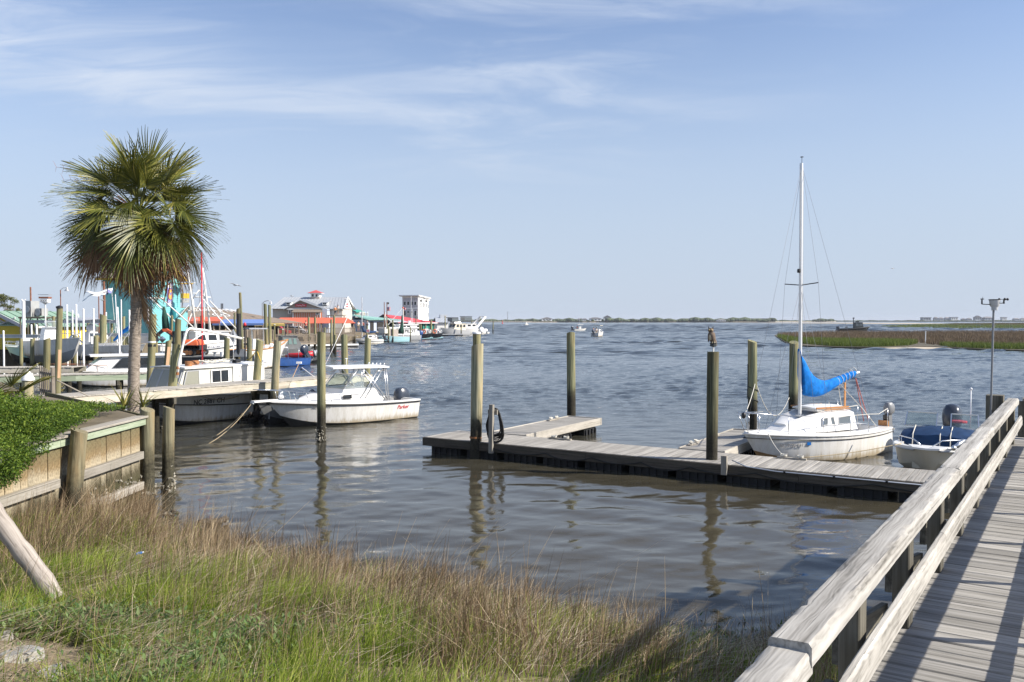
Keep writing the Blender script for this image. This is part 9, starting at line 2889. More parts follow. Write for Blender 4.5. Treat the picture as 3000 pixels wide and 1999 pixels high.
 MB().tube([(X(1180), -0.3, z(924)), (X(1180), -0.3, z(940)), (X(1178), -0.3, z(962)), (X(1173), -0.3, z(976))], [0.12, 0.2, 0.35, 0.6], 8).build('hanging_net', 'net_green', t, True)
 for px, p0, r in ((1109, 886, 0.07), (1119, 888, 0.08)):
  MB().tube([(X(px), 0, 1.0), (X(px), 0, z(p0))], r, 6).build('mast', 'rust_pole', t)
 MB().tube([(X(1106), -0.3, 1.0), (X(1113), -0.1, z(915)), (X(1118), 0, z(970))], 0.09, 6).build('gallows', 'white_pipe', t)
 MB().tube([(X(1180), -0.2, z(903)), (X(1120), 0, z(955))], 0.05, 5).build('boom', 'galvanised', t)
 MB().tube([(X(1115), 0, z(928)), (X(1150), 0, z(955))], 0.06, 5).build('boom', 'white_pipe', t)
 MB().box((X(1122), 0, z(889)), (0.5, 0.1, 0.35)).build('radar_panel', 'black_metal', t)
 t, h, L = boat_between('pilot_boat', 'boxy white pilot boat lettered PILOT with twin dark outboards', 1224, 1098, 167, 162, 3.2, 1.0, 1.5, 'gelcoat_grey', rake=0.9, tw=0.96)
 h.deck(t, 'gelcoat', 0, 0.99, -0.05, 0.03)
 k = 164 / F_PX
 X = lambda px: (1224 - px) * k
 z = lambda py: Z(py, 164)
 MB().box(((X(1212) + X(1110)) / 2, 0, (1.0 + z(962)) / 2), (X(1110) - X(1212), 2.6, z(962) - 1.0)).build('cabin', 'white_paint', t)
 MB().box(((X(1217) + X(1104)) / 2, 0, z(962) + 0.08), (X(1104) - X(1217), 2.9, 0.25)).build('cabin_roof', 'white_paint', t)
 MB().box(((X(1212) + X(1155)) / 2, 0, z(957)), (X(1155) - X(1212), 2.3, 0.55)).build('upper_cabin', 'white_paint', t)
 MB().box(((X(1217) + X(1153)) / 2, 0, z(952)), (X(1153) - X(1217), 2.6, 0.2)).build('upper_roof', 'white_paint', t)
 for a, b in ((1190, 1180), (1176, 1168)):
  MB().box(((X(a) + X(b)) / 2, 1.17, z(957.5)), (X(b) - X(a), 0.04, 0.4)).build('window', 'glass_dark', t)
 text_part('lettering', 'PILOT', 'lettering_black', t, (X(1189), 1.33, z(971)), (math.radians(90), 0, math.radians(180)), 0.85, 0.02)
 MB().box((X(1160), 1.32, z(972)), (1.2, 0.04, 0.8)).build('side_window', 'glass_dark', t)
 MB().box((X(1214), 0.9, 1.3), (0.8, 1.0, 1.0), taper=0.8).build('stern_locker', 'gelcoat', t)
 outboard(t, (-0.1, 0.5, 1.0), 1.5, 0, mat='hull_blue')
 outboard(t, (-0.1, -0.9, 1.0), 1.5, 0, mat='hull_blue')
 MB().tube([(X(1196), 0, z(950)), (X(1196), 0, z(940))], 0.3, 8).build('radar', 'white_plastic', t)
 for px, p in ((1199, 868), (1204, 905)):
  MB().tube([(X(px), 0.4, z(952)), (X(px), 0.4, z(p))], 0.04, 5).build('antenna', 'white_plastic', t)
 for lab, ps, pb, Y, yoff in (('black hulled launch with cyan boot top, left of two', 1226, 1268, 178, 0), ('black hulled launch with cyan boot top, right of two', 1258, 1298, 180, 0)):
  t, h, L = boat_between('black_launch', lab, ps, pb, Y, Y + 1, 2.2, 1.0, 1.25, 'hull_black', rake=0.5, tw=0.97, bottom='hull_cyan')
  h.rub(t, 'hull_cyan', 0.06, -0.95, 'boot_top')
  h.rim(t, 'hull_grey', 0.2, 0.05)
  MB().box((L * 0.55, 0, 1.5), (0.7, 0.7, 1.3)).build('console', 'white_paint', t)
  MB().tube([(L * 0.3 + 0.4 * math.cos(a), -0.9, 1.55 + 0.4 * math.sin(a)) for a in [i * math.pi / 6 for i in range(13)]], 0.1, 6, caps=False).build('life_ring', 'orange_paint', t, True)
  MB().box((L * 0.75, -0.3, 1.5), (0.5, 0.5, 0.9)).build('locker', 'grey_plastic', t)
  rails(t, h, 0.1, 0.9, 0.7, n=6, r=0.03)
 t, h, L = boat_between('cabin_cruiser', 'beige topped cabin cruiser with dark raked windows', 1366, 1290, 221, 215, 3.4, 1.3, 2.0, 'gelcoat_grey', rake=1.2)
 h.deck(t, 'gelcoat', 0, 0.99, 0, 0.02)
 h.rim(t, 'gelcoat', 0.3, 0.08)
 cabin(t, L * 0.15, L * 0.62, 2.8, 1.4, 3.0, 'hull_cream', rake_f=0.9, wins=3, wz=(0.45, 0.85))
 MB().box((L * 0.42, 0, 3.35), (2.4, 2.0, 0.55), taper=0.8).build('flybridge', 'gelcoat', t)
 MB().box((L * 0.55, 0, 4.55), (2.3, 2.1, 0.16)).build('bimini', 'black_canvas', t)
 MB().box((L * 0.52, 0, 4.0), (2.1, 1.9, 0.9)).build('bimini_screen', 'glass_grey', t)
 t, h, L = boat_between('arch_yacht', 'white motor yacht with swept radar arch and dark bimini', 1414, 1335, 237, 231, 3.6, 1.5, 2.0, 'hull_white', rake=1.2)
 h.deck(t, 'gelcoat', 0, 0.99, 0, 0.02)
 cabin(t, L * 0.35, L * 0.8, 2.8, 1.6, 2.9, 'gelcoat', rake_f=1.0, wins=2)
 for sd in (1, -1):
  MB().prism([(L * 0.32, sd * 1.4, 1.6), (L * 0.42, sd * 1.4, 1.6), (L * 0.02, sd * 1.2, 5.0), (-L * 0.05, sd * 1.2, 4.8)], (0, -0.15 * sd, 0)).build('radar_arch', 'gelcoat', t)
 MB().box((-L * 0.0, 0, 4.9), (0.6, 2.4, 0.2)).build('arch_top', 'gelcoat', t)
 MB().box((L * 0.62, 0, 4.9), (2.6, 2.2, 0.16)).build('bimini', 'black_canvas', t)
 MB().box((L * 0.62, 0, 4.3), (2.4, 2.0, 0.9)).build('bimini_screen', 'glass_grey', t)
 MB().ball((L * 0.2, 1.9, 1.2), 0.85, 10, 8, (1, 0.5, 1)).build('round_fender', 'white_plastic', t, True)
 t, h, L = boat_between('tender_dinghy', 'little white dinghy with a cloth bundle at the marina end', 1431, 1408, 246, 247, 1.5, 0.45, 0.6, 'hull_white', rake=0.3)
 h.rim(t, 'white_paint', 0.15, 0.05)
 MB().ball((L * 0.35, 0, 0.95), 0.62, 10, 7, (1, 0.9, 0.85)).build('bundle', 'white_plastic', t, True)
 MB().box((L * 0.7, 0, 0.4), (0.4, 1.0, 0.1)).build('thwart', 'gelcoat', t)
 for lab, p0, p1, Y in (('grey floating dock in front of the cabin cruiser, left of two', 1295, 1334, 212), ('short grey floating dock in front of the yacht, right of two', 1334, 1356, 213), ('white floating dock under the restaurant deck', 848, 1040, 118)):
  a, b = D(p0, 938, Y), D(p1, 938, Y + (6 if Y == 118 else 0))
  d = b - a
  t = thing('marina_float', lab, 'dock', ((a.x + b.x) / 2, (a.y + b.y) / 2, 0), math.atan2(d.y, d.x))
  MB().box((0, 0, 0.1), (d.length, 1.8, 0.5)).build('float', 'black_rubber', t)
  MB().box((0, 0, 0.42), (d.length + 0.1, 2.0, 0.14)).build('deck', 'pier_wood', t)
  MB().box((0, -1.02, 0.4), (d.length + 0.1, 0.06, 0.22)).build('fascia', 'white_paint', t)
 for lab, px, p0, p1, Y in (('flag with red stripes flying over the teal roof', 1139, 901, 912, 172), ('small red and white flag left of the grey front', 1189, 903, 909, 206)):
  b_, e = D(px - 6, 946, Y), D(px - 6, p0 - 1, Y)
  t = thing('flag', lab, 'flag', b_)
  MB().tube([(0, 0, -0.5), e - b_], 0.05, 5).build('pole', 'rust_pole', t)
  w = 11 * Y / F_PX if Y < 200 else 6 * Y / F_PX
  hh = (p1 - p0) * Y / F_PX
  top = e - b_
  for i in range(7):
   rows = [[top + Vector((w * f, 0.1 * math.sin(6 * f), -hh * i / 7)), top + Vector((w * f, 0.1 * math.sin(6 * f), -hh * (i + 1) / 7 + 0.002))] for f in (0, 0.25, 0.5, 0.75, 1)]
   MB().sheet(rows).build('stripe', 'flag_red' if i % 2 == 0 else 'lettering_white', t)
  MB().box(top + Vector((w * 0.2, -0.06, -hh * 0.28)), (w * 0.4, 0.12, hh * 0.55)).build('canton', 'flag_blue', t)
 p = D(1078, 970, 130.6)
 t = thing('pile_sign', 'small red and white sign on a pile by the sloop', 'sign', p)
 MB().box((0, 0, 0), (0.5, 0.03, 0.5)).build('board', 'white_paint', t)
 MB().box((0, -0.02, 0.12), (0.42, 0.02, 0.12)).box((0, -0.02, -0.1), (0.42, 0.02, 0.08)).build('marking', 'lettering_red', t)
 p = D(718, 1040, 55)
 t = thing('signal_post', 'thin dark post with a red knob top beside the diamond marker', 'post', (p.x, 55, -0.5))
 zt = Z(951, 55) + 0.5
 MB().tube([(0, 0, 0), (0, 0, zt)], 0.05, 6).build('shaft', 'black_metal', t)
 MB().ball((0, 0, zt), 0.10, 8, 6, (1, 1, 1.3)).build('knob', 'red_paint', t, True)
 o = thing('pile_sleeve', 'black plastic sleeve wrapped around the thick dark pile', 'sleeve', D(700, 1030, 59.4))
 MB().tube([(0, 0, -0.4), (0, 0, Z(919, 59.4) - o.location.z)], 0.16, 12).build('sheath', 'black_rubber', o, 'auto')
 o = thing('tie_rope', 'yellow rope slung between two piles by the workboat roof', 'rope', D(722, 1055, 40))
 MB().tube(catenary(D(722, 1055, 40), D(752, 1025, 34.1), 0.1, 8) + [D(764, 1060, 33.9)], 0.02, 5).build('strand', 'rope_yellow', o, True, off=o.location)
middle_boats()
# ---- cars on the quay
def cars():
 for lab, px, py, Y, mt, rz in (('red car parked under the yellow awning', 812, 963, 138, 'car_red', 0.1), ('dark car parked beyond the red car', 850, 963, 142, 'car_dark', 0.1), ('white car parked in front of the orange wall', 868, 960, 146, 'car_white', 0.2)):
  p = D(px, py, Y)
  t = thing('parked_car', lab, 'car', (p.x, Y, 1.5), rz, 'cars parked on the quay')
  prof = [(-2.1, 0.3), (2.1, 0.3), (2.1, 0.75), (1.2, 0.85), (0.6, 1.4), (-1.0, 1.42), (-1.7, 0.95), (-2.1, 0.85)]
  MB().prism([(x, -0.85, z) for x, z in prof], (0, 1.7, 0)).build('body', mt, t)
  MB().prism([(1.0, -0.87, 0.9), (0.55, -0.87, 1.33), (-0.95, -0.87, 1.35), (-1.45, -0.87, 0.92)], (0, 0.03, 0)).build('side_window', 'glass_dark', t)
  for x in (-1.3, 1.3):
   w = MB().tube([(x, -0.9, 0.32), (x, -0.7, 0.32)], 0.32, 12).build('wheel', 'black_rubber', t)
   MB().tube([(x, -0.92, 0.32), (x, -0.9, 0.32)], 0.18, 10).build('rim', 'aluminium', w)
cars()
# ---- people
def person_mesh(name, joints, edges, radii, mat):
 me = bpy.data.meshes.new(name)
 me.from_pydata(joints, edges, [])
 me.materials.append(MATS[mat])
 o = bpy.data.objects.new(name, me)
 COL.objects.link(o)
 md = o.modifiers.new('skin', 'SKIN')
 for i, r in enumerate(radii):
  me.skin_vertices[0].data[i].radius = (r, r)
 me.skin_vertices[0].data[0].use_root = True
 sb = o.modifiers.new('sub', 'SUBSURF')
 sb.levels = sb.render_levels = 1
 dg = bpy.context.evaluated_depsgraph_get()
 out = bpy.data.meshes.new_from_object(o.evaluated_get(dg))
 bpy.data.objects.remove(o)
 out.polygons.foreach_set('use_smooth', [True] * len(out.polygons))
 return out
def make_people():
 J = [(0, 0, 0.95), (0, 0, 1.2), (0, 0, 1.45), (0, 0, 1.56), (0, 0, 1.68), (0.19, 0, 1.42), (0.26, 0.02, 1.15), (0.24, -0.14, 0.95), (-0.19, 0, 1.42), (-0.26, 0.02, 1.15), (-0.24, -0.14, 0.95),
         (0.10, 0, 0.90), (0.11, -0.02, 0.5), (0.11, 0.02, 0.08), (0.12, -0.14, 0.03), (-0.10, 0, 0.90), (-0.11, -0.02, 0.5), (-0.11, 0.02, 0.08), (-0.12, -0.14, 0.03)]
 E = [(0, 1), (1, 2), (2, 3), (3, 4), (2, 5), (5, 6), (6, 7), (2, 8), (8, 9), (9, 10), (0, 11), (11, 12), (12, 13), (13, 14), (0, 15), (15, 16), (16, 17), (17, 18)]
 R = [0.13, 0.13, 0.13, 0.055, 0.10, 0.06, 0.045, 0.035, 0.06, 0.045, 0.035, 0.09, 0.065, 0.045, 0.04, 0.09, 0.065, 0.045, 0.04]
 body = person_mesh('body', J, E, R, 'skin')
 shirtJ, shirtE, shirtR = J[0:3] + [J[5], J[6], J[8], J[9]], [(0, 1), (1, 2), (2, 3), (3, 4), (2, 5), (5, 6)], [0.15, 0.15, 0.15, 0.075, 0.06, 0.075, 0.06]
 legJ, legE, legR = [J[0], J[11], J[12], J[15], J[16]], [(0, 1), (1, 2), (0, 3), (3, 4)], [0.15, 0.11, 0.085, 0.11, 0.085]
 plain('shirt_blue', (0.05, 0.10, 0.25), 0.8)
 plain('shirt_white', (0.75, 0.74, 0.72), 0.8)
 plain('shirt_red', (0.50, 0.06, 0.05), 0.8)
 plain('shirt_orange', (0.65, 0.22, 0.05), 0.8)
 plain('shorts_tan', (0.32, 0.26, 0.18), 0.8)
 plain('shorts_dark', (0.04, 0.045, 0.06), 0.8)
 plain('hair_dark', (0.03, 0.02, 0.015), 0.8)
 shirts = {c: person_mesh('shirt', shirtJ, shirtE, shirtR, 'shirt_' + c) for c in ('blue', 'white', 'red', 'orange')}
 legs = {c: person_mesh('shorts', legJ, legE, legR, 'shorts_' + c) for c in ('tan', 'dark')}
 hair = MB().ball((0, 0.02, 1.715), 0.115, 8, 6, (0.95, 1, 0.85)).mesh('hair', 'hair_dark', True)
 def person(label, px, py, Y, shirt, leg, rz=0.0, sc=1.0, z=None):
  p = D(px, py, Y)
  t = thing('person', label, 'person', (p.x, Y, p.z if z is None else z), rz)
  for nm, me in (('body', body), ('shirt', shirts[shirt]), ('shorts', legs[leg]), ('hair', hair)):
   o = link(nm, me, t)
   o.scale = (sc, sc, sc)
 zq = 1.5
 person('person in white on the quay left of the sloop mast', 1050, 970, 150, 'white', 'tan', 0.4)
 person('person in red standing right of the sloop mast', 1064, 970, 151, 'red', 'dark', 1.0)
 person('person in white shirt and dark hair near the blue grey wall', 1076, 967, 152, 'white', 'dark', -0.8)
 person('person in blue under the coral awning corner', 1032, 968, 133, 'blue', 'dark', 0.2)
 person('person in orange on the upper stair of the restaurant', 982, 925, 160, 'orange', 'dark', 0.5, z=Z(925, 160))
 person('person in white at the restaurant stair top', 990, 921, 160.5, 'white', 'tan', 0.0, z=Z(921, 160))
 person('person in red seated side of the dining deck', 896, 975, 126, 'red', 'dark', 0.3)
 return person
PERSON = make_people()
t_ = thing('stair_landing', 'small timber landing beside the restaurant carrying two people', 'landing', D(985, 940, 161))
MB().box((0, 0, 0), (3.2, 2.5, 0.15)).build('floor', 'rail_brown', t_, loc=(0, 0, Z(923, 161) - t_.location.z - 0.1))
for dx_ in (-1.5, 1.5):
 MB().tube([(dx_, 0, -4.0), (dx_, 0, Z(923, 161) - t_.location.z - 0.1)], 0.1, 6).build('post', 'rail_brown', t_)
MB().box((0, -1.25, 0.9), (3.2, 0.06, 0.08)).build('rail', 'rail_brown', t_, loc=(0, 0, Z(923, 161) - t_.location.z - 0.1))
# ------------------------------------------------------------------ open water: boats, marsh islands, far shore
plain('sand', (0.55, 0.47, 0.36), 0.95, var=0.12, scale=0.05)
plain('marsh_mud', (0.10, 0.085, 0.055), 0.9, var=0.2, scale=0.2)
plain('far_foliage', (0.085, 0.11, 0.055), 0.95, var=0.45, scale=0.09)
plain('far_white', (0.72, 0.72, 0.70), 0.8, var=0.04, scale=0.2, rand=0.1)
plain('far_grey', (0.36, 0.38, 0.40), 0.8, var=0.05, scale=0.2, rand=0.25)
plain('far_roof', (0.20, 0.19, 0.19), 0.8, var=0.1, scale=0.2, rand=0.3)
plain('patrol_dark', (0.025, 0.03, 0.032), 0.5, var=0.2)
leafy_mat('marsh_brown', [(0.0, (0.075, 0.052, 0.035)), (0.5, (0.16, 0.115, 0.072)), (1.0, (0.28, 0.21, 0.13))], 0.15, 0.85)
leafy_mat('marsh_green', [(0.0, (0.055, 0.085, 0.018)), (0.5, (0.12, 0.165, 0.03)), (1.0, (0.21, 0.24, 0.055))], 0.3, 0.8)
def poly_px(pts, z=0.0):
 return [W(px, py, z) for px, py in pts]
def island(name, label, outline, z1=0.25, mat='marsh_mud'):
 P = [(p.x, p.y) for p in poly_px(outline)]
 area = sum(P[i][0] * P[(i + 1) % len(P)][1] - P[(i + 1) % len(P)][0] * P[i][1] for i in range(len(P)))
 if area < 0:
  P = P[::-1]
 return struct(MB().prism([(x, y, -0.4) for x, y in P], (0, 0, 0.4 + z1)).build(name, mat))
def inside(poly, x, y):
 c = np.zeros(len(x), bool)
 n = len(poly)
 for i in range(n):
  x0, y0 = poly[i]
  x1, y1 = poly[(i + 1) % n]
  k = ((y0 > y) != (y1 > y)) & (x < (x1 - x0) * (y - y0) / (y1 - y0 + 1e-12) + x0)
  c ^= k
 return c
def marsh_grass(name, label, outline, n, h0, h1, wid, mat, seed, z=0.2):
 rng = np.random.default_rng(seed)
 P = [(p.x, p.y) for p in poly_px(outline)]
 xs, ys = [p[0] for p in P], [p[1] for p in P]
 y = ys_min = min(ys)
 u = rng.uniform(0, 1, n * 3)
 yy = min(ys) * (max(ys) / min(ys)) ** u
 xx = rng.uniform(min(xs), max(xs), n * 3)
 k = inside(P, xx, yy)
 xx, yy = xx[k][:n], yy[k][:n]
 m = len(xx)
 patch = vnoise(xx, yy, 0.12, seed)
 pos = np.stack([xx, yy, np.full(m, z)], 1)
 h = rng.uniform(h0, h1, m) * (1 + 0.2 * patch)
 V, Fq, T = blades(m, pos, h, np.full(m, wid) * rng.uniform(0.6, 1.4, m), rng.uniform(0, 0.2, m), rng.uniform(0, 0.2, m), np.clip(rng.normal(0.5, 0.22, m) + 0.15 * patch, 0, 1), segs=2, rng=rng)
 o = struct(link(name, np_mesh(name, V, Fq, mat, attrs={'tint': T})), 'stuff')
 return tag(o, label, 'marsh grass')
I1 = [(2268, 984), (2300, 1006), (2352, 1016), (2440, 1020), (2560, 1022), (2660, 1019), (2740, 1020), (2780, 1022), (2880, 1027), (3040, 1032), (3200, 1034), (3200, 974), (3000, 976), (2800, 974), (2560, 976), (2420, 976), (2300, 979)]
island('marsh_island', '', I1, 0.2)
island('sand_spit', '', [(2560, 1023), (2680, 1018.5), (2780, 1021.5), (2790, 1024.5), (2660, 1025)], 0.12, 'sand')
marsh_grass('brown_island_grass', 'brown grass covering the near marsh island', [(2274, 984), (2320, 998), (2440, 1003), (2600, 1006), (2690, 1007), (2740, 1016), (2880, 1022), (3190, 1030), (3190, 976), (2800, 976), (2420, 978)], 52000, 0.55, 1.05, 0.05, 'marsh_brown', 1)
marsh_grass('green_island_grass', 'fresh green grass fringing the near marsh island', [(2276, 989), (2306, 1007), (2440, 1019), (2560, 1021), (2660, 1017), (2690, 1010), (2600, 1007), (2440, 1004), (2330, 1001)], 24000, 0.5, 0.95, 0.05, 'marsh_green', 2)
marsh_grass('green_fringe_grass', 'dark green grass along the right hand marsh edge', [(2750, 1016), (2780, 1021), (2880, 1026), (3190, 1033), (3190, 1024), (2880, 1019)], 9000, 0.5, 0.9, 0.05, 'marsh_green', 3)
I2 = [(2572, 959), (2640, 963), (2800, 964.5), (3200, 965), (3200, 950), (3000, 949), (2800, 951), (2680, 954)]
island('far_marsh_island', '', I2, 0.3)
marsh_grass('far_green_grass', 'green grass on the farther marsh island', I2, 24000, 0.8, 1.4, 0.14, 'marsh_green', 4)
marsh_grass('far_brown_grass', 'brown grass at the back of the farther marsh island', [(2760, 955), (3200, 957), (3200, 950), (3000, 949), (2800, 951)], 12000, 1.0, 1.7, 0.16, 'marsh_brown', 5)
island('sand_bar', '', [(2180, 946.6), (2500, 949.0), (2790, 951.4), (2790, 949.6), (2660, 947.6), (2400, 946.0)], 0.3, 'sand')
for nm, o_ in (('white_stake', (2711, 1006, 972)),):
 p = W(o_[0], o_[1], 0.2)
 t = thing('marker_stake', 'white stake standing in the near marsh island', 'stake', p)
 MB().tube([(0, 0, -0.3), (0.02, 0, (1006 - 972) / F_PX * p.y)], 0.09, 6).build('shaft', 'white_plastic', t)
 MB().tube([(0.02, 0, (1006 - 972) / F_PX * p.y), (0.02, 0, (1006 - 972) / F_PX * p.y + 0.1)], 0.11, 6).build('cap', 'white_plastic', t)
# ---- far shore: low land, beach, wood, houses
def far_land(name, pts_near, depth, z, mat):
 P = [(p.x, p.y) for p in poly_px(pts_near)]
 P = P + [(x * (1 + depth / y), y + depth) for x, y in reversed(P)]
 return struct(MB().prism([(x, y, -1) for x, y in P], (0, 0, 1 + z)).build(name, mat))
far_land('far_beach', [(1380, 944.6), (1540, 944.8), (1700, 944.6), (1900, 944.3), (2100, 944.2), (2300, 943.6), (2450, 943.0)], 400, 0.8, 'sand')
far_land('far_marsh', [(2240, 942.6), (2500, 942.3), (2700, 942.6), (3100, 943.4), (3500, 943.6)], 900, 0.9, 'marsh_mud')
far_land('opposite_shore', [(-1200, 943.4), (1000, 943.4), (1400, 943.8)], 800, 1.0, 'marsh_mud')
def far_wood(name, label, runs, seed):
 r = random.Random(seed)
 b = MB()
 for (p0, p1, Y, h0, h1, dens) in runs:
  n = int((p1 - p0) * dens * 4)
  for i in range(n):
   px = r.uniform(p0, p1)
   y = Y + r.uniform(-30, 120)
   x = (px - 1500) / F_PX * y
   h = 0.72 * r.uniform(h0, h1) * (0.85 + 0.15 * math.sin(px * 0.05) + 0.12 * math.sin(px * 0.17 + 1))
   w = h * r.uniform(0.5, 0.9)
   b.ball((x, y, 0.8 + h * 0.5), h * 0.5, 6, 4, (w / h * 2 * r.uniform(0.8, 1.2), 1.0, 1.0))
 o = struct(b.build(name, 'far_foliage', None, False), 'stuff')
 return tag(o, label, 'wood')
far_wood('distant_wood', 'low dark line of trees along the far shore', [(1395, 1560, 1750, 4.5, 8.0, 1.3), (1560, 1780, 1500, 4.0, 9.0, 0.8), (1780, 2010, 1480, 6.0, 10.0, 1.0), (2010, 2270, 1500, 7.0, 11.0, 1.1), (2270, 2420, 1900, 2.5, 5.0, 0.7),
                                                           (2380, 2440, 1800, 6.0, 9.0, 0.6), (2440, 3080, 2000, 2.0, 4.5, 0.8), (-400, 1395, 1900, 4, 8, 0.25)], 3)
def far_house(label, px, w_px, h_px, Y, wall, roof='hip', py=941.5):
 k = Y / F_PX
 p = D(px, py, Y)
 t = thing('beach_house', label, 'house', (p.x, Y, 0.8))
 w, h = w_px * k, h_px * k
 d = w * 0.7
 for sx in (-1, 1):
  for sy in (-1, 1):
   MB().box((sx * w * 0.42, sy * d * 0.42, h * 0.1), (w * 0.05, w * 0.05, h * 0.2)).build('stilt', 'far_roof', t)
 MB().box((0, 0, h * 0.45), (w, d, h * 0.5)).build('wall', wall, t)
 if roof == 'hip':
  b = MB().add([(-w * .56, -d * .56, h * .7), (w * .56, -d * .56, h * .7), (w * .56, d * .56, h * .7), (-w * .56, d * .56, h * .7), (-w * .2, 0, h), (w * .2, 0, h)],
                     [(0, 1, 5, 4), (1, 2, 5), (2, 3, 4, 5), (3, 0, 4), (3, 2, 1, 0)])
 elif roof == 'gable':
  b = MB().prism([(-w * .56, -d * .55, h * .7), (w * .56, -d * .55, h * .7), (0, -d * .55, h * 1.05)], (0, d * 1.1, 0))
 else:
  b = MB().box((0, 0, h * 0.74), (w * 1.08, d * 1.08, h * 0.08))
 b.build('roof', 'far_roof', t)
 for i in (-1, 0, 1):
  MB().box((i * w * 0.3, -d * 0.5 - 0.05, h * 0.46), (w * 0.14, 0.1, h * 0.2)).build('window', 'glass_dark', t)
 MB().box((0, -d * 0.58, h * 0.24), (w, d * 0.16, h * 0.04)).build('porch', wall, t)
specs_ = [('white gabled beach house far left of the channel boats', 1602, 30, 13, 1480, 'far_white', 'gable'), ('small grey beach house right of the far left white one', 1634, 22, 8, 1490, 'far_grey', 'hip'), ('low white beach house above the left channel boat', 1656, 20, 8, 1480, 'far_white', 'hip'),
          ('dark roofed beach house just left of the finger pile', 1700, 22, 10, 1490, 'far_grey', 'hip'), ('pale beach house right of the finger pile top', 1712, 16, 10, 1480, 'far_white', 'hip'), ('wide white beach house above the right channel boat', 1744, 34, 13, 1480, 'far_white', 'hip'),
          ('tall white gabled beach house, highest on the far shore', 1779, 22, 18, 1480, 'far_white', 'gable'), ('low pale house right of the tall gabled one', 1800, 18, 9, 1490, 'far_white', 'hip'), ('long low cream building on the far shore', 1870, 44, 5, 1480, 'far_white', 'flat'),
          ('small white house under the far trees', 1921, 14, 10, 1480, 'far_white', 'gable'), ('small pale house at the tree gap', 1953, 12, 9, 1480, 'far_white', 'gable'), ('bright white dockside shed beneath the far trees behind the owl', 2112, 24, 8, 1380, 'far_white', 'hip'),
          ('long grey roofed block behind the far trees', 2230, 60, 12, 1700, 'far_grey', 'flat'), ('isolated pale block house right of the mast on the horizon', 2712, 24, 15, 2050, 'far_grey', 'flat'), ('first small horizon house right of the block', 2741, 12, 13, 2050, 'far_grey', 'hip'),
          ('second small horizon house right of the block', 2756, 13, 12, 2080, 'far_grey', 'hip'), ('third small horizon house right of the block', 2773, 12, 13, 2050, 'far_grey', 'hip'), ('wide pale horizon house left of the weather pole', 2793, 20, 16, 2050, 'far_white', 'flat'),
          ('tiny low horizon house in scrub', 2822, 12, 9, 2080, 'far_grey', 'hip'), ('small low horizon house left of the gabled one', 2838, 14, 10, 2050, 'far_grey', 'hip'), ('gabled pale horizon house left of the weather pole', 2863, 18, 16, 2050, 'far_grey', 'gable'),
          ('long pale horizon house touching the weather pole', 2893, 28, 14, 2050, 'far_grey', 'hip'), ('tall porch fronted horizon house right of the weather pole', 2940, 14, 16, 2050, 'far_white', 'flat'), ('low twin horizon house at the right edge', 2976, 16, 10, 2050, 'far_grey', 'hip'),
          ('last horizon house cut by the right edge', 2996, 14, 10, 2080, 'far_white', 'hip')]
for s_ in specs_:
 far_house(*s_)
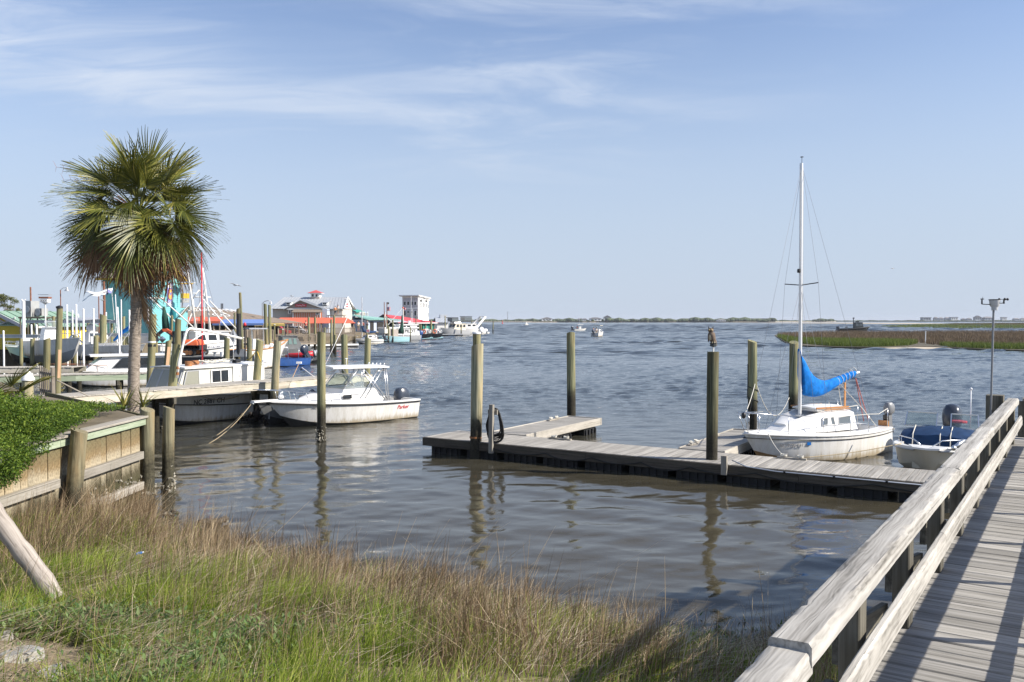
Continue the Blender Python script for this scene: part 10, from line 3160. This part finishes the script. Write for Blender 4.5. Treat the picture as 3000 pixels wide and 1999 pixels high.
# ---- channel boats with crew
def channel_boats():
 t, h, L = boat_between('console_boat', 'white centre console boat with a canopy and people, nearer of two in the channel', 1742, 1764, 205, 209.5, 2.3, 0.85, 1.25, 'hull_white', rake=0.7)
 h.rim(t, 'gelcoat', 0.25, 0.03)
 h.inner(t, 'gelcoat', 0.05, 0.8, 0.3)
 MB().box((L * 0.5, 0, 1.1), (0.8, 0.8, 1.3), taper=0.8).build('console', 'gelcoat', t)
 for x in (L * 0.4, L * 0.62):
  for sd in (1, -1):
   MB().tube([(x, 0.6 * sd, 0.8), (x - 0.1, 0.6 * sd, 2.55)], 0.035, 5).build('canopy_leg', 'aluminium', t)
 MB().box((L * 0.48, 0, 2.6), (1.9, 1.7, 0.1)).build('canopy', 'hull_cream', t)
 outboard(t, (-0.15, 0.2, 0.85), 1.3, 0.1)
 rails(t, h, 0.65, 0.97, 0.4)
 a = t.location
 PERSON('person in blue at the stern of the nearer channel boat', 1739, 983, 206.2, 'blue', 'dark', 0.5, z=0.35)
 PERSON('person in white at the helm of the nearer channel boat', 1747, 983, 206.8, 'white', 'tan', 0.2, z=0.35)
 t, h, L = boat_between('skiff_with_top', 'white bay boat with a T top running right, farther of two in the channel', 1680, 1718, 300, 302, 2.3, 0.7, 1.0, 'hull_white', rake=0.7, bottom='hull_cyan')
 h.rim(t, 'gelcoat', 0.25, 0.03)
 h.inner(t, 'gelcoat', 0.05, 0.75, 0.3)
 MB().box((L * 0.5, 0, 1.1), (0.8, 0.8, 1.3), taper=0.8).build('console', 'gelcoat', t)
 for x in (L * 0.35, L * 0.6):
  for sd in (1, -1):
   MB().tube([(x, 0.6 * sd, 0.8), (x, 0.6 * sd, 2.3)], 0.04, 5).build('top_leg', 'aluminium', t)
 MB().box((L * 0.46, 0, 2.36), (2.2, 1.7, 0.14)).build('hard_top', 'gelcoat', t)
 MB().tube([(L * 0.48, 0, 2.4), (L * 0.46, 0, 5.0)], 0.03, 5).build('antenna', 'white_plastic', t)
 outboard(t, (-0.3, 0, 0.8), 1.5, 0.35)
 PERSON('person in red seated aft in the farther channel boat', 1691, 961, 300.6, 'red', 'dark', 0.5, z=0.2)
 plain('foam', (0.75, 0.77, 0.78), 0.8, var=0.2, scale=1.0)
 t, h, L = boat_between('speed_boat', 'distant white speedboat raising spray left of the far beach', 1536, 1549, 640, 642, 2.4, 0.8, 1.1, 'hull_white', rake=0.7)
 MB().box((L * 0.45, 0, 1.4), (1.4, 1.2, 1.0), taper=0.7).build('cabin', 'gelcoat', t)
 MB().tube([(L * 0.45, 0, 1.9), (L * 0.45, 0, 3.6)], 0.06, 5).build('mast', 'white_plastic', t)
 r = random.Random(4)
 for lab, p0, p1, Y in (('white wake trailing behind the distant speedboat', 1465, 1538, 645), ('short white wake behind the farther channel boat', 1655, 1679, 303)):
  b = MB()
  for i in range(60):
   px = r.uniform(p0, p1)
   p = D(px, 940, Y + r.uniform(-3, 3))
   s = Y / 640
   b.ball((p.x, p.y, 0.02), 0.5 * s * r.uniform(0.3, 0.8), 5, 4, (2.5, 1, 0.45))
  o = struct(b.build('wake_foam', 'foam'), 'stuff')
  tag(o, lab, 'wake')
 t, h, L = boat_between('patrol_boat', 'dark patrol boat with antennas passing behind the marsh island', 2457, 2548, 292, 292, 3.0, 0.9, 1.7, 'patrol_dark', rake=1.2, tw=0.95)
 h.rub(t, 'black_rubber', 0.2, -0.1, 'collar', out=0.1)
 h.deck(t, 'hull_grey', 0, 0.99, -0.1, 0.05)
 cabin(t, L * 0.5, L * 0.78, 2.2, 0.9, 3.1, 'patrol_dark', rake_f=0.5, wins=2, wz=(0.45, 0.85), wmat='glass_grey')
 MB().box((L * 0.6, 0, 3.4), (0.9, 0.9, 0.35)).build('radar', 'black_metal', t)
 MB().tube([(L * 0.48, 0, 3.1), (L * 0.47, 0, 4.7)], 0.14, 6).box((L * 0.48, 0, 4.6), (0.5, 0.3, 0.4)).build('mast', 'black_metal', t)
 MB().box((L * 0.55, 0, 3.9), (0.3, 0.3, 0.3)).build('light', 'white_plastic', t)
 for y in (-0.6, 0.6):
  outboard(t, (-0.1, y, 1.0), 1.2, 0.3)
 MB().box((L * 0.25, 0, 1.2), (0.6, 0.5, 0.9)).build('stern_gear', 'hull_grey', t)
 p = W(1472, 948.5, 0)
 t = thing('channel_buoy', 'tiny red channel buoy left of the distant wake', 'buoy', (p.x, p.y, 0))
 MB().lathe([(0.9, -0.3), (0.9, 0.5), (0.3, 1.2), (0.3, 3.2), (0.05, 3.6)], (0, 0, 0), 10).build('float', 'red_paint', t)
 MB().box((0, 0, 3.8), (0.5, 0.5, 0.5)).build('lantern', 'red_paint', t)
 p = W(1487, 945.2, 0)
 t = thing('beacon_tower', 'thin dark beacon tower on the far shoal', 'beacon', (p.x, p.y, 0))
 MB().tube([(0, 0, 0), (0, 0, 16)], [0.5, 0.25], 6).build('tower', 'far_roof', t)
 MB().box((0, 0, 16.5), (1.2, 1.2, 1.2)).build('lantern', 'far_roof', t)
channel_boats()
# ---- birds
def gull(label, px, py, Y, span, bank=0.0, rz=0.0):
 p = D(px, py, Y)
 t = thing('gull', label, 'bird', p, rz)
 MB().tube([(-0.22, 0, 0), (-0.12, 0, 0), (0.08, 0, 0.01), (0.18, 0, 0.03), (0.25, 0, 0.02)], [0.01, 0.05, 0.06, 0.035, 0.008], 7).build('body', 'white_paint', t, True)
 for sd in (1, -1):
  s = span / 2
  b = MB()
  pts = [(0.06, 0.03, 0.03), (0.10, 0.45 * s, 0.10 * s), (0.0, s, 0.02), (-0.06, 0.5 * s, 0.08 * s), (-0.06, 0.03, 0.02)]
  b.prism([(x, y * sd, z) for x, y, z in pts], (0, 0, 0.012)).build('wing', 'lettering_grey', t)
 t.rotation_euler = (bank, 0.1, rz)
gull('gull gliding above the brown roof', 690, 836, 60, 1.1, 0.2, 2.6)
gull('small bird gliding low over the channel right of the mast', 2615, 787, 120, 0.9, 0.1, 0.3)
gull('gull above the ridge of the beige restaurant', 855, 868, 120, 1.0, 0.2, 2.8)
gull('gull right of the restaurant gable', 1012, 876, 120, 1.0, 0.25, 0.5)
gull('gull left of the turquoise building', 300, 880, 75, 0.9, 0.25, 2.4)
# ---- haze
def make_haze():
 m = bpy.data.materials.new('haze')
 m.use_nodes = True
 nt = m.node_tree
 for n_ in list(nt.nodes):
  nt.nodes.remove(n_)
 out = N(nt, 'ShaderNodeOutputMaterial')
 v = N(nt, 'ShaderNodeVolumePrincipled')
 v.inputs['Color'].default_value = (0.86, 0.91, 1.0, 1)
 v.inputs['Density'].default_value = 0.00009
 v.inputs['Anisotropy'].default_value = 0.0
 nt.links.new(v.outputs[0], out.inputs['Volume'])
 b = MB().box((0, 3400, 10), (9000, 7200, 24))
 o = link('haze', b.mesh('haze', m))
 struct(o, 'stuff')
 tag(o, 'thin pale sea haze over the far shore', 'haze')
make_haze()
